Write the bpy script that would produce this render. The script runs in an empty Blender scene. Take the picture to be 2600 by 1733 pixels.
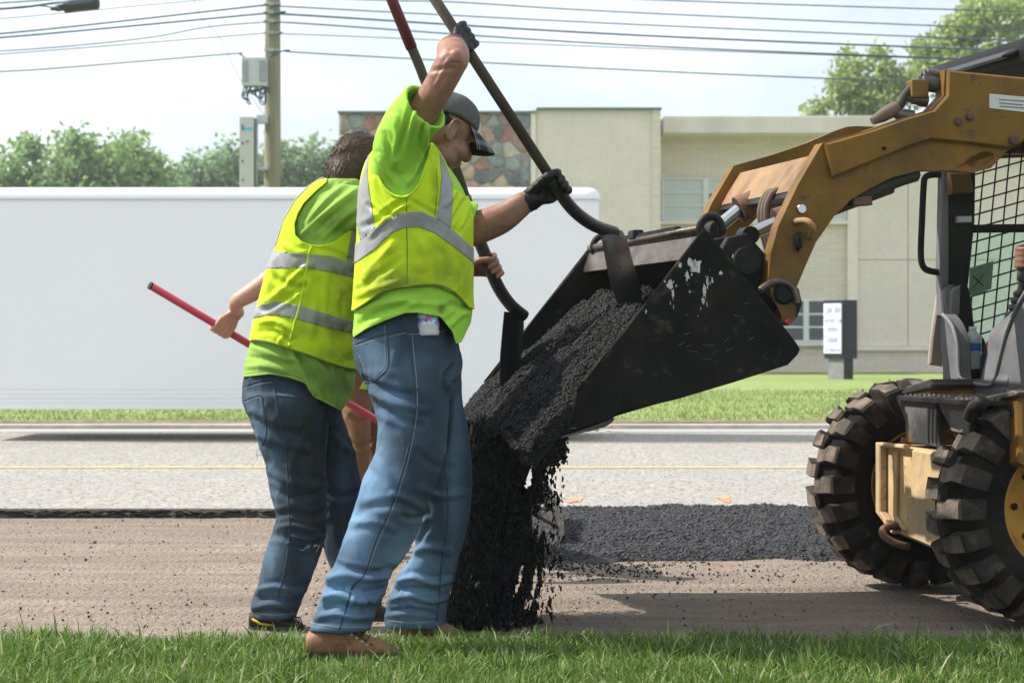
import bpy, bmesh, math, random
import numpy as np
from mathutils import Vector, Matrix, noise
from mathutils.bvhtree import BVHTree

random.seed(7); rng = np.random.default_rng(7)
SC = bpy.context.scene
COL = SC.collection
R = math.radians
# ------------------------------------------------------------------ camera
F = 5830.0; CX = 1300.0; CY = 856.0; HC = 0.944      # focal length in photograph pixels, principal point, eye height
cd = bpy.data.cameras.new('camera'); cam = bpy.data.objects.new('camera', cd); COL.objects.link(cam)
cam.location = (0, 0, HC); cam.rotation_euler = (R(90), 0, 0)
cd.sensor_width = 22.3; cd.lens = 22.3*F/2600.0
cd.shift_y = -10.5/2600.0
cd.clip_start = 0.1; cd.clip_end = 2000
cd.dof.use_dof = True; cd.dof.focus_distance = 7.15; cd.dof.aperture_fstop = 5.6
SC.camera = cam
# ------------------------------------------------------------------ light
SUN = Vector((-0.68, 0.13, 0.72)).normalized()       # towards the sun: from the left, a little behind the scene
w = bpy.data.worlds.new('World'); SC.world = w; w.use_nodes = True
nt = w.node_tree; nt.nodes.clear()
sky = nt.nodes.new('ShaderNodeTexSky'); sky.sky_type = 'NISHITA'; sky.sun_disc = False
sky.sun_elevation = math.asin(SUN.z); sky.sun_rotation = math.atan2(SUN.x, SUN.y)
sky.air_density = 1.0; sky.dust_density = 1.2; sky.ozone_density = 1.5
tc = nt.nodes.new('ShaderNodeTexCoord'); mp = nt.nodes.new('ShaderNodeMapping'); mp.inputs['Scale'].default_value = (1.6, 1.6, 5)
nz = nt.nodes.new('ShaderNodeTexNoise'); nz.inputs['Scale'].default_value = 1.7; nz.inputs['Detail'].default_value = 6; nz.inputs['Roughness'].default_value = .55
cr = nt.nodes.new('ShaderNodeValToRGB'); cr.color_ramp.elements[0].position = .42; cr.color_ramp.elements[1].position = .68
cr.color_ramp.elements[0].color = (.42, .42, .42, 1); cr.color_ramp.elements[1].color = (.92, .92, .92, 1)
mx = nt.nodes.new('ShaderNodeMix'); mx.data_type = 'RGBA'; mx.inputs['B'].default_value = (13.2, 14.2, 14.8, 1)
bg = nt.nodes.new('ShaderNodeBackground'); bg.inputs['Strength'].default_value = 0.074
wo = nt.nodes.new('ShaderNodeOutputWorld')
L = nt.links.new
L(tc.outputs['Generated'], mp.inputs['Vector']); L(mp.outputs['Vector'], nz.inputs['Vector']); L(nz.outputs['Fac'], cr.inputs['Fac'])
L(cr.outputs['Color'], mx.inputs['Factor']); L(sky.outputs['Color'], mx.inputs['A']); L(mx.outputs['Result'], bg.inputs['Color']); L(bg.outputs['Background'], wo.inputs['Surface'])
sl = bpy.data.lights.new('sun', 'SUN'); sl.energy = 4.7; sl.angle = R(0.55); sl.color = (1.0, .95, .87)
so = bpy.data.objects.new('sun', sl); COL.objects.link(so); so.rotation_euler = SUN.to_track_quat('Z', 'Y').to_euler()
vs = SC.view_settings; vs.view_transform = 'Standard'; vs.look = 'None'; vs.gamma = 1.0; vs.exposure = 0.60; vs.use_curve_mapping = False
SC.cycles.max_bounces = 6; SC.cycles.transparent_max_bounces = 8; SC.cycles.use_denoising = True
SC.cycles.sample_clamp_indirect = 6.0

# ------------------------------------------------------------------ helpers
def P(px, py, d):
    return Vector(((px-CX)/F*d, d, HC-(py-CY)/F*d))
def pix(v):
    v = np.asarray(v)
    return np.stack([CX+v[..., 0]/v[..., 1]*F, CY-(v[..., 2]-HC)/v[..., 1]*F], -1)

_mats = {}
def mat(name, col, rough=.7, metal=0., var=.18, scale=8., bump=.15, bscale=80., col2=None, mix_scale=None, lo=.42, hi=.58,
        stretch=(1, 1, 1), spec=.35, attr=None, attr_col=None, trans=0., sss=0., coat=0., detail=5, col3=None, s3=30., lo3=.55, hi3=.7, bdist=.01, st2=None):
    """Principled surface: noise-varied colour, optional second (and third) colour in noise patches, optional vertex-attribute dirt, noise bump."""
    if name in _mats: return _mats[name]
    m = bpy.data.materials.new(name); m.use_nodes = True
    t = m.node_tree; n = t.nodes; l = t.links.new
    b = n['Principled BSDF']
    b.inputs['Roughness'].default_value = rough; b.inputs['Metallic'].default_value = metal
    b.inputs['Specular IOR Level'].default_value = spec
    if trans: b.inputs['Transmission Weight'].default_value = trans
    if sss: b.inputs['Subsurface Weight'].default_value = sss; b.inputs['Subsurface Radius'].default_value = (.02, .008, .004); b.inputs['Subsurface Scale'].default_value = .5
    if coat: b.inputs['Coat Weight'].default_value = coat; b.inputs['Coat Roughness'].default_value = .15
    tc = n.new('ShaderNodeTexCoord'); mp = n.new('ShaderNodeMapping'); mp.inputs['Scale'].default_value = stretch
    l(tc.outputs['Object'], mp.inputs['Vector'])
    mp2 = mp
    if st2: mp2 = n.new('ShaderNodeMapping'); mp2.inputs['Scale'].default_value = st2; l(tc.outputs['Object'], mp2.inputs['Vector'])
    def noi(s, det=detail, rgh=.6, mpx=None):
        z = n.new('ShaderNodeTexNoise'); z.inputs['Scale'].default_value = s; z.inputs['Detail'].default_value = det; z.inputs['Roughness'].default_value = rgh
        l((mpx or mp).outputs['Vector'], z.inputs['Vector']); return z
    def mixc(fac, A, B):
        x = n.new('ShaderNodeMix'); x.data_type = 'RGBA'; l(fac, x.inputs['Factor'])
        for k, v in (('A', A), ('B', B)):
            if isinstance(v, tuple): x.inputs[k].default_value = (*v[:3], 1)
            else: l(v, x.inputs[k])
        return x.outputs['Result']
    def ramp(src, a, bb):
        r = n.new('ShaderNodeMapRange'); r.inputs['From Min'].default_value = a; r.inputs['From Max'].default_value = bb; l(src, r.inputs['Value']); return r.outputs['Result']
    z1 = noi(scale)
    c = mixc(ramp(z1.outputs['Fac'], .3, .7), tuple(x*(1-var) for x in col), tuple(min(1, x*(1+var)) for x in col))
    if col2 is not None:
        z2 = noi(mix_scale or scale*.5)
        c = mixc(ramp(z2.outputs['Fac'], lo, hi), c, col2)
    if col3 is not None:
        z3 = noi(s3, 3, .6, mp2)
        c = mixc(ramp(z3.outputs['Fac'], lo3, hi3), c, col3)
    if attr:
        a = n.new('ShaderNodeAttribute'); a.attribute_name = attr
        z4 = noi(55, 4)
        mu = n.new('ShaderNodeMath'); mu.operation = 'MULTIPLY'; l(a.outputs['Fac'], mu.inputs[0]); l(ramp(z4.outputs['Fac'], .3, .62), mu.inputs[1])
        c = mixc(mu.outputs[0], c, attr_col)
    l(c, b.inputs['Base Color'])
    if bump:
        z5 = noi(bscale, 4, .6, mp2)
        bp = n.new('ShaderNodeBump'); bp.inputs['Strength'].default_value = bump; bp.inputs['Distance'].default_value = bdist
        l(z5.outputs['Fac'], bp.inputs['Height']); l(bp.outputs['Normal'], b.inputs['Normal'])
    _mats[name] = m; return m

def tag(o, label=None, cat=None, group=None, kind=None):
    if label: o['label'] = label
    if cat: o['category'] = cat
    if group: o['group'] = group
    if kind: o['kind'] = kind
    return o
def empty(name, loc, label=None, cat=None, group=None):
    o = bpy.data.objects.new(name, None); COL.objects.link(o); o.location = loc; o.empty_display_size = .2
    return tag(o, label, cat, group)
def link(name, me, m=None, parent=None, smooth=False, **kw):
    """Link mesh data given in world coordinates; children keep their place whatever the parent's origin."""
    o = bpy.data.objects.new(name, me); COL.objects.link(o)
    if m is not None and not me.materials:
        for x in (m if isinstance(m, (list, tuple)) else [m]): me.materials.append(x)
    if parent is not None:
        o.parent = parent
        if parent.type == 'EMPTY': o.matrix_parent_inverse = Matrix.Translation(-parent.location)
    if smooth:
        me.polygons.foreach_set('use_smooth', [True]*len(me.polygons))
    return tag(o, **kw)
def mesh(name, V, Fc, mi=None):
    me = bpy.data.meshes.new(name)
    me.from_pydata([tuple(map(float, v)) for v in V], [], [tuple(map(int, f)) for f in Fc])
    if mi is not None: me.polygons.foreach_set('material_index', list(mi))
    me.update(); return me
def npmesh(name, V, T):
    """Fast mesh from an (n,3) vertex array and an (m,k) face array."""
    V = np.ascontiguousarray(V, np.float32); T = np.ascontiguousarray(T, np.int32); k = T.shape[1]
    me = bpy.data.meshes.new(name)
    me.vertices.add(len(V)); me.vertices.foreach_set('co', V.ravel())
    me.loops.add(T.size); me.loops.foreach_set('vertex_index', T.ravel())
    me.polygons.add(len(T)); me.polygons.foreach_set('loop_start', np.arange(len(T), dtype=np.int32)*k)
    me.polygons.foreach_set('loop_total', np.full(len(T), k, np.int32))
    me.update(calc_edges=True); me.validate(); return me

class MB:
    """Collects boxes, tubes, prisms and lathes into one mesh (world coordinates, optional frame)."""
    def __init__(s, frame=None): s.V = []; s.F = []; s.fr = frame
    def add(s, V, Fc):
        k = len(s.V)
        for v in V:
            s.V.append(s.fr(*v) if s.fr else Vector(v))
        s.F += [tuple(i+k for i in f) for f in Fc]; return s
    def box(s, a, b, ch=0.):
        x0, y0, z0 = (min(p, q) for p, q in zip(a, b)); x1, y1, z1 = (max(p, q) for p, q in zip(a, b))
        if ch <= 0:
            V = [(x, y, z) for x in (x0, x1) for y in (y0, y1) for z in (z0, z1)]
            return s.add(V, [(0, 1, 3, 2), (4, 6, 7, 5), (0, 4, 5, 1), (2, 3, 7, 6), (0, 2, 6, 4), (1, 5, 7, 3)])
        ch = min(ch, .49*min(x1-x0, y1-y0, z1-z0))
        bm = bmesh.new(); bmesh.ops.create_cube(bm, size=1)
        for v in bm.verts: v.co = Vector(((v.co.x+.5)*(x1-x0)+x0, (v.co.y+.5)*(y1-y0)+y0, (v.co.z+.5)*(z1-z0)+z0))
        bmesh.ops.bevel(bm, geom=bm.edges[:], offset=ch, segments=2, affect='EDGES', profile=.6)
        bm.verts.index_update(); s.add([v.co.copy() for v in bm.verts], [[v.index for v in f.verts] for f in bm.faces]); bm.free(); return s
    def tube(s, pts, r, n=10, cap=True):
        pts = [Vector(p) for p in pts]; m = len(pts)
        rr = r if isinstance(r, (list, tuple)) else [r]*m
        V = []; Fc = []; up = None
        for i, p in enumerate(pts):
            t = (pts[min(i+1, m-1)]-pts[max(i-1, 0)]).normalized()
            if up is None: up = Vector((0, 0, 1)) if abs(t.z) < .9 else Vector((1, 0, 0))
            a = (up-t*up.dot(t)).normalized(); b = t.cross(a); up = a
            for k in range(n):
                g = 2*math.pi*k/n; V.append(p+(a*math.cos(g)+b*math.sin(g))*rr[i])
        for i in range(m-1):
            for k in range(n): Fc.append((i*n+k, i*n+(k+1) % n, (i+1)*n+(k+1) % n, (i+1)*n+k))
        if cap: Fc.append(tuple(range(n))[::-1]); Fc.append(tuple(range((m-1)*n, m*n)))
        return s.add(V, Fc)
    def prism(s, poly, mapf, t0, t1, ch=0.):
        """poly: 2-D outline; mapf(x, y, t) -> 3-D; between thickness coordinates t0 and t1, with an optional chamfer."""
        n = len(poly); rings = []
        if ch > 0:
            ins = inset(poly, ch); sg = 1 if t1 > t0 else -1
            rings = [(ins, t0), (poly, t0+sg*ch), (poly, t1-sg*ch), (ins, t1)]
        else: rings = [(poly, t0), (poly, t1)]
        V = [mapf(x, y, t) for pl, t in rings for x, y in pl]; Fc = []
        for j in range(len(rings)-1):
            for i in range(n): Fc.append((j*n+i, j*n+(i+1) % n, (j+1)*n+(i+1) % n, (j+1)*n+i))
        Fc.append(tuple(range(n))[::-1]); k = (len(rings)-1)*n; Fc.append(tuple(range(k, k+n)))
        return s.add(V, Fc)
    def lathe(s, prof, org, ax, n=24):
        """prof: (radius, height along ax)."""
        ax = Vector(ax).normalized(); a = ax.orthogonal().normalized(); b = ax.cross(a); org = Vector(org)
        V = []; Fc = []
        for r, h in prof:
            for k in range(n):
                g = 2*math.pi*k/n; V.append(org+ax*h+(a*math.cos(g)+b*math.sin(g))*r)
        for i in range(len(prof)-1):
            for k in range(n): Fc.append((i*n+k, i*n+(k+1) % n, (i+1)*n+(k+1) % n, (i+1)*n+k))
        Fc.append(tuple(range(n))[::-1]); k = (len(prof)-1)*n; Fc.append(tuple(range(k, k+n)))
        return s.add(V, Fc)
    def build(s, name, m=None, parent=None, smooth=False, auto=None, **kw):
        me = mesh(name, s.V, s.F)
        bm = bmesh.new(); bm.from_mesh(me); bmesh.ops.recalc_face_normals(bm, faces=bm.faces[:]); bm.to_mesh(me); bm.free()
        o = link(name, me, m, parent, smooth or auto is not None, **kw)
        if auto is not None:
            me.set_sharp_from_angle(angle=R(auto))
        return o
def inset(poly, d):
    n = len(poly); A = sum(poly[i][0]*poly[(i+1) % n][1]-poly[(i+1) % n][0]*poly[i][1] for i in range(n)); sg = 1 if A > 0 else -1
    out = []
    for i in range(n):
        p, q, r = Vector(poly[i-1]), Vector(poly[i]), Vector(poly[(i+1) % n])
        e1 = (q-p).normalized(); e2 = (r-q).normalized()
        n1 = Vector((-e1.y, e1.x))*sg; n2 = Vector((-e2.y, e2.x))*sg
        b = n1+n2; k = b.dot(n1)
        b = b/max(k, .35); out.append((q.x+b.x*d, q.y+b.y*d))
    return out
def bez(pts, n=8, closed=False):
    """Catmull-Rom through the points (any dimension)."""
    p = np.array(pts, float); m = len(p); out = []
    rg = range(m if closed else m-1)
    for i in rg:
        if closed: a, b, c, d = p[i-1], p[i], p[(i+1) % m], p[(i+2) % m]
        else: a, b, c, d = p[max(i-1, 0)], p[i], p[i+1], p[min(i+2, m-1)]
        for k in range(n):
            t = k/n; out.append(.5*((2*b)+(-a+c)*t+(2*a-5*b+4*c-d)*t*t+(-a+3*b-3*c+d)*t**3))
    if not closed: out.append(p[-1])
    return np.array(out)
def fbm(v, s, o=4): return noise.fractal(Vector(v)*s, 1.0, 2.0, o)
def sheet(name, x0, x1, y0, y1, z, m, nx=1, ny=1, dz=None, **kw):
    V = []; Fc = []
    for j in range(ny+1):
        for i in range(nx+1):
            x = x0+(x1-x0)*i/nx; y = y0+(y1-y0)*j/ny; zz = z(x, y) if callable(z) else z
            V.append((x, y, zz+(dz(x, y) if dz else 0)))
    for j in range(ny):
        for i in range(nx):
            k = j*(nx+1)+i; Fc.append((k, k+1, k+nx+2, k+nx+1))
    return link(name, mesh(name, V, Fc), m, None, **kw)
# ================================================================== THE SETTING
ZR = .045                                             # old road surface; the milled strip lies at 0
M_road = mat('worn_road', (.315, .293, .265), .9, var=.3, scale=34, bump=.6, bscale=60, col2=(.28, .265, .245), mix_scale=1.6, lo=.45, hi=.7, stretch=(1, .22, 1), col3=(.13, .12, .11), s3=42, lo3=.57, hi3=.64)
M_mill = mat('milled_base', (.235, .183, .142), .95, var=.26, scale=7, bump=.8, bscale=42, col2=(.165, .125, .098), mix_scale=2.0, lo=.42, hi=.78, stretch=(.22, .95, 1), col3=(.37, .315, .265), s3=55, lo3=.58, hi3=.76, bdist=.03, st2=(1, .5, 1))
M_edge = mat('cut_asphalt', (.045, .038, .032), .95, var=.5, scale=40, bump=1, bscale=90)
M_kerb = mat('kerb_concrete', (.46, .42, .37), .9, var=.12, scale=10, bump=.3, bscale=60, col2=(.36, .33, .29), mix_scale=3)
M_gut = mat('gutter_concrete', (.40, .385, .37), .9, var=.1, scale=6, bump=.2, bscale=50, col2=(.33, .32, .31), mix_scale=1.1, stretch=(.15, 2, 1))
M_lawn = mat('far_lawn', (.185, .245, .06), .95, var=.3, scale=3, bump=.8, bscale=30, col2=(.26, .31, .10), mix_scale=.35, stretch=(.5, 1, 1), col3=(.13, .20, .045), s3=12, lo3=.5, hi3=.65)
M_soil = mat('lawn_soil', (.05, .05, .022), .95, var=.4, scale=20, bump=.8, bscale=50)
M_dirt = mat('verge_dirt', (.20, .15, .10), .95, var=.35, scale=12, bump=.8, bscale=40)
M_yel = mat('yellow_paint', (.62, .45, .12), .85, var=.2, scale=30, col2=(.38, .34, .27), mix_scale=16, lo=.48, hi=.62)
M_ora = mat('orange_paint', (.85, .26, .09), .8, var=.1, scale=30, col2=(.42, .36, .31), mix_scale=45, lo=.5, hi=.62)
M_far = mat('open_ground', (.13, .18, .05), .95, var=.2, scale=.3)

sheet('open_ground', -260, 260, 60, 330, -.06, M_far, kind='structure')
sheet('open_field', -260, 260, -40, 7.4, -.14, M_far, kind='structure')
sheet('milled_pavement', -40, 40, 7.05, 12.3, 0, M_mill, 300, 90, lambda x, y: .006*fbm((x*.5, y*3, 0), 2.2)+.004*fbm((x, y*2, 3), 9), kind='structure')
rd = sheet('road', -258, 258, 12.02, 22.45, ZR, M_road, kind='structure')
# broken edge of the old road where the milling stopped
V = []; Fc = []; N = 900; K = 7
for i in range(N+1):
    x = -12+24*i/N
    e = 12.0+.03*fbm((x, 0, 1), 3)+.015*fbm((x, 5, 1), 22)
    for k in range(K):
        t = k/(K-1)
        y = e-.012*(1-t)+.026*fbm((x, t*4, 7), 26)*(1 if 0 < k < K-1 else .5); z = (ZR+.003)*t+.013*fbm((x, t*3, 2), 28)*(1 if 0 < k < K-1 else .8)
        if k == K-1: y = e+.05; z = ZR+.0025
        if k == 0: z = -.004
        V.append((x, y, z))
for i in range(N):
    for k in range(K-1): a = i*K+k; Fc.append((a, a+K, a+K+1, a+1))
link('milled_edge', mesh('milled_edge', V, Fc), M_edge, kind='structure')
for yy, ww in ((15.85, .15), (19.55, .05)):
    pts = []; n = 400
    V = []; Fc = []
    for i in range(n+1):
        x = -40+80*i/n; a = .006*fbm((x, yy, 0), 4)
        V += [(x, yy-ww/2+a, ZR+.004), (x, yy+ww/2+.006*fbm((x, yy, 4), 4), ZR+.004)]
        if i: k = 2*i; Fc.append((k-2, k, k+1, k-1))
    link('road_line', mesh('road_line', V, Fc), M_yel, kind='structure')
sheet('gutter', -258, 258, 21.75, 22.47, ZR+.004, M_gut, kind='structure')
mb = MB(); mb.box((-258, 22.47, -.1), (258, 22.66, .092), .02); mb.build('kerb', M_kerb, kind='structure')
LZ = lambda x, y: .10-.10*min(1, max(0, (y-23)/36.))
sheet('lawn', -258, 258, 22.66, 62.5, LZ, M_lawn, 300, 60, lambda x, y: .012*fbm((x, y, 0), .9), kind='structure')
# ragged strip of dirt along the kerb
V = []; Fc = []
for i in range(601):
    x = -15+30*i/600
    V += [(x, 22.64, .094), (x, 22.80, .125+.012*fbm((x, 1, 1), 6)), (x, 22.95+.18*fbm((x, 2, 0), 1.1), .118)]
    if i: k = 3*i; Fc += [(k-3, k, k+1, k-2), (k-2, k+1, k+2, k-1)]
link('verge_dirt', mesh('verge_dirt', V, Fc), M_dirt, kind='structure')
# survey paint
def splat(px, py, z, w_, h_, seed, kind=M_ora, name='paint_mark', label=None):
    d = (HC-z)*F/(py-CY); c = P(px, py, d); r_ = random.Random(seed); n = 26
    V = [(c.x, c.y, z+.004)]
    for i in range(n):
        g = 2*math.pi*i/n; q = .55+.45*r_.random()
        V.append((c.x+w_*q*math.cos(g), c.y+h_*q*math.sin(g), z+.004))
    link(name, mesh(name, V, [(0, i+1, (i+1) % n+1) for i in range(n)]), kind, kind='structure', label=label)
splat(1463, 1268, ZR, .045, .22, 1); splat(1450, 1274, ZR, .03, .1, 2); splat(1838, 1264, ZR, .05, .2, 3); splat(1845, 1272, ZR, .03, .14, 5)
for k, (px, w_) in enumerate(((1545, .07), (1575, .09), (1560, .05))):
    splat(px, 1083+k % 2*3, .094, w_, .05, 8+k)

# ------------------------------------------------------------------ far building
DB = 62.0; SB = F/DB
M_stucco = mat('beige_stucco', (.70, .62, .57), .95, var=.05, scale=1.5, bump=.4, bscale=30, col2=(.64, .57, .52), mix_scale=12, lo=.45, hi=.65)
M_trim = mat('cream_trim', (.74, .66, .60), .8, var=.05, scale=3, bump=.05)
M_fascia = mat('fascia_concrete', (.68, .61, .565), .9, var=.07, scale=1.3, bump=.2, bscale=20, col2=(.60, .545, .50), mix_scale=.6, stretch=(1, 1, .2))
M_mortar = mat('mortar', (.42, .385, .34), .95, var=.1, scale=8)
M_frame = mat('window_paint', (.62, .66, .68), .6, var=.04, scale=3, bump=0)
M_cap = mat('parapet_metal', (.12, .17, .17), .5, var=.1, scale=3, bump=0)
M_roofdark = mat('roof_dark', (.05, .05, .05), .9)
def brickmat(name, col, mortar):
    m = bpy.data.materials.new(name); m.use_nodes = True; t = m.node_tree; n = t.nodes; l = t.links.new; b = n['Principled BSDF']; b.inputs['Roughness'].default_value = .9
    tc = n.new('ShaderNodeTexCoord'); sx = n.new('ShaderNodeSeparateXYZ'); cx = n.new('ShaderNodeCombineXYZ')
    l(tc.outputs['Object'], sx.inputs[0]); l(sx.outputs['X'], cx.inputs['X']); l(sx.outputs['Z'], cx.inputs['Y'])
    bt = n.new('ShaderNodeTexBrick'); l(cx.outputs[0], bt.inputs['Vector']); bt.inputs['Scale'].default_value = 1
    bt.inputs['Color1'].default_value = (*col, 1); bt.inputs['Color2'].default_value = (*[c*.88 for c in col], 1); bt.inputs['Mortar'].default_value = (*mortar, 1)
    bt.inputs['Brick Width'].default_value = .40; bt.inputs['Row Height'].default_value = .088; bt.inputs['Mortar Size'].default_value = .011; bt.inputs['Mortar Smooth'].default_value = .2
    l(bt.outputs['Color'], b.inputs['Base Color'])
    bp = n.new('ShaderNodeBump'); bp.inputs['Strength'].default_value = .6; bp.inputs['Distance'].default_value = .01; bp.invert = True; l(bt.outputs['Fac'], bp.inputs['Height']); l(bp.outputs['Normal'], b.inputs['Normal'])
    return m
M_brick = brickmat('cream_brick', (.73, .64, .555), (.57, .505, .445))
def glassmat(name, col, rough=.08):
    m = bpy.data.materials.new(name); m.use_nodes = True; b = m.node_tree.nodes['Principled BSDF']
    b.inputs['Base Color'].default_value = (*col, 1); b.inputs['Roughness'].default_value = rough; b.inputs['Specular IOR Level'].default_value = .8
    return m
M_pane = glassmat('dark_window_glass', (.025, .035, .035)); M_blind = glassmat('window_with_blind', (.46, .50, .50), .2)
BX = lambda px: (px-CX)/SB
BZ = lambda py: HC-(py-CY)/SB
bld = empty('commercial_building', (BX(1700), DB, 0), 'long two-storey beige building with a fieldstone end and cream brick wall', 'building')
def bbox(name, px0, px1, py0, py1, y0, y1, m, par=bld, ch=0., **kw):
    b_ = MB(); b_.box((BX(px0), y0, BZ(py1)), (BX(px1), y1, BZ(py0)), ch); return b_.build(name, m, par, **kw)
YF = DB; YB = DB-2.2                                  # wing wall; the taller block stands 2.2 m forward
sb2 = F/YB; bx2 = lambda px: (px-CX)/sb2; bz2 = lambda py: HC-(py-CY)/sb2
def fbox(name, px0, px1, py0, py1, y0, y1, m, ch=0., par=bld):
    b_ = MB(); b_.box((bx2(px0), y0, bz2(py1)), (bx2(px1), y1, bz2(py0)), ch); return b_.build(name, m, par)
zb = -.06
# taller block
b_ = MB(); b_.box((bx2(861), YB, zb), (bx2(1348), DB+10, bz2(288))); stonewall = b_.build('stone_wall', M_mortar, bld)
b_ = MB(); b_.box((bx2(1362), YB+.004, zb), (bx2(1656), DB+10, bz2(280))); b_.build('stucco_wall', M_stucco, bld)
for a, b2 in ((1348, 1361), (1656, 1677)):
    q = MB(); q.box((bx2(a), YB-.06, zb), (bx2(b2), DB+9, bz2(280 if a < 1500 else 276))); q.build('pilaster', M_trim if a < 1500 else M_brick, bld)
q = MB(); q.box((bx2(858), YB-.12, bz2(288)), (bx2(1362), DB+10, bz2(283))); q.build('parapet_cap', M_cap, bld)
q = MB(); q.box((bx2(1362), YB-.13, bz2(280)), (bx2(1679), DB+10, bz2(274))); q.build('parapet_cap', M_cap, bld)
for px in (1445, 1560):
    q = MB(); q.box((bx2(px), YB-.004, zb), (bx2(px+1.5), YB+.03, bz2(282))); q.build('panel_joint', M_trim, bld)
for py in (370, 465):
    q = MB(); q.box((bx2(1363), YB-.003, bz2(py+1.2)), (bx2(1655), YB+.03, bz2(py))); q.build('panel_joint', M_trim, bld)
# fieldstones: voronoi cells, each a stone of its own
def voro(seeds, box):
    cells = []
    for i, s in enumerate(seeds):
        poly = [(box[0], box[1]), (box[2], box[1]), (box[2], box[3]), (box[0], box[3])]
        dd = np.hypot(seeds[:, 0]-s[0], seeds[:, 1]-s[1])
        for j in np.argsort(dd)[1:22]:
            o = seeds[j]; mxp = (s+o)/2; nn = o-s; out = []
            for a in range(len(poly)):
                p, q = np.array(poly[a-1]), np.array(poly[a]); fp = (p-mxp)@nn; fq = (q-mxp)@nn
                if (fp < 0) != (fq < 0): out.append(tuple(p+(q-p)*fp/(fp-fq)))
                if fq < 0: out.append(tuple(q))
            poly = out
            if len(poly) < 3: break
        cells.append(poly)
    return cells
STC = [(.38, .19, .17), (.22, .21, .22), (.46, .40, .34), (.32, .30, .28), (.54, .50, .42), (.22, .25, .28), (.46, .30, .27), (.34, .21, .20), (.30, .32, .31), (.50, .38, .28), (.17, .175, .20)]
M_st = [mat('fieldstone_%d' % i, c, .85, var=.22, scale=4, bump=.3, bscale=12, col2=tuple(x*.75 for x in c), mix_scale=5) for i, c in enumerate(STC)]
x0, x1, z0, z1 = bx2(861)+.02, bx2(1348)-.02, .1, bz2(288)-.02
rs = np.random.default_rng(5); seeds = []
nx_, nz_ = 15, 19
for j in range(nz_):
    for i in range(nx_):
        seeds.append((x0+(x1-x0)*(i+.5+(.5 if j % 2 else 0)*.6+rs.uniform(-.42, .42))/(nx_+.3), z0+(z1-z0)*(j+.5+rs.uniform(-.42, .42))/nz_))
seeds = np.array(seeds)
for poly in voro(seeds, (x0, z0, x1, z1)):
    if len(poly) < 3: continue
    pl = inset(poly, .017); c = np.mean(pl, 0)
    pl = bez([tuple(c+(np.array(p)-c)*.97) for p in pl], 3, True)
    pl = [tuple(.75*p+.25*c) if False else tuple(p) for p in pl]
    q = MB(); n = len(pl); dp = rs.uniform(.03, .07)
    V = [(x, YB+.01, z) for x, z in pl]+[(x, YB-dp*.6, z) for x, z in pl]+[(c[0]+(x-c[0])*.72, YB-dp, c[1]+(z-c[1])*.72) for x, z in pl]
    Fc = [(j*n+i, j*n+(i+1) % n, (j+1)*n+(i+1) % n, (j+1)*n+i) for j in (0, 1) for i in range(n)]+[tuple(range(2*n, 3*n))]
    q.add(V, Fc); q.build('stone', M_st[rs.integers(len(M_st))], stonewall, smooth=True)
# long wing
bbox('brick_wall', 1660, 2150, 306, 960, YF, YF+.3, M_brick)
b_ = MB(); b_.box((BX(1660), YF+.3, zb), (BX(3600), YF+14, BZ(312))); b_.build('wing_core', M_stucco, bld)
bbox('fascia', 1677, 3600, 303, 347, YF-1.0, YF+14, M_fascia, ch=.03)
bbox('soffit', 1677, 3600, 347.5, 350, YF-.9, YF+.1, M_trim)
bbox('pier', 2150, 2176, 347, 878, YF-.16, YF+.2, M_trim)
for k, (a, b2) in enumerate(((2176.5, 2304), (2305.5, 2440), (2441.5, 2600), (2601.5, 2760), (2761, 3600))):
    for c_, e_ in ((348, 659), (660.3, 878)):
        bbox('stucco_panel', a, b2, c_, e_, YF-.05, YF+.2, M_stucco, ch=.008)
bbox('base_course', 2150, 3600, 878.5, 889, YF-.2, YF+.2, M_trim)
bbox('base_brick', 2150, 3600, 889, 960, YF-.06, YF+.25, M_brick)
bbox('rooftop_unit', 2085, 2200, 276, 303, YF+2, YF+4, mat('hvac_grey', (.42, .43, .45), .6), ch=.03)
bbox('rooftop_grille', 2205, 2236, 278, 303, YF+2, YF+4, mat('hvac_dark', (.10, .11, .13), .6), ch=.02)
def window(px0, px1, py0, py1, mull, rows, m_list):
    fr = MB()
    fw = 5
    for a, b2 in ((px0, px0+fw), (px1-fw, px1)): fr.box((BX(a), YF-.09, BZ(py1)), (BX(b2), YF+.02, BZ(py0)))
    for a, b2 in ((py0, py0+4), (py1-5, py1)): fr.box((BX(px0+fw), YF-.088, BZ(b2)), (BX(px1-fw), YF+.02, BZ(a)))
    wdw = fr.build('window', M_frame, bld)
    xs = [px0+fw]+[m_ for m_ in mull]+[px1-fw]
    for m_ in mull:
        q = MB(); q.box((BX(m_-7), YF-.10, BZ(py1-5)), (BX(m_+7), YF+.02, BZ(py0+4))); q.build('mullion', M_frame, wdw)
    ys = np.linspace(py0+4, py1-5, rows+1)
    for i in range(len(xs)-1):
        a = xs[i]+(7 if i else 0); b2 = xs[i+1]-(7 if i < len(xs)-2 else 0)
        for j in range(rows):
            q = MB(); q.box((BX(a), YF-.03, BZ(ys[j+1])), (BX(b2), YF+.01, BZ(ys[j]))); q.build('pane', m_list[(i*rows+j) % len(m_list)], wdw)
            if j:
                q = MB(); q.box((BX(a), YF-.07, BZ(ys[j]+2.2)), (BX(b2), YF-.03, BZ(ys[j]-2.2))); q.build('glazing_bar', M_frame, wdw)
    q = MB(); q.box((BX(px0-6), YF-.2, BZ(py1+10)), (BX(px1+6), YF+.02, BZ(py1+1)), .02); q.build('sill', M_trim, wdw)
window(1680, 2148, 452, 560, [1792, 1904, 2030], 3, [M_blind, M_blind, M_blind, M_blind, M_pane, M_blind])
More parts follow.
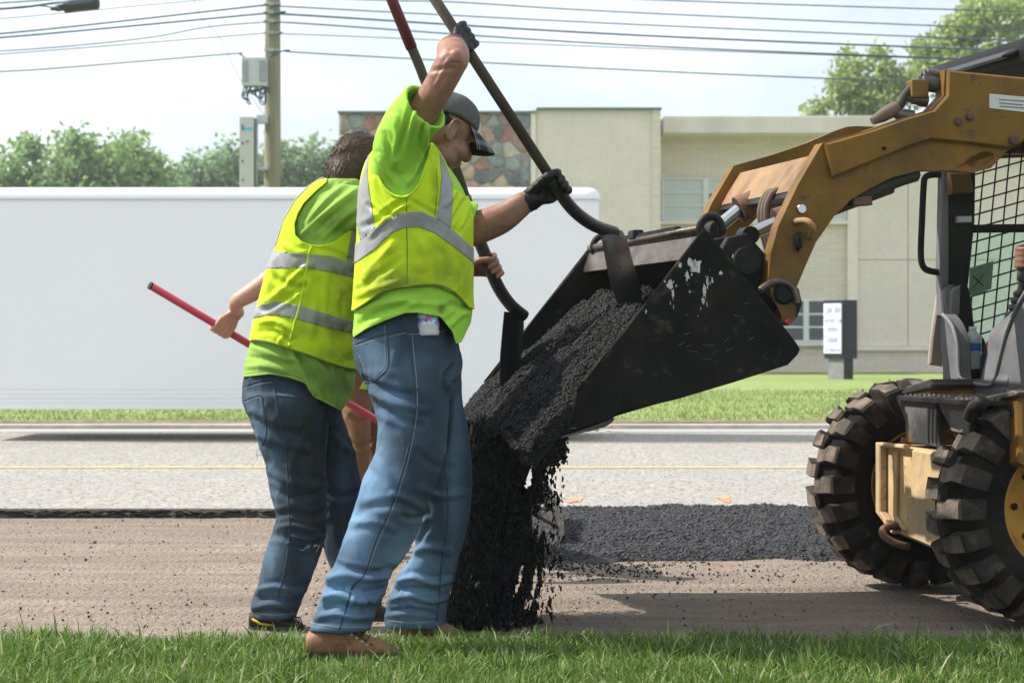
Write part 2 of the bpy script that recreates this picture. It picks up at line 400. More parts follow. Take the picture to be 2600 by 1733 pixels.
window(1680, 2148, 760, 868, [1800, 1920, 2046], 3, [M_pane])

# ------------------------------------------------------------------ roadside sign on the lawn
ds = 50.; M_navy = mat('sign_navy', (.010, .011, .022), .5, var=.1, bump=0); M_sface = mat('sign_face', (.80, .82, .85), .4, var=.02, bump=0); M_sblue = mat('sign_print', (.10, .17, .50), .5, var=.1, bump=0)
M_sgrey = mat('sign_grey', (.20, .20, .21), .6)
sgn = empty('roadside_sign', (P(2138, 958, ds).x, ds, .02), 'dark boxed sign with white lettered face standing on the far lawn', 'sign')
yaw = R(33); cs, sn = math.cos(yaw), math.sin(yaw); oc = P(2140, 958, ds)
def SF(a, b, c): return Vector((oc.x+a*cs-b*sn, oc.y+a*sn+b*cs, c))   # a: along the dark side, b: along the white face
zz = lambda py: HC-(py-CY)/F*ds
def sframe(a, b, c): return SF(a, b, c)
q = MB(sframe); q.box((-.0, 0, zz(910)), (.42, .62, zz(761)), .01); q.build('sign_box', M_navy, sgn)
q = MB(sframe); q.box((-.03, .03, zz(897)), (-.002, .6, zz(770)), .006); face = q.build('sign_face', M_sface, sgn)
rr = random.Random(4)
for (y0_, y1_, n_) in ((780, 795, 6), (808, 820, 7), (830, 842, 4), (856, 871, 4), (885, 894, 6)):
    for k in range(n_):
        b0 = .31-n_*.042+k*.084
        q = MB(sframe); q.box((-.034, b0, zz(y1_)), (-.0305, b0+.022, zz(y0_)))
        if rr.random() < .8: q.box((-.034, b0+.022, zz(y0_+2.5)), (-.0305, b0+.055, zz(y0_)))
        if rr.random() < .7: q.box((-.034, b0+.022, zz((y0_+y1_)/2+1)), (-.0305, b0+.05, zz((y0_+y1_)/2-1)))
        if rr.random() < .6: q.box((-.034, b0+.042, zz(y1_)), (-.0305, b0+.058, zz(y0_+2.6)))
        q.build('letter', M_sblue, face)
for py in (803, 850, 880):
    q = MB(sframe); q.box((-.033, .03, zz(py+1)), (-.0304, .6, zz(py))); q.build('divider_strip', M_sgrey, face)
q = MB(sframe); q.box((.08, .05, -.02), (.34, .56, zz(910)-.002)); q.build('sign_base', M_navy, sgn)
q = MB(sframe); q.box((.065, .052, -.02), (.0785, .56, zz(910)-.002)); q.build('base_cladding', M_sgrey, sgn)

# ------------------------------------------------------------------ passing enclosed trailer
DT = 20.0
M_white = mat('trailer_white', (.79, .805, .825), .4, var=.012, scale=.8, bump=.03, bscale=3, coat=.2)
M_alu = mat('trailer_aluminium', (.66, .68, .71), .35, metal=.35, var=.03, bump=0); M_rub = mat('tyre_black', (.022, .021, .02), .85, var=.3, scale=20)
tz = lambda py: HC-(py-CY)/F*DT
tx = lambda px: (px-CX)/F*DT
tr = empty('enclosed_trailer', (-2.0, DT+.8, ZR), 'long white enclosed cargo trailer passing in the far lane behind the workers', 'trailer')
TX0, TX1 = -4.72, tx(1522); TW = 1.6
def rrect(x0, y0, x1, y1, r, n=6):
    out = []
    for cx_, cy_, a0 in ((x1-r, y1-r, 0), (x0+r, y1-r, 90), (x0+r, y0+r, 180), (x1-r, y0+r, 270)):
        for k in range(n+1): g = R(a0+90*k/n); out.append((cx_+r*math.cos(g), cy_+r*math.sin(g)))
    return out
q = MB(); q.prism(rrect(TX0, DT, TX1, DT+TW, .12), lambda x, y, t: (x, y, t), tz(988), tz(506)); q.build('body', M_white, tr, auto=40)
q = MB(); ol = rrect(TX0, DT-.012, TX1+.012, DT+TW+.01, .13); hr = tz(475)-tz(506)
rings = [(0, 0), (.0, .25), (.012, .55), (.035, .8), (.07, .95), (.12, 1)]
V = []; n = len(ol); cx_, cy_ = (TX0+TX1)/2, DT+TW/2
for ins_, h_ in rings:
    for x, y in (inset(ol, ins_) if ins_ else ol): V.append((x, y, tz(506)+.003+hr*h_))
Fc = [(j*n+i, j*n+(i+1) % n, (j+1)*n+(i+1) % n, (j+1)*n+i) for j in range(len(rings)-1) for i in range(n)]+[tuple(range(n))[::-1], tuple(range((len(rings)-1)*n, len(rings)*n))]
q.add(V, Fc); q.build('roof_rail', M_white, tr, auto=50)
q = MB(); q.prism(rrect(TX0, DT-.006, TX1+.006, DT+TW, .124), lambda x, y, t: (x, y, t), tz(511), tz(507)); q.build('roof_trim', M_alu, tr)
for a, b2, o_ in ((1000, 988.4, .006), (1011, 1000.3, .009), (1022, 1011.3, .006), (1038, 1022.3, .010)):
    q = MB(); q.prism(rrect(TX0, DT-o_, TX1+o_, DT+TW+o_, .12+o_), lambda x, y, t: (x, y, t), tz(a), tz(b2)); q.build('skirt_rail', M_white, tr, auto=40)
for wx in (tx(770), tx(975)):
    q = MB(); q.lathe([(.12, 0), (.27, .005), (.31, .03), (.325, .07), (.325, .17), (.30, .2)], (wx, DT+.12, ZR+.325), (0, 1, 0), 28); wh = q.build('wheel', M_rub, tr, auto=40)
    q = MB(); q.lathe([(.03, -.03), (.06, -.03), (.08, .01), (.17, .012), (.18, -.004), (.20, -.004)], (wx, DT+.12, ZR+.325), (0, 1, 0), 24); q.build('rim', M_alu, wh, auto=40)

# ------------------------------------------------------------------ utility pole, its boxes and wires
DP = 38.; pm = DP/F
M_wood = mat('pole_wood', (.30, .27, .18), .9, var=.2, scale=6, bump=.5, bscale=25, stretch=(6, 6, .5), col2=(.22, .21, .15), mix_scale=1.5)
M_box = mat('cabinet_grey', (.50, .52, .56), .5, var=.04, bump=0); M_boxd = mat('cabinet_vent', (.27, .28, .33), .6, bump=0)
M_wire = mat('cable_black', (.06, .10, .15), .6, bump=0); M_steel = mat('galvanised', (.35, .36, .37), .45, metal=.7)
M_stkb = mat('sticker_blue', (.10, .40, .75), .5, bump=0); M_stky = mat('sticker_yellow', (.75, .5, .1), .5, bump=0); M_stkr = mat('sticker_red', (.65, .1, .08), .5, bump=0)
def Q(px, py, d=DP): return P(px, py, d)
pole = empty('utility_pole', (Q(692, 1000).x, DP, 0), 'weathered wooden utility pole rising behind the white trailer', 'pole')
q = MB(); b0 = Q(692, 856); q.tube([(b0.x-.012, DP, -.1), (b0.x, DP, 3), (b0.x+.004, DP, 6.5), (b0.x+.003, DP, 10.2)], [.165, .142, .124, .108], 20); q.build('shaft', M_wood, pole, auto=50)
for py in (14, 35, 57, 87, 130):
    q = MB(); a = Q(692, py); q.box((a.x-.05, DP-.2, a.z-.03), (a.x+.05, DP-.12, a.z+.03), .01); q.tube([(a.x-.13, DP-.16, a.z), (a.x+.13, DP-.16, a.z)], .016, 8); q.build('cable_clamp', M_steel, pole)
pb = empty('equipment_box', Q(645, 185, DP-.3), 'square grey vented equipment box hung high on the utility pole', 'box')
a, b2 = Q(613, 217, DP-.45), Q(681, 152, DP-.1)
q = MB(); q.box(a, b2, .015); q.build('housing', M_box, pb)
for u0, u1 in ((615, 630), (659, 677)):
    q = MB(); q.box(Q(u0, 207, DP-.465), Q(u1, 155, DP-.452)); q.build('vent_panel', M_boxd, pb)
    for k in range(9):
        y_ = 158+k*5.4; q = MB(); q.box(Q(u0+1, y_+1.6, DP-.472), Q(u1-1, y_, DP-.4655)); q.build('louvre', M_box, pb)
rr = random.Random(3)
for k in range(11):
    xa = 622+k*5; xb = xa+rr.uniform(-14, 20); lo_ = rr.uniform(232, 270)
    pts = bez([Q(xa, 216, DP-.3), Q((2*xa+xb)/3-6, lo_-8, DP-.3), Q((xa+xb)/2+6, lo_, DP-.28), Q(min(xb, 683)+4, 235, DP-.2), Q(680, 222, DP-.16)], 6)
    q = MB(); q.tube(pts, .011, 6); q.build('drop_cable', M_wire, pb)
cb = empty('pole_cabinet', Q(630, 380, DP-.4), 'tall narrow pale cabinet with blue sticker mounted beside the pole', 'cabinet')
q = MB(); q.box(Q(608, 560, DP-.5), Q(650, 301, DP-.18), .012); q.build('housing', mat('cabinet_pale', (.52, .52, .50), .5, var=.05, bump=0), cb)
q = MB(); q.box(Q(650.5, 560, DP-.46), Q(653, 303, DP-.2)); q.build('side_flange', M_boxd, cb)
q = MB(); q.box(Q(651, 312, DP-.3), Q(682, 295, DP-.05), .01); q.build('bracket', M_box, cb)
q = MB(); q.box(Q(651, 430, DP-.3), Q(682, 424, DP-.05), .01); q.build('bracket', M_box, cb)
for px_, py_, w_, h_, m_ in ((630, 327, 25, 7, M_stkb), (629, 358, 5, 5, M_stkb), (633, 359, 4, 4, M_stky), (626, 361, 4, 4, M_stkr)):
    q = MB(); q.box(Q(px_-w_/2, py_+h_/2, DP-.506), Q(px_+w_/2, py_-h_/2, DP-.5015)); q.build('sticker', m_, cb)
for py_ in (320, 328, 364, 409, 457):
    q = MB(); q.box(Q(614, py_+3, DP-.515), Q(618, py_-3, DP-.5015)); q.build('latch', M_wire, cb)
# lines: pixel polylines at the pole's depth, going on past both sides of the frame
WL = [((-500, 118), (0, 86), (650, 16), (692, 14)), ((-500, 128), (0, 96), (670, 35), (692, 35)), ((-500, 148), (0, 130), (345, 100), (528, 69), (670, 57), (692, 57)),
      ((-500, 170), (0, 138), (658, 86), (692, 87)), ((-500, 205), (0, 182), (160, 172), (574, 138), (608, 138), (628, 152)), ((-500, 84), (0, 48), (493, 2), (692, -12)),
      ((-500, 40), (0, 8), (125, 0), (692, -40)),
      ((692, 14), (800, 21), (1600, 62), (2600, 104), (3200, 122)), ((692, 35), (800, 41), (1600, 89), (2600, 130), (3200, 148)), ((692, 57), (800, 62), (1600, 115), (2600, 155), (3200, 172)),
      ((692, 87), (800, 89), (1600, 122), (2600, 157), (3200, 176)), ((683, 146), (705, 135), (735, 128), (800, 136), (1600, 178), (2327, 208), (3200, 236)), ((692, -8), (1000, 2), (1160, 6), (1600, 32), (2600, 75), (3200, 95)),
      ((692, -45), (1660, 0), (2600, 30), (3200, 45)), ((692, -20), (495, 0), (560, 100), (612, 206), (670, 290))]
WR = [.018, .018, .012, .010, .013, .009, .016, .013, .019, .015, .009, .013, .013, .013, .005]
for k, (pl, r_) in enumerate(zip(WL, WR)):
    off = [-.16, -.16, -.16, -.16, -.3, .1, .1, -.16, -.16, -.16, -.16, -.15, .1, .1, .2][k]
    pl = list(pl)
    if pl[0][0] == -500: pl = [(-2600, pl[0][1]+90)]+pl
    if pl[-1][0] == 3200: pl = pl+[(4800, pl[-1][1]+20)]
    pts = bez([Q(x, y, DP+off) for x, y in pl], 7)
    q = MB(); q.tube(pts, r_*.85, 6); q.build('overhead_cable', M_wire, smooth=True, label=['thick line left of pole, upper of the two blue-black ones', 'thick line left of pole, lower of the two blue-black ones', 'kinked thin line left of pole above the lowest two',
       'thin straight line left of pole, second from lowest', 'lowest line left of pole running into the grey box', 'thin faint line high left of the pole', 'topmost line at upper left corner',
       'line right of pole, third from the lowest pair', 'thickest dark line running right from the pole', 'dark line right of pole just under the thickest one', 'faint thin line right of pole beside the dark one', 'lowest line right of pole ending behind the tree',
       'second highest line at upper right', 'highest line at upper right corner', 'hair-thin guy wire slanting down to the grey box'][k], cat='cable', group='overhead lines')
# splice case on the near cable at top left
q = MB(); c0, c1 = Q(163, 19, 30), Q(252, 7, 30); ax = (c1-c0)
q.lathe([(.02, -.18), (.03, -.12), (.045, -.1), (.045, -.01), (.075, 0), (.085, .02), (.085, .40), (.09, .41), (.09, .44), (.06, .46), (.02, .47)], c0, ax, 18)
sp = q.build('splice_enclosure', mat('splice_black', (.035, .04, .05), .5), auto=40, label='dark cylindrical splice case hanging on cable at upper left', cat='splice case')
q = MB(); q.tube(bez([Q(-2400, 110, 30), Q(-400, 40, 30), Q(0, 23, 30), Q(140, 8, 30), Q(250, -4, 30), Q(690, -60, 37)], 8), .016, 6); q.tube(bez([Q(0, 23, 30), Q(90, 15, 29.95), Q(150, 22, 29.95), Q(163, 19, 30)], 6), .009, 6); q.build('suspension_cable', M_wire, sp)

# ------------------------------------------------------------------ trees
def leafmat(name, a, b):
    m = bpy.data.materials.new(name); m.use_nodes = True; t = m.node_tree; n = t.nodes; l = t.links.new
    n.clear(); out = n.new('ShaderNodeOutputMaterial'); mixs = n.new('ShaderNodeMixShader'); mixs.inputs[0].default_value = .62
    df = n.new('ShaderNodeBsdfDiffuse'); tl = n.new('ShaderNodeBsdfTranslucent'); gi = n.new('ShaderNodeNewGeometry'); rp = n.new('ShaderNodeValToRGB')
    rp.color_ramp.elements[0].color = (*a, 1); rp.color_ramp.elements[1].color = (*b, 1)
    l(gi.outputs['Random Per Island'], rp.inputs['Fac']); l(rp.outputs['Color'], df.inputs['Color']); l(rp.outputs['Color'], tl.inputs['Color'])
    l(df.outputs[0], mixs.inputs[1]); l(tl.outputs[0], mixs.inputs[2]); l(mixs.outputs[0], out.inputs[0]); return m
M_leafA = leafmat('leaf_far', (.20, .33, .13), (.36, .50, .21)); M_leafB = leafmat('leaf_blue', (.19, .31, .16), (.32, .45, .24)); M_leafC = leafmat('leaf_light', (.25, .34, .11), (.42, .50, .20))
M_bark = mat('bark', (.10, .08, .06), .95, var=.3, scale=6)
def leaves(cl, size, rs, dens):
    """cl: blobs (x, y, z, rx, ry, rz); leaf quads gathered in sprays through each blob."""
    out = []
    for (x, y, z, a, b, c) in cl:
        ns = max(5, int(dens*(a*b*c)**(2/3)*3))
        u = rs.normal(size=(ns, 3)); u /= np.linalg.norm(u, axis=1)[:, None]; rad = rs.uniform(.35, 1.05, (ns, 1))**.6
        ctr = np.array((x, y, z))+u*rad*np.array((a, b, c))
        for k in range(9):
            out.append(ctr+rs.normal(size=(ns, 3))*size*1.5)
    C = np.concatenate(out); n = len(C)
    A = rs.normal(size=(n, 3)); A /= np.linalg.norm(A, axis=1)[:, None]; B = np.cross(A, rs.normal(size=(n, 3))); B /= np.linalg.norm(B, axis=1)[:, None]
    s = size*rs.uniform(.6, 1.25, (n, 1)); A *= s; B *= s*.6
    V = np.stack([C-A, C+B*.9-A*.1, C+A, C-B*.9-A*.1], 1).reshape(-1, 3); T = np.arange(4*n).reshape(-1, 4); return V, T
def tree(name, label, blobs, base, d, size, m, dens, seed, group, trunk_r=.25):
    rs = np.random.default_rng(seed)
    t = empty(name, (base, d, 0), label, 'tree', group)
    cl = []
    for px, py, rp in blobs:
        c = P(px, py, d); r_ = rp*d/F
        for k in range(5):
            o = rs.normal(size=3)*r_*.42; q_ = rs.uniform(.38, .62)*r_; cl.append((c.x+o[0], d+o[1]*1.6, c.z+o[2]*.8, q_*1.15, q_*1.2, q_*.9))
    V, T = leaves(cl, size, rs, dens); link('crown', npmesh('crown', V, T), m, t)
    q = MB(); top = max(cl, key=lambda c: c[2]); zt = top[2]
    q.tube([(base, d, -.2), (base+.05, d, zt*.35), (base+.1, d, zt*.7)], [trunk_r, trunk_r*.8, trunk_r*.4], 9); q.build('trunk', M_bark, t, smooth=True)
    for c in cl[::4]:
        q = MB(); s0 = Vector((base+.05, d, min(zt*.45, c[2]*.6))); e0 = Vector(c[:3]); mid = (s0+e0)/2+Vector((0, 0, -.3)); q.tube(bez([s0, mid, e0], 4), list(np.linspace(trunk_r*.35, .03, 9)), 6); q.build('limb', M_bark, t, smooth=True)
g_ = 'trees beyond the trailer'
tree('broadleaf_tree', 'low rounded tree at the far left edge above the trailer', [(10, 440, 55), (60, 410, 55), (70, 375, 28), (-40, 460, 60), (30, 490, 60), (80, 450, 50), (110, 490, 50), (0, 480, 50)], -22*.9, 100, .17, M_leafA, 10, 1, g_)
tree('broadleaf_tree', 'tallest of the trees above the trailer left of the pole', [(180, 370, 40), (230, 385, 48), (140, 415, 48), (270, 420, 60), (185, 440, 70), (300, 400, 38), (240, 480, 80), (150, 470, 60), (200, 430, 50), (300, 460, 60), (260, 450, 55)], -18.6, 100, .17, M_leafA, 10, 2, g_)
tree('broadleaf_tree', 'pointed tree above the trailer sloping down to the gap before the pole', [(328, 372, 30), (350, 405, 45), (385, 425, 45), (330, 450, 60), (420, 455, 40), (380, 470, 45), (350, 440, 45), (310, 430, 40)], -16.0, 102, .17, M_leafA, 10, 3, g_)
tree('broadleaf_tree', 'bluish tree behind the pole cabinet', [(500, 425, 30), (545, 415, 45), (585, 390, 32), (600, 430, 50), (490, 460, 30), (540, 465, 55), (640, 440, 40), (590, 470, 50), (640, 480, 50), (560, 440, 40)], -15.2, 125, .2, M_leafB, 8, 4, g_)
tree('broadleaf_tree', 'bluish tree between the pole and the fieldstone wall', [(722, 400, 45), (700, 370, 26), (770, 390, 32), (800, 420, 45), (760, 440, 55), (840, 430, 40), (850, 400, 22), (720, 450, 50), (800, 470, 55), (690, 430, 40), (845, 465, 45)], -11.8, 125, .2, M_leafB, 8, 5, g_)
g2 = 'trees behind the building'
tree('leafy_tree', 'light green tree behind the building roof right of the sky gap', [(2170, 210, 62), (2120, 235, 45), (2250, 190, 45), (2210, 260, 60), (2075, 275, 26), (2290, 250, 60), (2225, 150, 25), (2310, 210, 50), (2150, 165, 30)], 12.9, 86, .14, M_leafC, 20, 6, g2)
tree('leafy_tree', 'tall light green tree at the upper right corner behind the loader', [(2480, 60, 75), (2560, 110, 85), (2420, 130, 70), (2530, 20, 55), (2600, 40, 80), (2380, 165, 55), (2480, 180, 90), (2350, 120, 30), (2440, 85, 40), (2640, 150, 90), (2480, 260, 100)], 17.5, 84, .14, M_leafC, 20, 7, g2)
# ================================================================== SKID-STEER LOADER
OX, OY = 1.64, 8.12; YW = R(11)
hu = Vector((-math.cos(YW), -math.sin(YW), 0)); hv = Vector((math.sin(YW), -math.cos(YW), 0))
def LM(u, v, w_): return Vector((OX, OY, 0))+hu*u+hv*v+Vector((0, 0, w_))
def _ray(px, py): return Vector(((px-CX)/F, 1., -(py-CY)/F))
def UW(px, py, v):                                     # where the sight line meets the machine's lengthwise plane at v
    r_ = _ray(px, py); o = Vector((0, 0, HC))-Vector((OX, OY, 0)); t = (v-o.dot(hv))/r_.dot(hv); p = o+r_*t
    return (p.dot(hu), p.z)
def VW(px, py, u):                                     # ... and its crosswise plane at u
    r_ = _ray(px, py); o = Vector((0, 0, HC))-Vector((OX, OY, 0)); t = (u-o.dot(hu))/r_.dot(hu); p = o+r_*t
    return (p.dot(hv), p.z)
M_cat = mat('loader_yellow', (.185, .092, .010), .6, var=.2, scale=5, bump=.15, bscale=30, col2=(.09, .044, .008), mix_scale=3.2, lo=.44, hi=.66, col3=(.075, .045, .025), s3=22, lo3=.6, hi3=.72, spec=.3)
M_catd = mat('loader_yellow_dusty', (.50, .36, .185), .85, var=.2, scale=7, bump=.2, bscale=30, col2=(.36, .27, .17), mix_scale=5, lo=.45, hi=.65, col3=(.22, .15, .085), s3=26, lo3=.6, hi3=.74)
M_blk = mat('loader_black', (.011, .011, .011), .55, var=.35, scale=9, bump=.15, bscale=50, col2=(.03, .027, .025), mix_scale=9, lo=.55, hi=.75, spec=.2)
M_buck = mat('bucket_steel', (.007, .0065, .006), .6, var=.6, scale=6, bump=.45, bscale=22, col2=(.024, .019, .013), mix_scale=4, lo=.5, hi=.7, col3=(.075, .062, .046), s3=17, lo3=.60, hi3=.82, spec=.12)
M_worn = mat('worn_steel', (.13, .10, .08), .42, metal=.5, var=.35, scale=9, bump=.25, bscale=40, col2=(.055, .042, .035), mix_scale=6, stretch=(.4, 1, 2), lo=.45, hi=.62)
M_grey = mat('cab_plastic', (.12, .12, .128), .75, var=.2, scale=8, bump=.25, bscale=120, col2=(.19, .178, .165), mix_scale=6, lo=.5, hi=.75)
M_greyd = mat('cab_plastic_dark', (.065, .065, .068), .75, var=.2, scale=8, bump=.2, bscale=100)
M_chrome = mat('chrome_rod', (.45, .46, .48), .22, metal=1., var=.02, bump=0)
M_rust = mat('rusty_cylinder', (.16, .085, .045), .7, var=.3, scale=12, bump=.3, bscale=40, col2=(.07, .05, .04), mix_scale=8)
M_hose = mat('hose_rubber', (.035, .03, .026), .7, var=.2, bump=.1); M_hosed = mat('hose_dusty', (.12, .085, .06), .8, var=.2)
M_tyre = mat('loader_tyre', (.010, .009, .008), .9, spec=.1, var=.3, scale=14, bump=.3, bscale=60, col2=(.022, .019, .016), mix_scale=6, lo=.5, hi=.7)
M_tread = mat('dusty_tread', (.16, .125, .096), .95, var=.35, scale=14, bump=.5, bscale=50, col2=(.07, .056, .045), mix_scale=9)
M_rim = mat('rim_yellow', (.40, .20, .025), .6, var=.2, scale=8, col2=(.16, .09, .03), mix_scale=5, lo=.5, hi=.7)
M_whitechip = mat('white_paint_chip', (.50, .50, .47), .8, var=.2, scale=30, col2=(.10, .09, .08), mix_scale=45, lo=.56, hi=.64)
LD = empty('skid_steer_loader', LM(0, 0, 0), 'worn yellow skid steer loader tipping a bucket of black asphalt', 'loader')
def plate(name, poly, v0, v1, m, vt=None, ch=.006, par=LD, **kw):
    """poly in pixels seen on the plane v = vt."""
    vt = v1 if vt is None else vt
    q = MB(); q.prism([UW(x, y, vt) for x, y in poly], lambda a, b, t: LM(a, t, b), v0, v1, ch); return q.build(name, m, par, auto=35, **kw)
def rel(poly, va, vb):                                 # the same machine-plane outline re-used at another v
    return [UW(x, y, va) for x, y in poly]
VA = .54
armleg = [(2088, 363), (2027, 467), (1976, 574), (1958, 641), (1950, 712), (1957, 745), (1991, 814), (2006, 822), (2020, 809), (2021, 733), (2047, 671), (2072, 615), (2118, 549), (2159, 508), (2210, 478), (2261, 452), (2338, 432), (2414, 432), (2475, 438), (2516, 427), (2562, 378),
          (2600, 350), (2760, 330), (3000, 330), (3000, 215), (2600, 197), (2399, 177), (2396, 243), (2363, 278), (2300, 297), (2200, 332)]
hole = [(2525, 392), (2515, 384), (2495, 385), (2462, 398), (2452, 408), (2458, 421), (2475, 424), (2505, 413), (2522, 403)]
k = armleg.index((2562, 378))
# keyhole through the arm, joined to the outline by a hairline
main = armleg[:k]+[(2540, 402)]+[hole[0]]+hole[1:]+[(2525.4, 392.6), (2541, 401)]+armleg[k:]
flange = [(2090, 366), (2108, 452), (2210, 411), (2312, 370), (2358, 355), (2465, 365), (2562, 378), (2590, 362), (2600, 352), (3000, 333), (3000, 217), (2600, 199), (2402, 180), (2399, 244), (2366, 281), (2300, 300), (2200, 335)]
for sgn_ in (1, -1):
    fx = lambda pl: [p for p in pl] if sgn_ > 0 else [{(3000, 215): (3000, 262), (2600, 197): (2600, 256), (2399, 177): (2440, 250), (2396, 243): (2410, 252), (2363, 278): (2366, 268), (3000, 217): (3000, 264), (2600, 199): (2600, 258), (2402, 180): (2440, 252), (2399, 244): (2412, 254), (2366, 281): (2368, 271)}.get(p, p) for p in pl]
    o1 = [UW(x, y, VA) for x, y in fx(main)]; o2 = [UW(x, y, VA) for x, y in fx(flange)]
    q = MB(); q.prism(o1, lambda a, b, t: LM(a, t, b), sgn_*(VA-.075), sgn_*VA, 0); arm = q.build('lift_arm', M_cat, LD)
    q = MB(); q.prism(o2, lambda a, b, t: LM(a, t, b), sgn_*(VA+.001), sgn_*(VA+.022), .006); q.build('arm_flange', M_cat, arm, auto=35)
    # edge strip along the leg and the knee top
    for (px, py, r_) in ((2425, 310, .013), (2455, 298, .013), (2567, 358, .018), (2238, 378, .006)):
        a, b = UW(px, py, VA); q = MB(); q.lathe([(0.001, .012), (r_*.7, .012), (r_, .008), (r_, 0)], LM(a, sgn_*(VA+.023), b), hv*sgn_, 14); q.build('bolt_head', M_rust if r_ > .01 else M_blk, arm)
    a, b = UW(2034, 530, VA); q = MB(); q.lathe([(0.001, .01), (.014, .01), (.017, .004), (.017, 0)], LM(a, sgn_*(VA+.001), b), hv*sgn_, 16); q.build('pin', M_chrome, arm)
    # hook loop and chain link on the leg
    pts = bez([LM(*_) for _ in [(lambda t: (t[0], sgn_*(VA+.0), t[1]))(UW(2018, 562, VA)), (lambda t: (t[0], sgn_*(VA+.05), t[1]))(UW(2036, 563, VA)), (lambda t: (t[0], sgn_*(VA+.055), t[1]))(UW(2050, 580, VA)), (lambda t: (t[0], sgn_*(VA+.0), t[1]))(UW(2056, 602, VA))]], 6)
    q = MB(); q.tube(pts, .011, 9); q.build('hook', mat('hook_rust', (.33, .20, .08), .7, var=.3), arm, smooth=True)
    g = [UW(2020, 597, VA), UW(2026, 592, VA), UW(2030, 606, VA), UW(2029, 625, VA), UW(2024, 636, VA), UW(2020, 620, VA)]
    q = MB(); q.tube([LM(a, sgn_*(VA+.012), b) for a, b in g]+[LM(g[0][0], sgn_*(VA+.012), g[0][1])], .007, 7); q.build('chain_link', M_blk, arm, smooth=True)
    # pivot boss
    a, b = UW(1990, 745, VA); q = MB(); q.lathe([(.001, .03), (.028, .03), (.036, .022), (.036, -.06)], LM(a, sgn_*(VA-.02), b), hv*sgn_, 20); q.build('pivot_boss', M_blk, arm, auto=40)
    # rubber guard and pad under the arm
    pts = [LM(UW(x, y, VA)[0], sgn_*(VA-.04), UW(x, y, VA)[1]) for x, y in bez([(2185, 497), (2230, 480), (2290, 455), (2345, 438)], 5)]
    q = MB(); q.tube(pts, [.012]+[.024]*(len(pts)-2)+[.012], 8); q.build('hydraulic_line', M_hose, arm, smooth=True)
    q = MB(); pa = [UW(x, y, VA) for x, y in ((2168, 500), (2216, 497), (2218, 520), (2170, 523))]; q.prism(pa, lambda a, b, t: LM(a, t, b), sgn_*(VA-.07), sgn_*(VA-.005), .004); q.build('bump_stop', M_rust, arm)
    if sgn_ > 0:
        st = [UW(x, y, VA) for x, y in ((2505, 240), (2640, 252), (2640, 292), (2505, 276))]
        q = MB(); q.prism(st, lambda a, b, t: LM(a, t, b), VA+.0222, VA+.024); q.build('warning_sticker', mat('sticker_white', (.55, .55, .52), .5, var=.1, scale=30), arm)
        for (x0_, x1_, yy_) in ((2530, 2600, 253), (2530, 2590, 262), (2530, 2596, 270)):
            st = [UW(x, y, VA) for x, y in ((x0_, yy_), (x1_, yy_+5), (x1_, yy_+8), (x0_, yy_+3))]
            q = MB(); q.prism(st, lambda a, b, t: LM(a, t, b), VA+.0242, VA+.0252); q.build('sticker_print', mat('print_grey', (.2, .2, .2), .6), arm)
# cross member between the arms (worn face with sticker remains)
cm = [(2104, 384), (2066, 446), (2050, 476), (2085, 480), (2128, 440), (2140, 396)]
q = MB(); q.prism([UW(x, y, VA) for x, y in cm], lambda a, b, t: LM(a, t, b), -(VA-.076), VA-.076, .01); crm = q.build('cross_member', mat('worn_yellow_plate', (.27, .165, .075), .6, var=.25, scale=9, col2=(.13, .07, .035), mix_scale=5, lo=.48, hi=.68, col3=(.30, .09, .10), s3=6, lo3=.62, hi3=.68, bump=.2), LD, auto=35)
q = MB(); q.prism([UW(x, y, VA) for x, y in ((2051, 478), (2044, 492), (2080, 496), (2086, 482))], lambda a, b, t: LM(a, t, b), -(VA-.08), VA-.08); q.build('cross_member_lip', M_blk, LD)
# tilt cylinders
for v_, pn in ((.26, ((2020, 548), (1972, 566), (1898, 598))), (-.16, ((1945, 498), (1876, 533), (1815, 583)))):
    a, b, c = [Vector((*UW(x, y, v_),)) for x, y in pn]
    dr = (b-a).normalized(); st = a-dr*.35
    q = MB(); q.tube([LM(st.x, v_, st.y), LM(b.x, v_, b.y)], .045, 18); q.tube([LM(*(b-dr*.03).to_tuple()[:1], v_, (b-dr*.03).y), LM(b.x, v_, b.y)], .05, 18); cy = q.build('tilt_cylinder', M_rust, LD, auto=40)
    q = MB(); q.tube([LM(b.x, v_, b.y), LM(c.x, v_, c.y)], .024, 16); q.build('piston_rod', M_chrome, cy, auto=40)
    q = MB(); q.lathe([(.001, -.04), (.03, -.04), (.03, .04), (.001, .04)], LM(c.x, v_, c.y), hv, 16); q.build('rod_eye', M_blk, cy, auto=40)
for k in range(3):
    v_ = .12+.035*k
    pts = bez([LM(*(lambda t: (t[0], v_, t[1]))(UW(x, y, .15))) for x, y in ((1990, 480), (1955, 490), (1937, 530), (1940, 580), (1955, 640), (1960, 700))], 7)
    q = MB(); q.tube(pts, .011, 8); q.build('hydraulic_hose', M_hosed, LD, smooth=True)
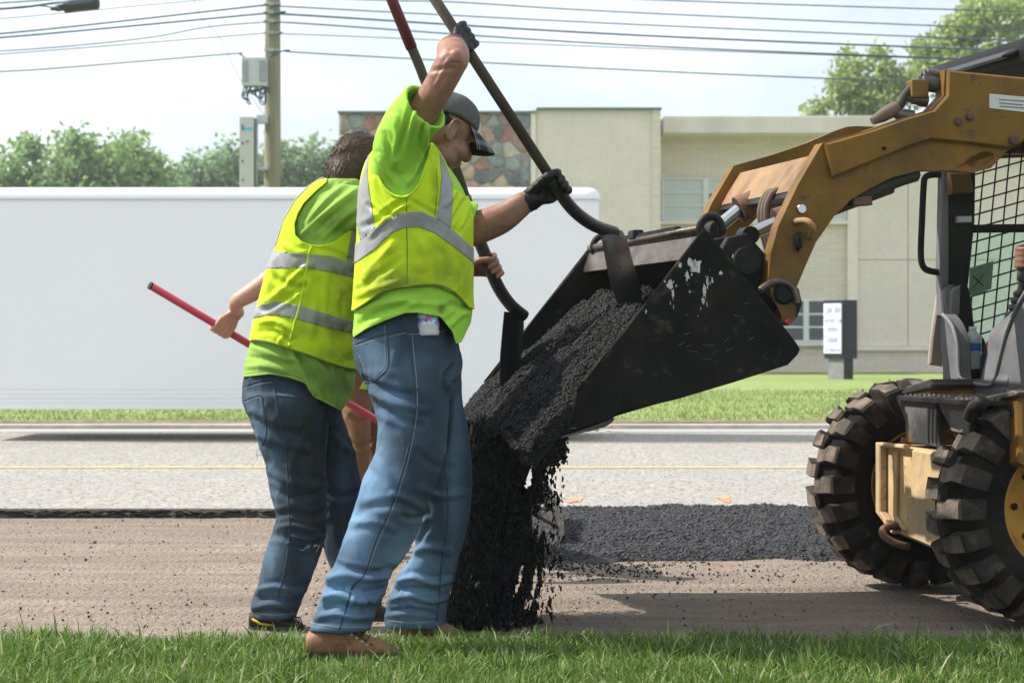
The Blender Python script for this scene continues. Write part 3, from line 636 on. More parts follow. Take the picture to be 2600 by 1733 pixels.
# fittings and jumper hose at the arm's tower
M_fit = mat('fitting_steel', (.10, .095, .09), .4, metal=.5, var=.3)
for px, py, r_, ln in ((2380, 207, .025, .05), (2356, 250, .018, .05), (2320, 290, .019, .055), (2384, 182, .014, .03), (2375, 188, .012, .03)):
    a, b = UW(px, py, VA); q = MB(); q.lathe([(.001, ln), (r_*.7, ln), (r_*.75, ln*.7), (r_, ln*.65), (r_, ln*.2), (r_*1.15, ln*.2), (r_*1.15, -.02)], LM(a, VA-.06, b), hu+Vector((0, 0, .15)), 14); q.build('hydraulic_fitting', M_fit, LD, auto=40)
pts = bez([LM(*(lambda t: (t[0], VA-.06, t[1]))(UW(x, y, VA-.06))) for x, y in ((2352, 222), (2322, 222), (2300, 240), (2288, 262), (2276, 272))], 6)
q = MB(); q.tube(pts, .016, 10); q.build('jumper_hose', M_hose, LD, smooth=True)
pts = [LM(*(lambda t: (t[0], VA-.06, t[1]))(UW(x, y, VA-.06))) for x, y in ((2280, 270), (2268, 278), (2240, 294), (2214, 308))]
q = MB(); q.tube(pts, [.018, .024, .022, .013], 12); q.build('hose_coupling', M_hosed, LD, auto=40)
q = MB(); a, b = UW(2346, 222, VA); q.box((a-.03, VA-.09, b-.03), (a+.03, VA-.03, b+.03), .008); q.fr = None
V = [LM(*v) for v in q.V]; q.V = V; q.build('hose_block', M_cat, LD)

# ------------------------------------------------------------------ bucket
VB = .80
near = [(1791, 581), (1824, 620), (1925, 744), (2024, 872), (2032, 886), (2026, 900), (2001, 926), (1867, 969), (1724, 1012), (1580, 1046), (1549, 1060), (1552, 1068), (1535, 1079), (1500, 1092), (1437, 1106), (1452, 1050), (1466, 998), (1628, 783)]
bk = plate('bucket_side', near, VB-.014, VB, M_buck, ch=.003)
on = [UW(x, y, VB) for x, y in near]
q = MB(); q.prism(on, lambda a, b, t: LM(a, t, b), -VB, -VB+.014, .003); q.build('bucket_side', M_buck, LD, auto=35)
# wear plate welded on the near side and rim bar along the front edge
plate('wear_plate', [(1500, 1078), (1560, 1058), (1572, 1040), (1590, 985), (1570, 960), (1478, 1000), (1462, 1040), (1446, 1098)], VB+.0005, VB+.008, M_buck, vt=VB, ch=.003)
for s_ in (1, -1):
    a, b = UW(1468, 996, VB), UW(1789, 584, VB); q = MB(); q.tube([LM(a[0], s_*(VB-.006), a[1]), LM(b[0], s_*(VB-.006), b[1])], .006, 8); q.build('edge_bar', M_buck, LD, smooth=True)
# shell: floor, heel and back as one bent sheet
prof = [(1437, 1104), (1560, 1058), (1724, 1010), (1867, 966), (1995, 925), (2020, 905), (2026, 888), (2016, 868), (1925, 748), (1860, 668), (1832, 640), (1812, 622), (1797, 602), (1790, 584)]
pw = [UW(x, y, VB) for x, y in prof]; nn = len(pw); V = []; Fc = []
ins = []
for i in range(nn):
    a = Vector(pw[max(i-1, 0)]); b = Vector(pw[min(i+1, nn-1)]); t = (b-a).normalized(); n_ = Vector((-t.y, t.x)); ins.append(Vector(pw[i])-n_*.012)
cen = Vector(UW(1750, 850, VB))
if (ins[5]-cen).length > (Vector(pw[5])-cen).length: ins = [2*Vector(p)-i_ for p, i_ in zip(pw, ins)]
for v_ in (-VB+.0145, VB-.0145):
    for p in pw: V.append(LM(p[0], v_, p[1]))
    for p in ins: V.append(LM(p.x, v_, p.y))
q = MB(); h_ = 2*nn
for i in range(nn-1):
    Fc += [(i, i+1, h_+i+1, h_+i), (nn+i, h_+nn+i, h_+nn+i+1, nn+i+1), (i, nn+i, nn+i+1, i+1), (h_+i, h_+i+1, h_+nn+i+1, h_+nn+i)]
Fc += [(0, h_, h_+nn, nn), (nn-1, 2*nn-1, h_+2*nn-1, h_+nn-1)]
q.add(V, Fc); q.build('bucket_shell', M_buck, LD, auto=30)
# worn brow plate along the top
br = [UW(x, y, VB) for x, y in ((1790, 582), (1784, 600), (1771, 640), (1768, 654), (1776, 656), (1790, 620), (1798, 596))]
q = MB(); q.prism(br, lambda a, b, t: LM(a, t, b), -VB+.015, VB-.015, .002); brow = q.build('bucket_brow', M_worn, LD, auto=35)
a, b = UW(1788, 584, VB); q = MB()
q.tube([LM(a, -VB+.02, b+.006), LM(a, VB-.03, b+.006)], .012, 8); q.build('top_bar', M_worn, brow, smooth=True)
for k in range(44):                                     # serrated step along the top edge
    v_ = -.42+k*.021
    if -.12 < v_ < -.02: continue
    q = MB(); V = [(a-.012, v_, b+.014), (a+.012, v_, b+.014), (a+.012, v_+.012, b+.014), (a-.012, v_+.012, b+.014), (a-.008, v_+.003, b+.026), (a+.008, v_+.003, b+.026), (a+.008, v_+.009, b+.026), (a-.008, v_+.009, b+.026)]
    q.fr = LM; q.add(V, [(0, 1, 5, 4), (1, 2, 6, 5), (2, 3, 7, 6), (3, 0, 4, 7), (4, 5, 6, 7)]); q.build('step_tooth', M_blk, brow)
q = MB(LM); q.box((a-.02, -.11, b+.008), (a+.02, -.03, b+.04), .008); q.build('asphalt_crust', M_blk, brow)
for v_ in (VB-.03, -VB+.10):                            # lifting eyes
    pts = [LM(a-.03+.036*math.cos(g), v_, b+.005+.04*math.sin(g)) for g in np.linspace(-.6, math.pi+.3, 14)]
    q = MB(); q.tube(pts, .0125, 9); q.build('lifting_eye', M_blk, LD, smooth=True)
# cutting edge under the lip
lp = [UW(x, y, VB) for x, y in ((1425, 1111), (1437, 1104), (1560, 1061), (1552, 1072), (1535, 1083))]
q = MB(); q.prism(lp, lambda a_, b_, t: LM(a_, t, b_), -VB-.012, VB+.012, .002); q.build('cutting_edge', M_worn, LD, auto=35)
# coupler behind the bucket: side cheeks, hub and cross tube
for v_ in (.44, .22, -.22, -.44):
    ck = [UW(x, y, .5) for x, y in ((1835, 640), (1858, 600), (1905, 590), (1950, 640), (1960, 700), (1935, 745), (1985, 720), (2012, 735), (2022, 765), (2005, 800), (1978, 815))]
    q = MB(); q.prism(ck, lambda a_, b_, t: LM(a_, t, b_), v_-.02, v_+.02, .004); q.build('coupler_cheek', M_blk, LD, auto=35)
a, b = UW(1900, 660, .5); q = MB(); q.tube([LM(a, -.5, b), LM(a, .5, b)], .045, 14); q.build('coupler_tube', M_blk, LD, auto=40)
cr_ = [UW(x, y, .5) for x, y in ((1925, 742), (1940, 722), (1970, 708), (2000, 712), (2022, 735), (2030, 770), (2018, 803), (1995, 826), (1980, 800)) ]
q = MB(); q.prism(cr_, lambda a_, b_, t: LM(a_, t, b_), .455, .535, .008); q.build('coupler_ear', M_blk, LD, auto=35)
q = MB(); q.tube([LM(*(lambda t: (t[0], .55, t[1]))(UW(x, y, .55))) for x, y in bez([(1930, 737), (1950, 722), (1978, 714), (2003, 722), (2018, 742), (2024, 770)], 5)], .012, 8); q.build('ear_rim', M_worn, LD, smooth=True)
a, b = UW(1990, 815, .5); q = MB(); q.lathe([(.001, .012), (.009, .012), (.010, 0)], LM(a, .545, b), hv, 12); q.build('latch_pin', mat('latch_red', (.35, .02, .03), .4), LD, auto=40)
# paint chips on the bucket's near side
M_scrape = mat('bare_scrape', (.10, .085, .065), .5, var=.3, bump=0)
def sdp(p, poly):
    p = np.array(p, float); poly = np.array(poly, float); d = 1e9; ins = False; p = p[0]
    for i in range(len(poly)):
        a, b = poly[i-1], poly[i]; ab = b-a; t = min(1, max(0, (p-a)@ab/(ab@ab+1e-9))); d = min(d, np.linalg.norm(p-a-t*ab))
        if (a[1] > p[1]) != (b[1] > p[1]) and p[0] < (b[0]-a[0])*(p[1]-a[1])/(b[1]-a[1])+a[0]: ins = not ins
    return d if ins else -d
rr = random.Random(11)
for (px, py, sx_, sy_) in ((1762, 672, 22, 26), (1745, 700, 7, 16), (1702, 722, 10, 12), (1708, 745, 4, 20), (1788, 740, 5, 22), (1796, 715, 4, 18), (1786, 765, 4, 12), (1808, 712, 3, 10), (1510, 1091, 26, 5), (1475, 1100, 16, 3), (1545, 1071, 8, 4), (1860, 650, 3, 8), (1640, 790, 3, 6)):
    for rep in range(1 if max(sx_, sy_) < 9 else 5):
        n = 14; poly = []; k2 = 1. if rep == 0 else rr.uniform(.12, .35); ox_, oy_ = (0, 0) if rep == 0 else (rr.gauss(0, sx_*1.1), rr.gauss(0, sy_*1.1))
        for i in range(n):
            g = 2*math.pi*i/n; k_ = (.35+.75*rr.random())*k2; poly.append((px+ox_+sx_*k_*math.cos(g), py+oy_+sy_*k_*math.sin(g)))
        off = .0085 if py > 1050 else .0
        plate('paint_chip', poly, VB+.0006+off, VB+.0014+off, M_whitechip, vt=VB, ch=0)
for k in range(16):                                     # scrapes
    x_, y_ = rr.uniform(1600, 1960), rr.uniform(720, 960)
    if sdp([(x_, y_)], near) < 25: continue
    g = rr.uniform(-.6, .2); l_ = rr.uniform(8, 34); plate('scrape', [(x_, y_), (x_+l_*math.cos(g), y_+l_*math.sin(g)), (x_+l_*math.cos(g)+.5, y_+l_*math.sin(g)+1.1), (x_+1, y_+1.2)], VB+.0006, VB+.0012, M_scrape, vt=VB, ch=0)

# ------------------------------------------------------------------ wheels
def wheel(v_, u_=0., side=1, name='wheel'):
    RW, W = .395, .29
    fr = lambda a, b, c: LM(u_+a, v_+b, RW+c)
    prof = [(.205, -.115), (.215, -.135), (.26, -.145), (.31, -.142), (.345, -.13), (.356, -.10), (.360, -.05), (.362, 0), (.360, .05), (.356, .10), (.345, .13), (.31, .142), (.26, .145), (.215, .135), (.205, .115)]
    q = MB(fr); n = 72; V = []; Fc = []
    for r_, h_ in prof:
        for k in range(n): g = 2*math.pi*k/n; V.append((r_*math.cos(g), h_, r_*math.sin(g)))
    for i in range(len(prof)-1):
        for k in range(n): Fc.append((i*n+k, i*n+(k+1) % n, (i+1)*n+(k+1) % n, (i+1)*n+k))
    q.add(V, Fc)
    rim = MB(fr); rp = [(.02, -.02*side), (.10, -.02*side), (.115, .0), (.165, .015), (.19, -.03), (.20, -.115), (.215, -.122), (.215, -.128), (.205, -.13), (.205, .13), (.215, .128), (.215, .122), (.2, .115), (.185, .06), (.165, .03), (.1, .02)]
    V = []; Fc = []; n2 = 48
    for r_, h_ in rp:
        for k in range(n2): g = 2*math.pi*k/n2; V.append((r_*math.cos(g), h_, r_*math.sin(g)))
    for i in range(len(rp)-1):
        for k in range(n2): Fc.append((i*n2+k, i*n2+(k+1) % n2, (i+1)*n2+(k+1) % n2, (i+1)*n2+k))
    rim.add(V, Fc); wo_ = rim.build(name, M_rim, LD, auto=40)
    ty = q.build('tyre', M_tyre, wo_, auto=60)
    NL = 21; M_lugside = mat('lug_rubber', (.030, .025, .021), .9, spec=.1, var=.4, scale=16, bump=.4, bscale=50, col2=(.085, .068, .053), mix_scale=11, lo=.5, hi=.66)
    lug = None
    for s_ in (1, -1):
        for k in range(NL):
            g0 = 2*math.pi*(k+(0 if s_ > 0 else .5))/NL; pts = []
            # chevron block: outline in (arc angle, width), bottom and top rings
            ol = [(-.082, .155), (.095, .155), (.095, .098), (.042, .052), (.042, -.012), (-.090, -.012), (-.102, .05), (-.082, .095)]
            V = []
            jr = random.Random(k*7+s_)
            for (rr_, kx) in ((.338, 1.10), (.384, 1.0), (.393, .86)):
                for (da, b_) in ol:
                    ca = sum(p[0] for p in ol)/8; cb_ = sum(p[1] for p in ol)/8
                    ga = g0+(ca+(da-ca)*kx)*1.0; bb = (cb_+(b_-cb_)*kx)*s_
                    rad = rr_-((.014 if rr_ > .35 else .05) if abs(bb) > .125 else 0)
                    rad += jr.uniform(-.004, .002) if rr_ > .35 else 0; ga += jr.uniform(-.008, .008); V.append((rad*math.cos(ga), bb, rad*math.sin(ga)))
            Fc = [(j*8+i, j*8+(i+1) % 8, (j+1)*8+(i+1) % 8, (j+1)*8+i) for j in (0, 1) for i in range(8)]+[tuple(range(16, 24))]
            l_ = MB(fr); l_.add(V, Fc); lo_ = l_.build('tread_lug', [M_lugside, M_tread], wo_, auto=30); lo_.data.polygons.foreach_set('material_index', [0]*8+[0]*8+[1])
    hb = MB(fr); hb.lathe([(.07, -.03), (.07, .04), (.05, .06), (.001, .06)], (0, 0, 0), (0, side, 0), 20); hb.build('hub', M_rim, wo_, auto=40)
    for k in range(8):
        g = 2*math.pi*k/8; nb = MB(fr); nb.lathe([(.012, 0), (.012, .03), (.001, .034)], (.135*math.cos(g), .005*side, .135*math.sin(g)), (0, side, 0), 6); nb.build('wheel_nut', M_blk, wo_)
    return wo_
wheel(.62, 0, 1); wheel(-.62, 0, -1); wheel(.62, -1.0, 1); wheel(-.62, -1.0, -1)

# ------------------------------------------------------------------ chassis front, steps
UF = .20
fc = [VW(x, y, UF) for x, y in ((2231, 1125), (2231, 1299), (2271, 1352), (2384, 1402), (2440, 1400), (2470, 1370), (2478, 1172), (2340, 1140))]
q = MB(); q.prism(fc, lambda a, b, t: LM(t, a, b), -1.5, UF, .012); q.build('chassis', M_catd, LD, auto=35)
fl = [VW(x, y, UF+.02) for x, y in ((2229, 1122), (2229, 1300), (2270, 1355), (2274, 1346), (2240, 1297), (2240, 1133), (2300, 1139), (2300, 1128))]
q = MB(); q.prism(fl, lambda a, b, t: LM(t, a, b), UF+.001, UF+.03, .004); q.build('chassis_flange', M_catd, LD, auto=35)
rb_ = [VW(x, y, UF+.01) for x, y in ((2270, 1150), (2278, 1148), (2276, 1310), (2300, 1345), (2292, 1348), (2268, 1312))]
q = MB(); q.prism(rb_, lambda a, b, t: LM(t, a, b), UF+.001, UF+.012, .003); q.build('weld_bead', M_catd, LD, auto=35)
c_ = Vector((*VW(2298, 1362, UF),)); pts = [LM(UF+.0+.085*abs(math.sin(g)), c_.x+.045*math.cos(g), c_.y+.035*math.sin(g-1.2)) for g in np.linspace(0, math.pi, 12)]
q = MB(); q.tube(pts, .014, 9); q.build('tow_loop', M_rust, LD, smooth=True)
for (x, y) in ((2278, 1131), (2427, 1176)):
    a, b = VW(x, y, UF); q = MB(); q.lathe([(.001, .03), (.014, .03), (.016, .01), (.02, .01), (.02, 0)], LM(UF-.03, a, b), (0, 0, 1), 8); q.build('grease_cap', mat('cap_pink', (.33, .10, .12), .6), LD)
# uprights (yellow) left and right of the step, capped with worn pads
for nm, poly, du in (('upright', ((2297, 1000), (2363, 985), (2366, 1130), (2297, 1128)), -.02), ('upright', ((2494, 1022), (2586, 1000), (2590, 1180), (2500, 1190)), .0)):
    pf = [VW(x, y, UF+du) for x, y in poly]; q = MB(); q.prism(pf, lambda a, b, t: LM(t, a, b), UF-.5, UF+du, .01); q.build(nm, M_cat, LD, auto=35)
for poly, du in ((((2290, 998), (2303, 980), (2363, 962), (2370, 976), (2366, 986), (2298, 1002)), -.02), (((2484, 1018), (2496, 1008), (2574, 990), (2586, 996), (2584, 1006), (2494, 1026)), .01)):
    pf = [VW(x, y, UF+du) for x, y in poly]; q = MB(); q.prism(pf, lambda a, b, t: LM(t, a, b), UF-.26, UF+du+.005, .006); q.build('stop_pad', M_worn, LD, auto=35)
a, b = VW(2568, 1045, UF); q = MB(); q.lathe([(.001, .003), (.022, .003), (.022, 0)], LM(UF+.001, a, b), hu, 16); q.build('pin_hole', M_blk, LD)
# step: grated deck with triangular brackets
a0, b0 = VW(2276, 1003, UF+.12); a1, b1 = VW(2470, 1010, UF+.12)
q = MB(LM); q.box((UF-.2, a0, b0-.018), (UF+.12, a1, b0), .004); stp = q.build('step_deck', M_blk, LD)
rr = random.Random(2)
for i in range(9):
    for j in range(15):
        u_ = UF-.18+i*.034; v_ = a0+.02+j*(a1-a0-.04)/14
        q = MB(LM); V = [(u_-.009, v_, b0), (u_, v_-.009, b0), (u_+.009, v_, b0), (u_, v_+.009, b0), (u_-.004, v_, b0+.007), (u_, v_-.004, b0+.007), (u_+.004, v_, b0+.007), (u_, v_+.004, b0+.007)]
        q.add(V, [(0, 1, 5, 4), (1, 2, 6, 5), (2, 3, 7, 6), (3, 0, 4, 7), (4, 5, 6, 7)]); q.build('grip_stud', M_tread, stp)
for poly, u0_, u1_ in ((((2276, 1006), (2374, 1020), (2384, 1136), (2316, 1124)), UF+.085, UF+.1), (((2379, 1020), (2470, 1013), (2458, 1146), (2440, 1140)), UF+.085, UF+.1)):
    pf = [VW(x, y, u1_) for x, y in poly]; q = MB(); q.prism(pf, lambda a, b, t: LM(t, a, b), u0_, u1_, .003); q.build('step_bracket', M_blk if poly[0][0] > 2300 else mat('dusty_black', (.10, .095, .09), .8, var=.3, scale=9, col2=(.03, .03, .03), mix_scale=6), LD)
pts = bez([LM(*(lambda t: (UF+.14, t[0], t[1]))(VW(x, y, UF+.14))) for x, y in ((2462, 1060), (2472, 1035), (2495, 1022))], 5)
q = MB(); q.tube(pts, .022, 10); q.build('step_bar', M_blk, LD, smooth=True)
# body behind, mostly past the frame
q = MB(LM); q.box((-1.75, -.44, .32), (-.75, .44, 1.15), .04); q.build('engine_body', M_cat, LD, auto=40)
q = MB(LM); q.box((-1.6, -.40, 1.152), (-.95, .40, 1.42), .06); q.build('engine_hood', M_blk, LD, auto=40)
for s_ in (1, -1):
    q = MB(LM); q.box((-1.5, s_*.46, .4), (-1.1, s_*.58, 1.5), .02); q.build('rear_tower', M_cat, LD, auto=40)

# ------------------------------------------------------------------ cab
VC = -.43
post = [(2396, 440), (2420, 436), (2478, 440), (2476, 560), (2462, 700), (2446, 860), (2436, 960), (2404, 960), (2390, 820), (2388, 700)]
def cplate(name, poly, v0, v1, m, ch=.006, vt=None, **kw):
    vt = v1 if vt is None else vt
    q = MB(); q.prism([UW(x, y, vt) for x, y in poly], lambda a, b, t: LM(a, t, b), v0, v1, ch); return q.build(name, m, LD, auto=35, **kw)
cplate('cab_post', [(2412, 432), (2478, 436), (2476, 560), (2462, 700), (2440, 870), (2412, 870)], VC-.05, VC, M_blk)
cplate('post_edge', [(2394, 432), (2411, 432), (2411, 800), (2392, 800), (2388, 690)], VC-.06, VC-.005, M_grey)
o_ = [UW(x, y, VC) for x, y in ((2412, 432), (2478, 436), (2476, 560), (2462, 700), (2440, 870), (2412, 870))]
q = MB(); q.prism(o_, lambda a, b, t: LM(a, t, b), -VC, -VC+.05, .006); q.build('cab_post', M_blk, LD, auto=35)
# strap and hinge on post
cplate('post_hinge', [(2430, 548), (2468, 547), (2468, 565), (2430, 566)], VC+.001, VC+.025, M_steel, ch=.003)
cplate('cab_bracket', [(2410, 438), (2465, 438), (2474, 486), (2468, 490), (2416, 494)], VC+.001, VC+.05, M_cat)
# grab rail on the front of the far post
pts = bez([LM(*(lambda t: (t[0], VC-.03, t[1]))(UW(x, y, VC-.03))) for x, y in ((2400, 444), (2372, 443), (2350, 450), (2345, 475), (2341, 560), (2338, 640), (2342, 672), (2356, 686), (2390, 692))], 5)
q = MB(); q.tube(pts, .0125, 10); q.build('grab_rail', M_blk, LD, smooth=True)
# lower front panel (dusty) and moulded plastic frame round the entrance
cplate('front_panel', [(2390, 700), (2398, 700), (2400, 840), (2394, 930), (2360, 925), (2366, 860), (2380, 760)], VC-.09, VC-.062, mat('dusty_panel', (.33, .28, .23), .85, var=.15, scale=8))
UE = .02
def eplate(name, poly, u0, u1, m, ch=.006):
    q = MB(); q.prism([VW(x, y, u1) for x, y in poly], lambda a, b, t: LM(t, a, b), u0, u1, ch); return q.build(name, m, LD, auto=40)
ent = [tuple(p) for p in bez([(2388, 800), (2386, 850), (2392, 930), (2398, 992), (2440, 1003), (2520, 1010), (2590, 1015), (2660, 1015), (2660, 760), (2630, 735), (2600, 738), (2575, 790), (2552, 850), (2535, 920), (2524, 966), (2512, 978), (2470, 974), (2440, 966), (2434, 940), (2432, 880), (2420, 830), (2400, 800)], 4, True)]
eplate('entrance_frame', ent, UE-.05, UE, M_grey)
rim_ = [LM(*(lambda t: (UE+.004, t[0], t[1]))(VW(x, y, UE))) for x, y in bez([(2396, 798), (2420, 826), (2434, 878), (2437, 940), (2444, 964), (2470, 972), (2512, 977), (2526, 966), (2538, 920), (2556, 850), (2580, 790), (2606, 742)], 5)]
q = MB(); q.tube(rim_, .007, 8); q.build('entrance_rim', mat('cab_plastic_light', (.20, .20, .21), .75, var=.15, scale=9), LD, smooth=True)
# floor, interior pods
q = MB(LM); q.box((-.75, -.40, .62), (-.06, .40, .66)); q.build('cab_floor', M_greyd, LD)
cplate('side_pod', [tuple(p) for p in bez([(2418, 735), (2440, 721), (2456, 722), (2468, 760), (2476, 830), (2500, 860), (2512, 900), (2520, 930), (2560, 950), (2560, 1000), (2440, 1000), (2425, 860)], 3, True)], VC+.002, VC+.10, M_blk)
cplate('pod_face', [(2418, 740), (2428, 728), (2440, 724), (2438, 790), (2428, 828), (2416, 812)], VC+.101, VC+.13, M_grey)
cplate('joystick_console', [tuple(p) for p in bez([(2700, 760), (2630, 800), (2585, 840), (2575, 900), (2570, 1000), (2750, 1000)], 3, True)], .10, .34, M_grey, vt=.34)
# roof
q = MB(LM); q.box((-1.0, -.47, 1.86), (.02, .47, 1.95), .03); q.build('cab_roof', M_blk, LD, auto=40)
vis = [UW(x, y, 0.) for x, y in bez([(2425, 176), (2480, 150), (2540, 135), (2640, 118), (2700, 118), (2700, 190), (2600, 185), (2560, 160), (2500, 165), (2440, 182)], 3, True)]
q = MB(); q.prism([tuple(p) for p in vis], lambda a, b, t: LM(a, t, b), -.42, .42, .008); q.build('roof_visor', mat('visor_black', (.02, .021, .023), .35, var=.1, bump=.05), LD, auto=40)
q = MB(LM); q.box((-.95, -.43, .9), (-.85, .43, 1.85), .02); q.build('cab_rear_post', M_blk, LD)
# guard mesh of the far side: each bar a part
G_ = [UW(2476, 372, VC), UW(2700, 372, VC), UW(2700, 880, VC), UW(2470, 880, VC)]
u_lo, u_hi = -.9, UW(2474, 470, VC)[0]; w_lo, w_hi = UW(2500, 890, VC)[1], 1.86
cplate('guard_rail', [(2476, 570), (2760, 566), (2760, 588), (2474, 591)], VC-.02, VC-.0, M_blk, ch=.003)
def clipseg(a, b):
    a = np.array(a); b = np.array(b); t0, t1 = 0., 1.; d = b-a
    for p, q_ in ((-d[0], a[0]-u_lo), (d[0], u_hi-a[0]), (-d[1], a[1]-w_lo), (d[1], w_hi-a[1])):
        if abs(p) < 1e-9:
            if q_ < 0: return None
        else:
            t = q_/p
            if p < 0: t0 = max(t0, t)
            else: t1 = min(t1, t)
    return (a+d*t0, a+d*t1) if t1-t0 > .02 else None
sp_ = .052
ct = np.array((.0, 1.3))
for dirn, cross in (((-.93, .26), (-.10, 1.)), ((-.10, 1.), (-.93, .26))):
    dv = np.array(dirn); cv = np.array(cross)/np.linalg.norm(cross)
    for k in range(-24, 32):
        c = ct+cv*k*sp_; sgm = clipseg(c-dv*3, c+dv*3)
        if sgm is None: continue
        q = MB(); q.tube([LM(sgm[0][0], VC-.03, sgm[0][1]), LM(sgm[1][0], VC-.03, sgm[1][1])], .0032, 6); q.build('guard_bar', M_blk, LD, smooth=True)
gm = bpy.data.materials.new('tinted_glass'); gm.use_nodes = True; b = gm.node_tree.nodes['Principled BSDF']; b.inputs['Base Color'].default_value = (.74, .95, .89, 1); b.inputs['Transmission Weight'].default_value = 1.; b.inputs['Roughness'].default_value = .03; b.inputs['IOR'].default_value = 1.02
q = MB(LM); q.box((u_lo, VC-.012, w_lo-.1), (u_hi+.02, VC-.008, UW(2600, 591, VC)[1])); q.build('side_window', gm, LD)
cplate('window_label', [(2463, 680), (2523, 662), (2517, 733), (2470, 752), (2460, 744)], VC-.0075, VC-.0055, mat('label_green', (.13, .20, .15), .6, var=.1, scale=20), ch=0)
for a_, b_ in (((2468, 700), (2495, 725)), ((2495, 697), (2470, 730))):
    cplate('label_stroke', [(a_[0], a_[1]), (a_[0]+3, a_[1]-1), (b_[0]+3, b_[1]), (b_[0], b_[1]+1)], VC-.0053, VC-.0045, M_blk, ch=0)
# looped control cable behind
pts = bez([LM(*(lambda t: (t[0], -.25, t[1]))(UW(x, y, -.25))) for x, y in ((2505, 885), (2520, 865), (2550, 855), (2600, 853), (2650, 860))], 6)
q = MB(); q.tube(pts, .013, 9); q.build('red_cable', mat('cable_red', (.40, .015, .04), .35, bump=0), LD, smooth=True)
# joystick with bellows
c0 = LM(*(lambda t: (t[0], .0, t[1]))(UW(2588, 800, 0.)))
q = MB(); q.lathe([(.055, -.04), (.05, .0), (.035, .012), (.042, .02), (.042, .032), (.03, .038), (.037, .045), (.037, .056), (.026, .062), (.031, .07), (.03, .08), (.018, .09), (.016, .13)], c0, Vector((.12, 0, 1)), 18); q.build('joystick_bellows', M_blk, LD, auto=40)
tp = LM(*(lambda t: (t[0], .0, t[1]))(UW(2604, 655, 0.)))
q = MB(); q.tube([c0+Vector((.01, 0, .12)), c0+(tp-c0)*.75, tp], [.02, .026, .03], 12); q.build('joystick_grip', M_greyd, LD, smooth=True)

# ------------------------------------------------------------------ water bottle in the cab
def bottle(name, base, h, r, label, m_label, ax=(0, 0, 1), cap=True, w0=.44, w1=.62):
    b_ = empty(name, base, label, 'bottle'); ax = Vector(ax).normalized()
    M_pet = bpy.data.materials.get('pet_plastic')
    if not M_pet:
        M_pet = bpy.data.materials.new('pet_plastic'); M_pet.use_nodes = True; p = M_pet.node_tree.nodes['Principled BSDF']; p.inputs['Base Color'].default_value = (.93, .96, .97, 1); p.inputs['Transmission Weight'].default_value = .5; p.inputs['Roughness'].default_value = .1; p.inputs['IOR'].default_value = 1.3
    q = MB(); q.lathe([(r*.5, 0), (r*.9, .002), (r, .012), (r*.95, h*.12), (r, h*.2), (r*.95, h*.28), (r, h*.36), (r*.96, h*.42), (r*.97, h*.62), (r, h*.66), (r*.97, h*.74), (r*.75, h*.84), (r*.42, h*.91), (r*.38, h*.94), (r*.38, h*.99)], base, ax, 28); q.build('body', M_pet, b_, auto=60)
    q = MB(); q.lathe([(r*.985, h*w0), (r*1.01, h*(w0+.002)), (r*1.01, h*(w1-.002)), (r*.985, h*w1)], base, ax, 28); lb = q.build('wrap', m_label, b_, auto=40)
    if cap:
        q = MB(); q.lathe([(r*.42, h*.93), (r*.44, h*.932), (r*.44, h*1.0), (r*.40, h*1.01), (.001, h*1.01)], base, ax, 20); q.build('cap', mat('cap_white', (.7, .7, .7), .4, bump=0), b_, auto=40)
    return b_, lb
bt_, lb_ = bottle('water_bottle', LM(*(lambda t: (t[0], -.28, t[1]))(UW(2470, 937, -.28))), .155, .0325, 'clear plastic water bottle with blue wrap standing in the loader cab', mat('wrap_blue', (.03, .17, .45), .4, var=.15, scale=60, bump=0))
c0 = lb_.parent.location
q = MB(); q.lathe([(.0325, .155*.585), (.0326, .155*.587), (.0326, .155*.612), (.0325, .155*.614)], c0, (0, 0, 1), 28); q.build('wrap_band', mat('band_white', (.7, .7, .72), .4, bump=0), lb_)
# ================================================================== PEOPLE: toolkit
def ell(c, r, rot=None, n=20, m=14):
    V = []; Fc = []
    for j in range(m+1):
        t = math.pi*j/m
        for i in range(n):
            g = 2*math.pi*i/n; p = Vector((r[0]*math.sin(t)*math.cos(g), r[1]*math.sin(t)*math.sin(g), r[2]*math.cos(t)))
            if rot is not None: p = rot @ p
            V.append(Vector(c)+p)
    for j in range(m):
        for i in range(n): Fc.append((j*n+i, (j+1)*n+i, (j+1)*n+(i+1) % n, j*n+(i+1) % n))
    return V, Fc
def rings(C, A, B, n=28, e=2.0, cav=0.):
    """Closed skin over rings with centres C and half-axes A, B. cav > 0 hollows the last end to that depth."""
    m = len(C); C = [Vector(c) for c in C]; A = [Vector(a) for a in A]; B = [Vector(b) for b in B]
    if cav:
        t = (C[-1]-C[-2]).normalized()
        C += [C[-1]-t*.001, C[-1]-t*cav]; A += [A[-1]*.86, A[-1]*.80]; B += [B[-1]*.86, B[-1]*.80]; m += 2
    V = []; Fc = []
    for c, a, b in zip(C, A, B):
        for k in range(n):
            g = 2*math.pi*k/n; x, y = math.cos(g), math.sin(g); s = (abs(x)**e+abs(y)**e)**(-1/e); V.append(c+a*(x*s)+b*(y*s))
    for i in range(m-1):
        for k in range(n): Fc.append((i*n+k, i*n+(k+1) % n, (i+1)*n+(k+1) % n, (i+1)*n+k))
    V.append(C[0]); V.append(C[-1]); a0, a1 = len(V)-2, len(V)-1
    for k in range(n): Fc.append((a0, (k+1) % n, k)); Fc.append((a1, (m-1)*n+k, (m-1)*n+(k+1) % n))
    return V, Fc
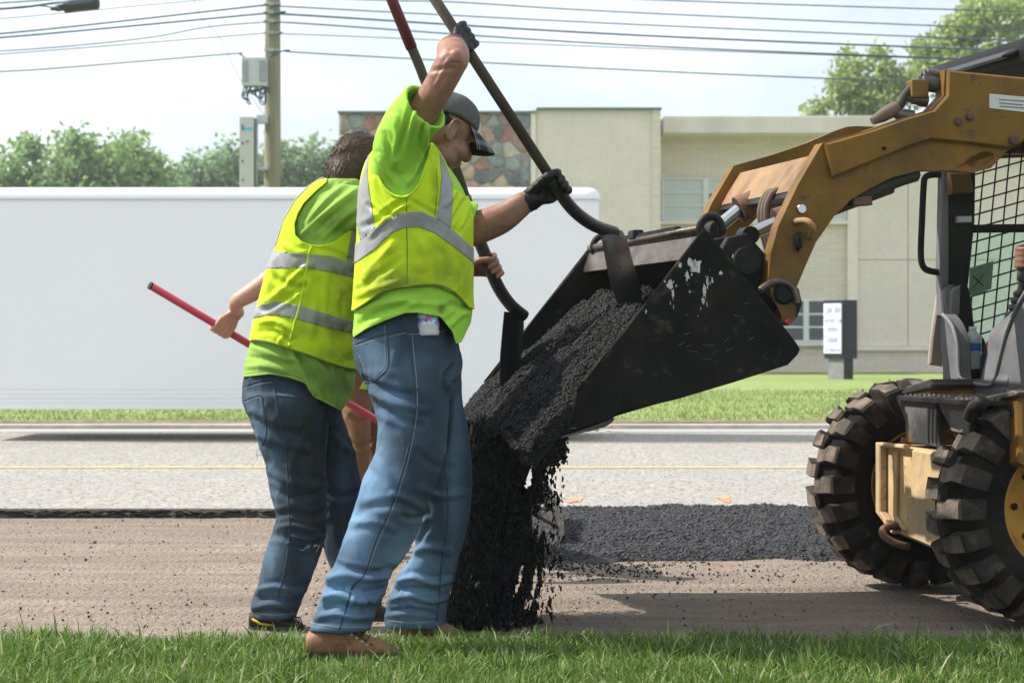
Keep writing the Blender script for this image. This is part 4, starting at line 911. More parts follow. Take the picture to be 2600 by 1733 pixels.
def hl(rows, sub=4, e=2.2, cav=0., n=36):
    """Level rings from silhouette rows (y, left, right, depth, half-depth in m)."""
    q = bez(rows, sub); C = []; A = []; B = []
    for y, l_, r_, d, ry in q:
        C.append(P((l_+r_)/2, y, d)); A.append(((r_-l_)/2*d/F, 0, 0)); B.append((0, ry, 0))
    return rings(C, A, B, n, e, cav)
def tb(rows, sub=4, e=2.0, cav=0., n=20, rnd=True):
    """Tube through (px, py, depth, radius in px, depth radius in m), rings square to the path."""
    q = bez(rows, sub); C = [P(*r[:3]) for r in q]; m = len(C); A = []; B = []
    for i in range(m):
        t = (C[min(i+1, m-1)]-C[max(i-1, 0)]).normalized(); b = Vector((0, 1, 0)); b = b-t*b.dot(t)
        if b.length < .25: b = Vector((0, .2, 1)); b = b-t*b.dot(t)
        b.normalize(); a = t.cross(b); A.append(a*q[i][3]*q[i][2]/F); B.append(b*q[i][4])
    if rnd and not cav:
        t1 = (C[-1]-C[-2]).normalized(); t0 = (C[0]-C[1]).normalized(); r0, r1 = A[0].length, A[-1].length
        C = [C[0]+t0*r0*.8, C[0]+t0*r0*.5]+C+[C[-1]+t1*r1*.5, C[-1]+t1*r1*.8]
        A = [A[0]*.45, A[0]*.82]+A+[A[-1]*.82, A[-1]*.45]; B = [B[0]*.45, B[0]*.82]+B+[B[-1]*.82, B[-1]*.45]
    return rings(C, A, B, n, e, cav)
def wt(pts, rad, sub=3, n=12):
    """Round tube through world points."""
    q = bez([(*p, r_) for p, r_ in zip(pts, rad)], sub); C = [Vector(r[:3]) for r in q]; m = len(C); A = []; B = []
    for i in range(m):
        t = (C[min(i+1, m-1)]-C[max(i-1, 0)]).normalized(); b = t.orthogonal().normalized() if i == 0 else (B[-1]-t*B[-1].dot(t)).normalized()
        A.append(t.cross(b)*q[i][3]); B.append(b)
    B = [b*q[i][3] for i, b in enumerate(B)]
    t1 = (C[-1]-C[-2]).normalized(); t0 = (C[0]-C[1]).normalized(); r0, r1 = q[0][3], q[-1][3]
    C = [C[0]+t0*r0*.7]+C+[C[-1]+t1*r1*.5, C[-1]+t1*r1*.85]; A = [A[0]*.6]+A+[A[-1]*.82, A[-1]*.45]; B = [B[0]*.6]+B+[B[-1]*.82, B[-1]*.45]
    return rings(C, A, B, n)
def remesh(parts, vox=.005, smooth=6, fac=.5):
    V = []; Fc = []
    for v, f in parts:
        k = len(V); V += list(v); Fc += [tuple(i+k for i in x) for x in f]
    me = mesh('tmp', V, Fc); bm = bmesh.new(); bm.from_mesh(me); bmesh.ops.recalc_face_normals(bm, faces=bm.faces[:]); bm.to_mesh(me); bm.free()
    o = bpy.data.objects.new('tmp', me); COL.objects.link(o)
    m = o.modifiers.new('r', 'REMESH'); m.mode = 'VOXEL'; m.voxel_size = vox; m.adaptivity = 0
    if smooth: s = o.modifiers.new('s', 'SMOOTH'); s.factor = fac; s.iterations = smooth
    dg = bpy.context.evaluated_depsgraph_get(); ev = o.evaluated_get(dg); em = ev.to_mesh()
    em.calc_loop_triangles(); n = len(em.vertices); co = np.empty(n*3, np.float32); em.vertices.foreach_get('co', co)
    T = np.empty(len(em.loop_triangles)*3, np.int32); em.loop_triangles.foreach_get('vertices', T)
    ev.to_mesh_clear(); bpy.data.objects.remove(o); bpy.data.meshes.remove(me)
    return co.reshape(-1, 3).astype(float), T.reshape(-1, 3)
def normals(V, T):
    fn = np.cross(V[T[:, 1]]-V[T[:, 0]], V[T[:, 2]]-V[T[:, 0]]); N = np.zeros_like(V)
    for k in range(3): np.add.at(N, T[:, k], fn)
    return N/(np.linalg.norm(N, axis=1)[:, None]+1e-12)
def clip(V, T, f):
    """Keep the part of a triangle mesh where f > 0, cut clean along f = 0."""
    f = np.where(np.abs(f) < 1e-9, 1e-9, f); inn = f > 0; cnt = inn[T].sum(1)
    out = [T[cnt == 3]]; newV = []; cache = {}; base = len(V)
    def cut(a, b):
        k = (a, b) if a < b else (b, a)
        if k not in cache:
            t = f[k[0]]/(f[k[0]]-f[k[1]]); newV.append(V[k[0]]+(V[k[1]]-V[k[0]])*t); cache[k] = base+len(newV)-1
        return cache[k]
    ex = []
    for tri in T[(cnt == 1) | (cnt == 2)]:
        pl = []
        for i in range(3):
            a, b = int(tri[i]), int(tri[(i+1) % 3])
            if inn[a]: pl.append(a)
            if inn[a] != inn[b]: pl.append(cut(a, b))
        for i in range(1, len(pl)-1): ex.append((pl[0], pl[i], pl[i+1]))
    if ex: out.append(np.array(ex))
    T2 = np.concatenate(out); V2 = np.concatenate([V, np.array(newV).reshape(-1, 3)])
    u, inv = np.unique(T2, return_inverse=True); return V2[u], inv.reshape(-1, 3)
def sdpoly(p, poly):
    """Signed distance (inside positive) of 2-D points to a polygon."""
    poly = np.array(poly, float); d = np.full(len(p), 1e9); ins = np.zeros(len(p), bool)
    for i in range(len(poly)):
        a, b = poly[i-1], poly[i]; ab = b-a; t = np.clip(((p-a)@ab)/(ab@ab+1e-12), 0, 1); d = np.minimum(d, np.linalg.norm(p-a-t[:, None]*ab, axis=1))
        c = ((a[1] > p[:, 1]) != (b[1] > p[:, 1])) & (p[:, 0] < (b[0]-a[0])*(p[:, 1]-a[1])/(b[1]-a[1]+1e-12)+a[0]); ins ^= c
    return np.where(ins, d, -d)
def seglen(p, pl):
    pl = np.array(pl, float); d = np.full(len(p), 1e9)
    for i in range(len(pl)-1):
        a, b = pl[i], pl[i+1]; ab = b-a; t = np.clip(((p-a)@ab)/(ab@ab+1e-12), 0, 1); d = np.minimum(d, np.linalg.norm(p-a-t[:, None]*ab, axis=1))
    return d
def folds(V, T, creases=(), nz=(), seed=0):
    """Press creases (pixel polyline, width px, depth mm; + raises a ridge) and woven noise folds into a garment along its normals."""
    N = normals(V, T); p = pix(V); view = V-np.array((0, 0, HC)); view /= np.linalg.norm(view, axis=1)[:, None]
    facing = np.clip(-(N*view).sum(1)*2.2+.25, 0, 1); h = np.zeros(len(V))
    for pl, wd, amp in creases:
        pl2 = bez(pl, 5); wd = wd*.78; d = seglen(p, pl2); g = np.exp(-(d/wd)**2)
        # fade at both ends
        e = np.minimum(np.linalg.norm(p-pl2[0], axis=1), np.linalg.norm(p-pl2[-1], axis=1)); g = g*np.clip(.35+e/(wd*2.2), 0, 1)
        side = np.exp(-((d-wd*1.9)/(wd*.9))**2)*.35
        h += facing*amp*.0016*(g-side*(1 if amp < 0 else 1))
    for (fr, amp, ax, ridge) in nz:
        M3 = Matrix.Rotation(ax[0], 3, 'Y') @ Matrix.Rotation(ax[1], 3, 'Z'); Q_ = V @ np.array(M3)*np.array(fr)+seed*3.17
        v = np.array([noise.noise(q_) for q_ in Q_]); h += amp*.0014*(((1-np.abs(v)*1.6)**2-.45) if ridge else v)
    return V+N*h[:, None]
def surf(V, T, name, m, parent, attr=None, wear_sun=None, smooth=True, solid=0., **kw):
    me = npmesh(name, V, T); o = link(name, me, m, parent, smooth, **kw)
    if attr is not None:
        a = me.attributes.new('dirt_shade', 'FLOAT', 'POINT')
        if len(me.vertices) == len(attr): a.data.foreach_set('value', np.ascontiguousarray(attr, np.float32))
    if wear_sun is not None and len(me.vertices) == len(wear_sun):
        a = me.attributes.new('wear_sun', 'FLOAT', 'POINT'); a.data.foreach_set('value', np.ascontiguousarray(wear_sun, np.float32))
    if solid:
        s = o.modifiers.new('thick', 'SOLIDIFY'); s.thickness = solid; s.offset = -1
    return o
def dirt_light_map(V, blobs, base=0., seed=0):
    p = pix(V); a = np.full(len(V), base)
    for x, y, rx, ry, k in blobs: a = np.maximum(a, k*np.exp(-((p[:, 0]-x)/rx)**2-((p[:, 1]-y)/ry)**2))
    return np.clip(a, 0, 1)
class Surf:
    """Sight-line projection onto a garment so that seams, pockets and hems lie on its real surface."""
    def __init__(s, V, T): s.b = BVHTree.FromPolygons([Vector(v) for v in V], [tuple(map(int, t)) for t in T])
    def at(s, px, py, off=0.):
        r_ = Vector(((px-CX)/F, 1, -(py-CY)/F)).normalized(); h = s.b.ray_cast(Vector((0, 0, HC)), r_)
        return (h[0]+h[1]*off*(-1 if h[1].dot(r_) > 0 else 1), h[1]) if h[0] else (None, None)
    def line(s, pl, n=7, off=.0):
        out = []
        for x, y in bez(pl, n):
            p, nn = s.at(x, y, off)
            if p is not None: out.append(p)
        return out
    def seam(s, name, pl, r_, m, parent, off=0.0, n=7):
        pts = s.line(pl, n, off)
        if len(pts) < 2: return
        # drop jumps between near and far surfaces
        runs = [[pts[0]]]
        for a, b in zip(pts, pts[1:]):
            if (b-a).length > .06: runs.append([])
            runs[-1].append(b)
        q = MB()
        for rn in runs:
            if len(rn) > 1: q.tube(rn, r_, 6)
        if q.V: return q.build(name, m, parent, smooth=True)
def hand(c, a, p, ws, fdir, Rg=.017, th=1, infl=0., reach=.078, sc=1.0):
    """Closed hand round a bar: c grip centre, a bar axis, p from bar to palm, ws wrap sense, fdir towards the forearm, th thumb end (+1/-1 along a)."""
    a = Vector(a).normalized(); p = Vector(p); p = (p-a*p.dot(a)).normalized(); b = a.cross(p)*ws; out = []
    D = lambda g: p*math.cos(R(g))+b*math.sin(R(g))
    palm = c+p*(Rg+.022*sc); wr = palm+Vector(fdir).normalized()*reach*sc
    for i in range(4):
        o = (1.5-i)*.0222*th*sc; L_ = (1., 1.06, 1.0, .84)[i]
        mcp = c+a*o+D(38)*(Rg+.027*sc); pip = c+a*o*1.03+D(98)*(Rg+.0155*sc); dip = c+a*o+D(98+68*L_)*(Rg+.0105*sc); tip = c+a*o*.97+D(98+125*L_)*(Rg+.0095*sc)
        out.append(wt([mcp, pip, dip, tip], [.0108*sc+infl, .0102*sc+infl, .0092*sc+infl, .0078*sc+infl], 4))
        out.append(ell(pip, (.0105*sc+infl,)*3, None, 10, 8))
        out.append(wt([wr+a*o*.55, (wr+mcp)/2+p*.006, mcp], [.0165*sc+infl, .0135*sc+infl, .0125*sc+infl], 3))
    t0 = wr+a*th*.016*sc; t1 = c+a*th*.036*sc+D(-35)*(Rg+.022*sc); t2 = c+a*th*.046*sc+D(-92)*(Rg+.014*sc); t3 = c+a*th*.040*sc+D(-150)*(Rg+.012*sc)
    out.append(wt([t0, t1, t2, t3], [.018*sc+infl, .0165*sc+infl, .0125*sc+infl, .0095*sc+infl], 4))
    out.append(ell((wr+palm)/2, (.026*sc+infl,)*3, None, 12, 8))
    return out, wr
def headparts(org, yaw_, pitch, sc=1.0):
    """Head local axes: x forward, y to the left ear, z up. Returns closed parts and the local->world map."""
    Rm = Matrix.Rotation(yaw_, 3, 'Z') @ Matrix.Rotation(pitch, 3, 'Y')
    W = lambda p: Vector(org)+Rm @ (Vector(p)*sc)
    out = []
    def E(c, r, rot=None): out.append(ell(W(c), tuple(x*sc for x in r), Rm if rot is None else Rm @ rot))
    E((-.008, 0, .035), (.097, .077, .086)); E((-.03, 0, .0), (.072, .07, .075)); E((.028, 0, -.03), (.064, .060, .084)); E((.034, 0, -.083), (.048, .045, .032)); E((.068, 0, -.099), (.019, .022, .017))
    for s in (1, -1):
        E((.056, s*.036, -.03), (.031, .026, .03)); E((.098, s*.011, -.031), (.010, .008, .008)); E((.024, s*.052, -.075), (.034, .012, .024)); E((.080, s*.03, .021), (.013, .024, .008))
        r_ = Matrix.Rotation(s*.35, 3, 'Z')
        E((-.012, s*.078, -.008), (.019, .005, .030), r_)
        pts = [W((x, s*y, z)) for x, y, z in ((.004, .079, .008), (.0, .085, .024), (-.015, .091, .028), (-.028, .093, .018), (-.029, .090, -.004), (-.020, .084, -.024), (-.008, .080, -.038), (.002, .078, -.034))]
        out.append(wt(pts, [.0045, .0052, .0056, .0056, .005, .005, .0066, .0045], 3, 8))
    out.append(wt([W((.086, 0, .018)), W((.099, 0, -.004)), W((.111, 0, -.024)), W((.103, 0, -.036))], [.009*sc, .0105*sc, .0125*sc, .009*sc], 3))
    E((.089, 0, -.057), (.010, .022, .006)); E((.086, 0, -.069), (.010, .019, .0075)); E((.080, 0, -.05), (.012, .026, .016))
    return out, W, Rm
M_skin = mat('skin_tanned', (.27, .135, .088), .5, var=.22, scale=45, bump=.12, bscale=220, sss=.1, col2=(.33, .16, .115), mix_scale=25, lo=.45, hi=.65, bdist=.004, attr='dirt_shade', attr_col=(.085, .05, .036))
M_skin2 = mat('skin_fair', (.47, .265, .185), .5, var=.10, scale=18, bump=.12, bscale=220, sss=.12, col2=(.52, .27, .20), mix_scale=20, lo=.45, hi=.65, bdist=.004)
M_skin3 = mat('skin_dark', (.20, .09, .055), .5, var=.12, scale=18, bump=.1, bscale=200, sss=.1)
def clothmat(name, col, rough, var, bs, bstr, dirt_shade=(.05, .055, .04), weave='vor', sheen=.0, fade=None):
    m = bpy.data.materials.new(name); m.use_nodes = True; t = m.node_tree; n = t.nodes; l = t.links.new; b = n['Principled BSDF']
    b.inputs['Roughness'].default_value = rough; b.inputs['Specular IOR Level'].default_value = .2
    tc = n.new('ShaderNodeTexCoord')
    def noi(s, d=4):
        z = n.new('ShaderNodeTexNoise'); z.inputs['Scale'].default_value = s; z.inputs['Detail'].default_value = d; l(tc.outputs['Object'], z.inputs['Vector']); return z.outputs['Fac']
    def rmp(src, a, c):
        r = n.new('ShaderNodeMapRange'); r.inputs['From Min'].default_value = a; r.inputs['From Max'].default_value = c; l(src, r.inputs['Value']); return r.outputs['Result']
    def mixc(f, A, B):
        x = n.new('ShaderNodeMix'); x.data_type = 'RGBA'
        if isinstance(f, float): x.inputs['Factor'].default_value = f
        else: l(f, x.inputs['Factor'])
        for k, v in (('A', A), ('B', B)):
            if isinstance(v, tuple): x.inputs[k].default_value = (*v, 1)
            else: l(v, x.inputs[k])
        return x.outputs['Result']
    c = mixc(rmp(noi(9), .3, .7), tuple(x*(1-var) for x in col), tuple(min(1, x*(1+var)) for x in col))
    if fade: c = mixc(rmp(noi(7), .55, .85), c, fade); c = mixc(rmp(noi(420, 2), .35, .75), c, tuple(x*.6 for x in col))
    at = n.new('ShaderNodeAttribute'); at.attribute_name = 'dirt_shade'
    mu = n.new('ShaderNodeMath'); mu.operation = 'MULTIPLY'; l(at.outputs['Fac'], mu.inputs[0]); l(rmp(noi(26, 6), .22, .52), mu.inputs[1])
    
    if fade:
        aw = n.new('ShaderNodeAttribute'); aw.attribute_name = 'wear_sun'; c = mixc(aw.outputs['Fac'], c, tuple(min(1, x*1.9) for x in fade))  # pale tint: faded denim plus sunlight painted on the legs' left sides
    c = mixc(mu.outputs[0], c, dirt_shade); l(c, b.inputs['Base Color'])  # dark tint: soiling, and on the jeans also painted shade
    bp = n.new('ShaderNodeBump'); bp.inputs['Strength'].default_value = bstr; bp.inputs['Distance'].default_value = .002
    if weave == 'vor':
        v = n.new('ShaderNodeTexVoronoi'); v.inputs['Scale'].default_value = bs; l(tc.outputs['Object'], v.inputs['Vector']); l(v.outputs['Distance'], bp.inputs['Height'])
    else: l(noi(bs, 2), bp.inputs['Height'])
    bp2 = n.new('ShaderNodeBump'); bp2.inputs['Strength'].default_value = .12; bp2.inputs['Distance'].default_value = .012; l(noi(34, 3), bp2.inputs['Height']); l(bp2.outputs['Normal'], bp.inputs['Normal'])
    l(bp.outputs['Normal'], b.inputs['Normal']); _mats[name] = m; return m
M_tee1 = clothmat('tee_neon_green', (.31, .60, .06), .8, .06, 700, .25, dirt_shade=(.08, .14, .03), weave='n')
M_tee2 = clothmat('tee_dull_green', (.25, .42, .075), .85, .08, 700, .25, dirt_shade=(.06, .09, .03), weave='n')
M_vest1 = clothmat('vest_yellow', (.50, .68, .012), .7, .08, 330, .7, dirt_shade=(.13, .145, .02))
M_vest2 = clothmat('vest_yellow_mesh', (.50, .66, .012), .7, .06, 300, .8, dirt_shade=(.12, .135, .025))
M_refl = clothmat('reflective_grey', (.27, .275, .28), .38, .08, 260, .15, dirt_shade=(.085, .085, .06))
M_pipe = mat('vest_piping', (.46, .66, .02), .7, var=.05, bump=.1); M_vseam = mat('vest_seam_dark', (.16, .20, .02), .8, var=.1, bump=0)
M_jean1 = clothmat('denim_blue', (.026, .050, .082), .85, .22, 800, .35, dirt_shade=(.040, .050, .052), weave='n', fade=(.085, .150, .225))
M_jean2 = clothmat('denim_dirty', (.026, .047, .074), .85, .22, 800, .35, dirt_shade=(.026, .027, .026), weave='n', fade=(.06, .105, .155))
M_stitch = mat('denim_seam', (.030, .052, .085), .85, var=.2, bump=0); M_thread = mat('denim_thread', (.20, .23, .25), .85, var=.2, bump=0)
M_brown = clothmat('brown_work_pants', (.165, .085, .045), .85, .15, 600, .3, weave='n')
M_boot = mat('boot_leather', (.24, .115, .05), .6, var=.18, scale=14, bump=.25, bscale=60, col2=(.15, .075, .04), mix_scale=10, lo=.48, hi=.7)
M_bootd = mat('boot_dark', (.028, .022, .018), .7, var=.2, scale=14, bump=.2, bscale=60); M_sole = mat('boot_sole', (.05, .048, .045), .8, var=.2, bump=.2); M_lace = mat('lace', (.10, .06, .035), .8, bump=0)
M_glove = mat('glove_black', (.006, .006, .007), .5, var=.2, scale=30, bump=.25, bscale=160, spec=.3); M_cuff = mat('glove_cuff', (.17, .18, .20), .7, var=.12, scale=40, bump=.4, bscale=200)
M_hairb = mat('hair_brown', (.085, .052, .033), .5, var=.3, scale=30, bump=.3, bscale=150); M_haird = mat('hair_black', (.012, .010, .009), .6, var=.2, bump=.3)
M_eyew = mat('eye_white', (.6, .58, .55), .3, bump=0)

def boot(parent, rows, shaft, d, hw, m, sole_h=.018, name='boot', laces=None, flip=1):
    """rows: (px, top y, bottom y) along the foot; shaft: level rows."""
    C = []; A = []; B = []
    for x, yt, yb, wd in bez(rows, 4):
        c = P(x, (yt+yb)/2, d); C.append(c); A.append((0, 0, (yb-yt)/2*d/F)); B.append((0, wd*hw, 0))
    parts = [rings(C, A, B, 24, 2.4)]
    if shaft: parts.append(hl(shaft, 3))
    V, T = remesh(parts, .0045, 5); V = folds(V, T, laces or (), [((22, 22, 22), 1.6, (0, 0), True)], 5)
    o = surf(V, T, name, m, parent)
    x0, x1 = rows[0][0]-2, rows[-1][0]+3; yb = rows[-1][2]; zb_ = P(x0, yb, d).z
    n = 20; ol = []
    for k in range(n+1):
        t = k/n; wd = np.interp(t, [0, .12, .3, .5, .72, .9, 1], [.35, .85, .9, .8, 1.05, .8, .2]); ol.append((t, wd))
    pl = [(P(x0+(x1-x0)*t, yb, d).x, d-w_*hw*1.04) for t, w_ in ol]+[(P(x0+(x1-x0)*t, yb, d).x, d+w_*hw*1.04) for t, w_ in ol[::-1]]
    q = MB(); q.prism(pl, lambda a, b, t: (a, b, t), zb_-sole_h*.5, zb_+sole_h*.75, .003); q.build('sole', M_sole, o, auto=40)
    return o
def eyes(W, sc, parent):
    for s in (1, -1):
        v, f = ell(W((.066, s*.031, .006)), (.0105*sc,)*3, None, 12, 8); q = MB(); q.add(v, f); q.build('eye', M_eyew, parent, smooth=True)
# ================================================================== WORKER WITH THE CAP (front)
W1 = empty('person', P(900, 1668, 6.8), 'worker in grey cap, clean neon shirt and yellow vest, raising a shovel overhead', 'person', 'road workers')
# shovel handle line first: the hands close on it
hA, hB = P(1066, -60, 6.98), P(1405, 462, 7.16)
def onl(a, b, px): 
    pa, pb = pix(np.array(a)), pix(np.array(b)); t = (px-pa[0])/(pb[0]-pa[0]); return a+(b-a)*t
g1 = onl(hA, hB, 1168); g2 = onl(hA, hB, 1412); ax1 = (hB-hA).normalized()
hU, wrU = hand(g1, ax1, Vector((-.55, -.8, .1)), -1, Vector((-.1, -1, -.25)), .0165, th=1, reach=.07, infl=-.0025)
gU, _ = hand(g1, ax1, Vector((-.55, -.8, .1)), -1, Vector((-.1, -1, -.25)), .0165, th=1, infl=.0024, reach=.066)
hL, wrL = hand(g2, ax1, Vector((-.85, .1, -.3)), 1, Vector((-.86, .05, -.42)), .018, th=-1, reach=.055, infl=-.0025)
gL, _ = hand(g2, ax1, Vector((-.85, .1, -.3)), 1, Vector((-.86, .05, -.42)), .018, th=-1, infl=.0026, reach=.052)
pel = [(765, 915, 1140, 6.98, .165), (790, 906, 1148, 6.98, .172), (855, 900, 1160, 6.98, .18), (904, 901, 1168, 6.98, .185), (949, 917, 1170, 6.97, .185), (985, 935, 1163, 6.97, .175), (1020, 960, 1150, 6.97, .14)]
l1 = [(940, 925, 1120, 6.90, .115), (985, 937, 1140, 6.89, .112), (1047, 953, 1139, 6.88, .108), (1086, 961, 1136, 6.88, .105), (1150, 953, 1129, 6.87, .1), (1219, 922, 1112, 6.86, .095), (1293, 901, 1082, 6.85, .09), (1352, 879, 1060, 6.84, .086), (1426, 853, 1022, 6.83, .08), (1458, 832, 990, 6.82, .078), (1484, 826, 988, 6.82, .078), (1511, 816, 975, 6.81, .078), (1538, 808, 957, 6.81, .077), (1570, 797, 950, 6.80, .076), (1602, 786, 941, 6.80, .075)]
l2 = [(940, 1030, 1172, 7.08, .11), (1000, 1040, 1172, 7.1, .105), (1054, 1045, 1180, 7.12, .10), (1139, 1050, 1193, 7.14, .095), (1219, 1055, 1198, 7.16, .09), (1325, 1058, 1188, 7.18, .085), (1405, 1045, 1166, 7.2, .08), (1453, 1014, 1158, 7.21, .078), (1484, 1002, 1150, 7.22, .078), (1538, 982, 1136, 7.23, .076), (1592, 978, 1129, 7.24, .075)]
def thin(rows, k, kd=None): return [(y, (l_+r_)/2-(r_-l_)/2*k, (l_+r_)/2+(r_-l_)/2*k, d, ry*(kd or k)) for y, l_, r_, d, ry in rows]
hp, HW1, HR1 = headparts(P(1126, 336, 7.0), R(31), R(29))
body = hp+hU+hL
body.append(tb([(1062, 430, 7.0, 62, .066), (1090, 392, 7.0, 56, .062), (1112, 365, 7.0, 55, .06)], 3))
body.append(hl([(900, 930, 1150, 6.98, .13), (780, 935, 1165, 6.98, .15), (600, 940, 1165, 6.98, .165), (480, 950, 1140, 6.98, .17), (400, 985, 1100, 6.98, .14)], 3))
body.append(tb([(1003, 440, 6.87, 44, .055), (1026, 365, 6.81, 42, .05), (1070, 290, 6.76, 40, .047), (1114, 220, 6.72, 40, .046), (1146, 158, 6.70, 40, .045)], 4))
wu = pix(np.array(wrU)); wl = pix(np.array(wrL))
body.append(tb([(1148, 156, 6.70, 41, .045), (1150, 140, 6.735, 42, .044), (1147, 124, 6.79, 38, .04), (wu[0], wu[1]+4, wrU.y, 26, .028)], 4))
body.append(ell(P(1158, 146, 6.672), (.022, .02, .027)))
body.append(tb([(1060, 470, 7.14, 52, .06), (1130, 545, 7.2, 48, .055), (1188, 590, 7.2, 43, .048)], 3))
body.append(tb([(1180, 588, 7.2, 42, .046), (1230, 572, 7.19, 42, .044), (1280, 550, 7.18, 38, .04), (1330, 515, 7.17, 30, .031), (wl[0], wl[1], wrL.y, 25, .025)], 4))
body.append(hl(thin(l1, .62)+[(1640, 815, 905, 6.8, .045)], 3)); body.append(hl(thin(l2, .62), 3)); body.append(hl(thin(pel, .8), 3))
V, T = remesh(body, .0053, 3)
V = folds(V, T, [([(1095, 180), (1125, 175), (1150, 172)], 7, -2.2), ([(1108, 215), (1125, 180), (1140, 150)], 6, 2.0), ([(1130, 165), (1150, 160), (1168, 160)], 4, -1.5)], [((14, 14, 14), 1.5, (0, 0), False)], 1)
surf(V, T, 'body', M_skin, W1, dirt_light_map(V, [(1165, 415, 26, 24, .75), (1140, 400, 20, 30, .5), (1150, 160, 30, 24, .25), (1290, 580, 90, 16, .5), (1330, 530, 30, 20, .3)], .06)); eyes(HW1, 1, W1)
# short hair under the cap
hv_ = [ell(HW1((-.030, 0, .022)), (.084, .0755, .060), HR1), ell(HW1((-.062, 0, -.022)), (.046, .058, .042), HR1)]
V, T = remesh(hv_, .005, 3); V = folds(V, T, (), [((60, 60, 60), 2.0, (0, 0), False)], 3); surf(V, T, 'hair', M_haird, W1)
# cap
M_felt = mat('cap_felt', (.085, .092, .092), .95, var=.35, scale=260, bump=.3, bscale=300, col2=(.11, .12, .117), mix_scale=180)
def plaid(name):
    m = bpy.data.materials.new(name); m.use_nodes = True; t = m.node_tree; n = t.nodes; l = t.links.new; b = n['Principled BSDF']; b.inputs['Roughness'].default_value = .85
    at = n.new('ShaderNodeAttribute'); at.attribute_name = 'pl'; sx = n.new('ShaderNodeSeparateXYZ'); l(at.outputs['Vector'], sx.inputs[0]); fs = []
    for ch_ in ('X', 'Y'):
        w1 = n.new('ShaderNodeMath'); w1.operation = 'FRACT'; mu = n.new('ShaderNodeMath'); mu.operation = 'MULTIPLY'; mu.inputs[1].default_value = 24.; l(sx.outputs[ch_], mu.inputs[0]); l(mu.outputs[0], w1.inputs[0])
        acc = None
        for lo_, hi_ in ((.30, .36), (.44, .62), (.70, .75)):
            g1_ = n.new('ShaderNodeMath'); g1_.operation = 'GREATER_THAN'; g1_.inputs[1].default_value = lo_; l(w1.outputs[0], g1_.inputs[0])
            g2_ = n.new('ShaderNodeMath'); g2_.operation = 'LESS_THAN'; g2_.inputs[1].default_value = hi_; l(w1.outputs[0], g2_.inputs[0])
            mm = n.new('ShaderNodeMath'); mm.operation = 'MULTIPLY'; l(g1_.outputs[0], mm.inputs[0]); l(g2_.outputs[0], mm.inputs[1])
            if acc is None: acc = mm.outputs[0]
            else:
                ad = n.new('ShaderNodeMath'); ad.operation = 'MAXIMUM'; l(acc, ad.inputs[0]); l(mm.outputs[0], ad.inputs[1]); acc = ad.outputs[0]
        fs.append(acc)
    ad = n.new('ShaderNodeMath'); ad.operation = 'ADD'; l(fs[0], ad.inputs[0]); l(fs[1], ad.inputs[1])
    rp = n.new('ShaderNodeValToRGB'); rp.color_ramp.elements[0].color = (.012, .013, .018, 1); rp.color_ramp.elements[1].color = (.30, .31, .34, 1)
    hf = n.new('ShaderNodeMath'); hf.operation = 'MULTIPLY'; hf.inputs[1].default_value = .5; l(ad.outputs[0], hf.inputs[0]); l(hf.outputs[0], rp.inputs['Fac']); l(rp.outputs['Color'], b.inputs['Base Color']); return m
M_plaid = plaid('cap_plaid'); M_under = mat('bill_under', (.008, .008, .010), .9, bump=0)
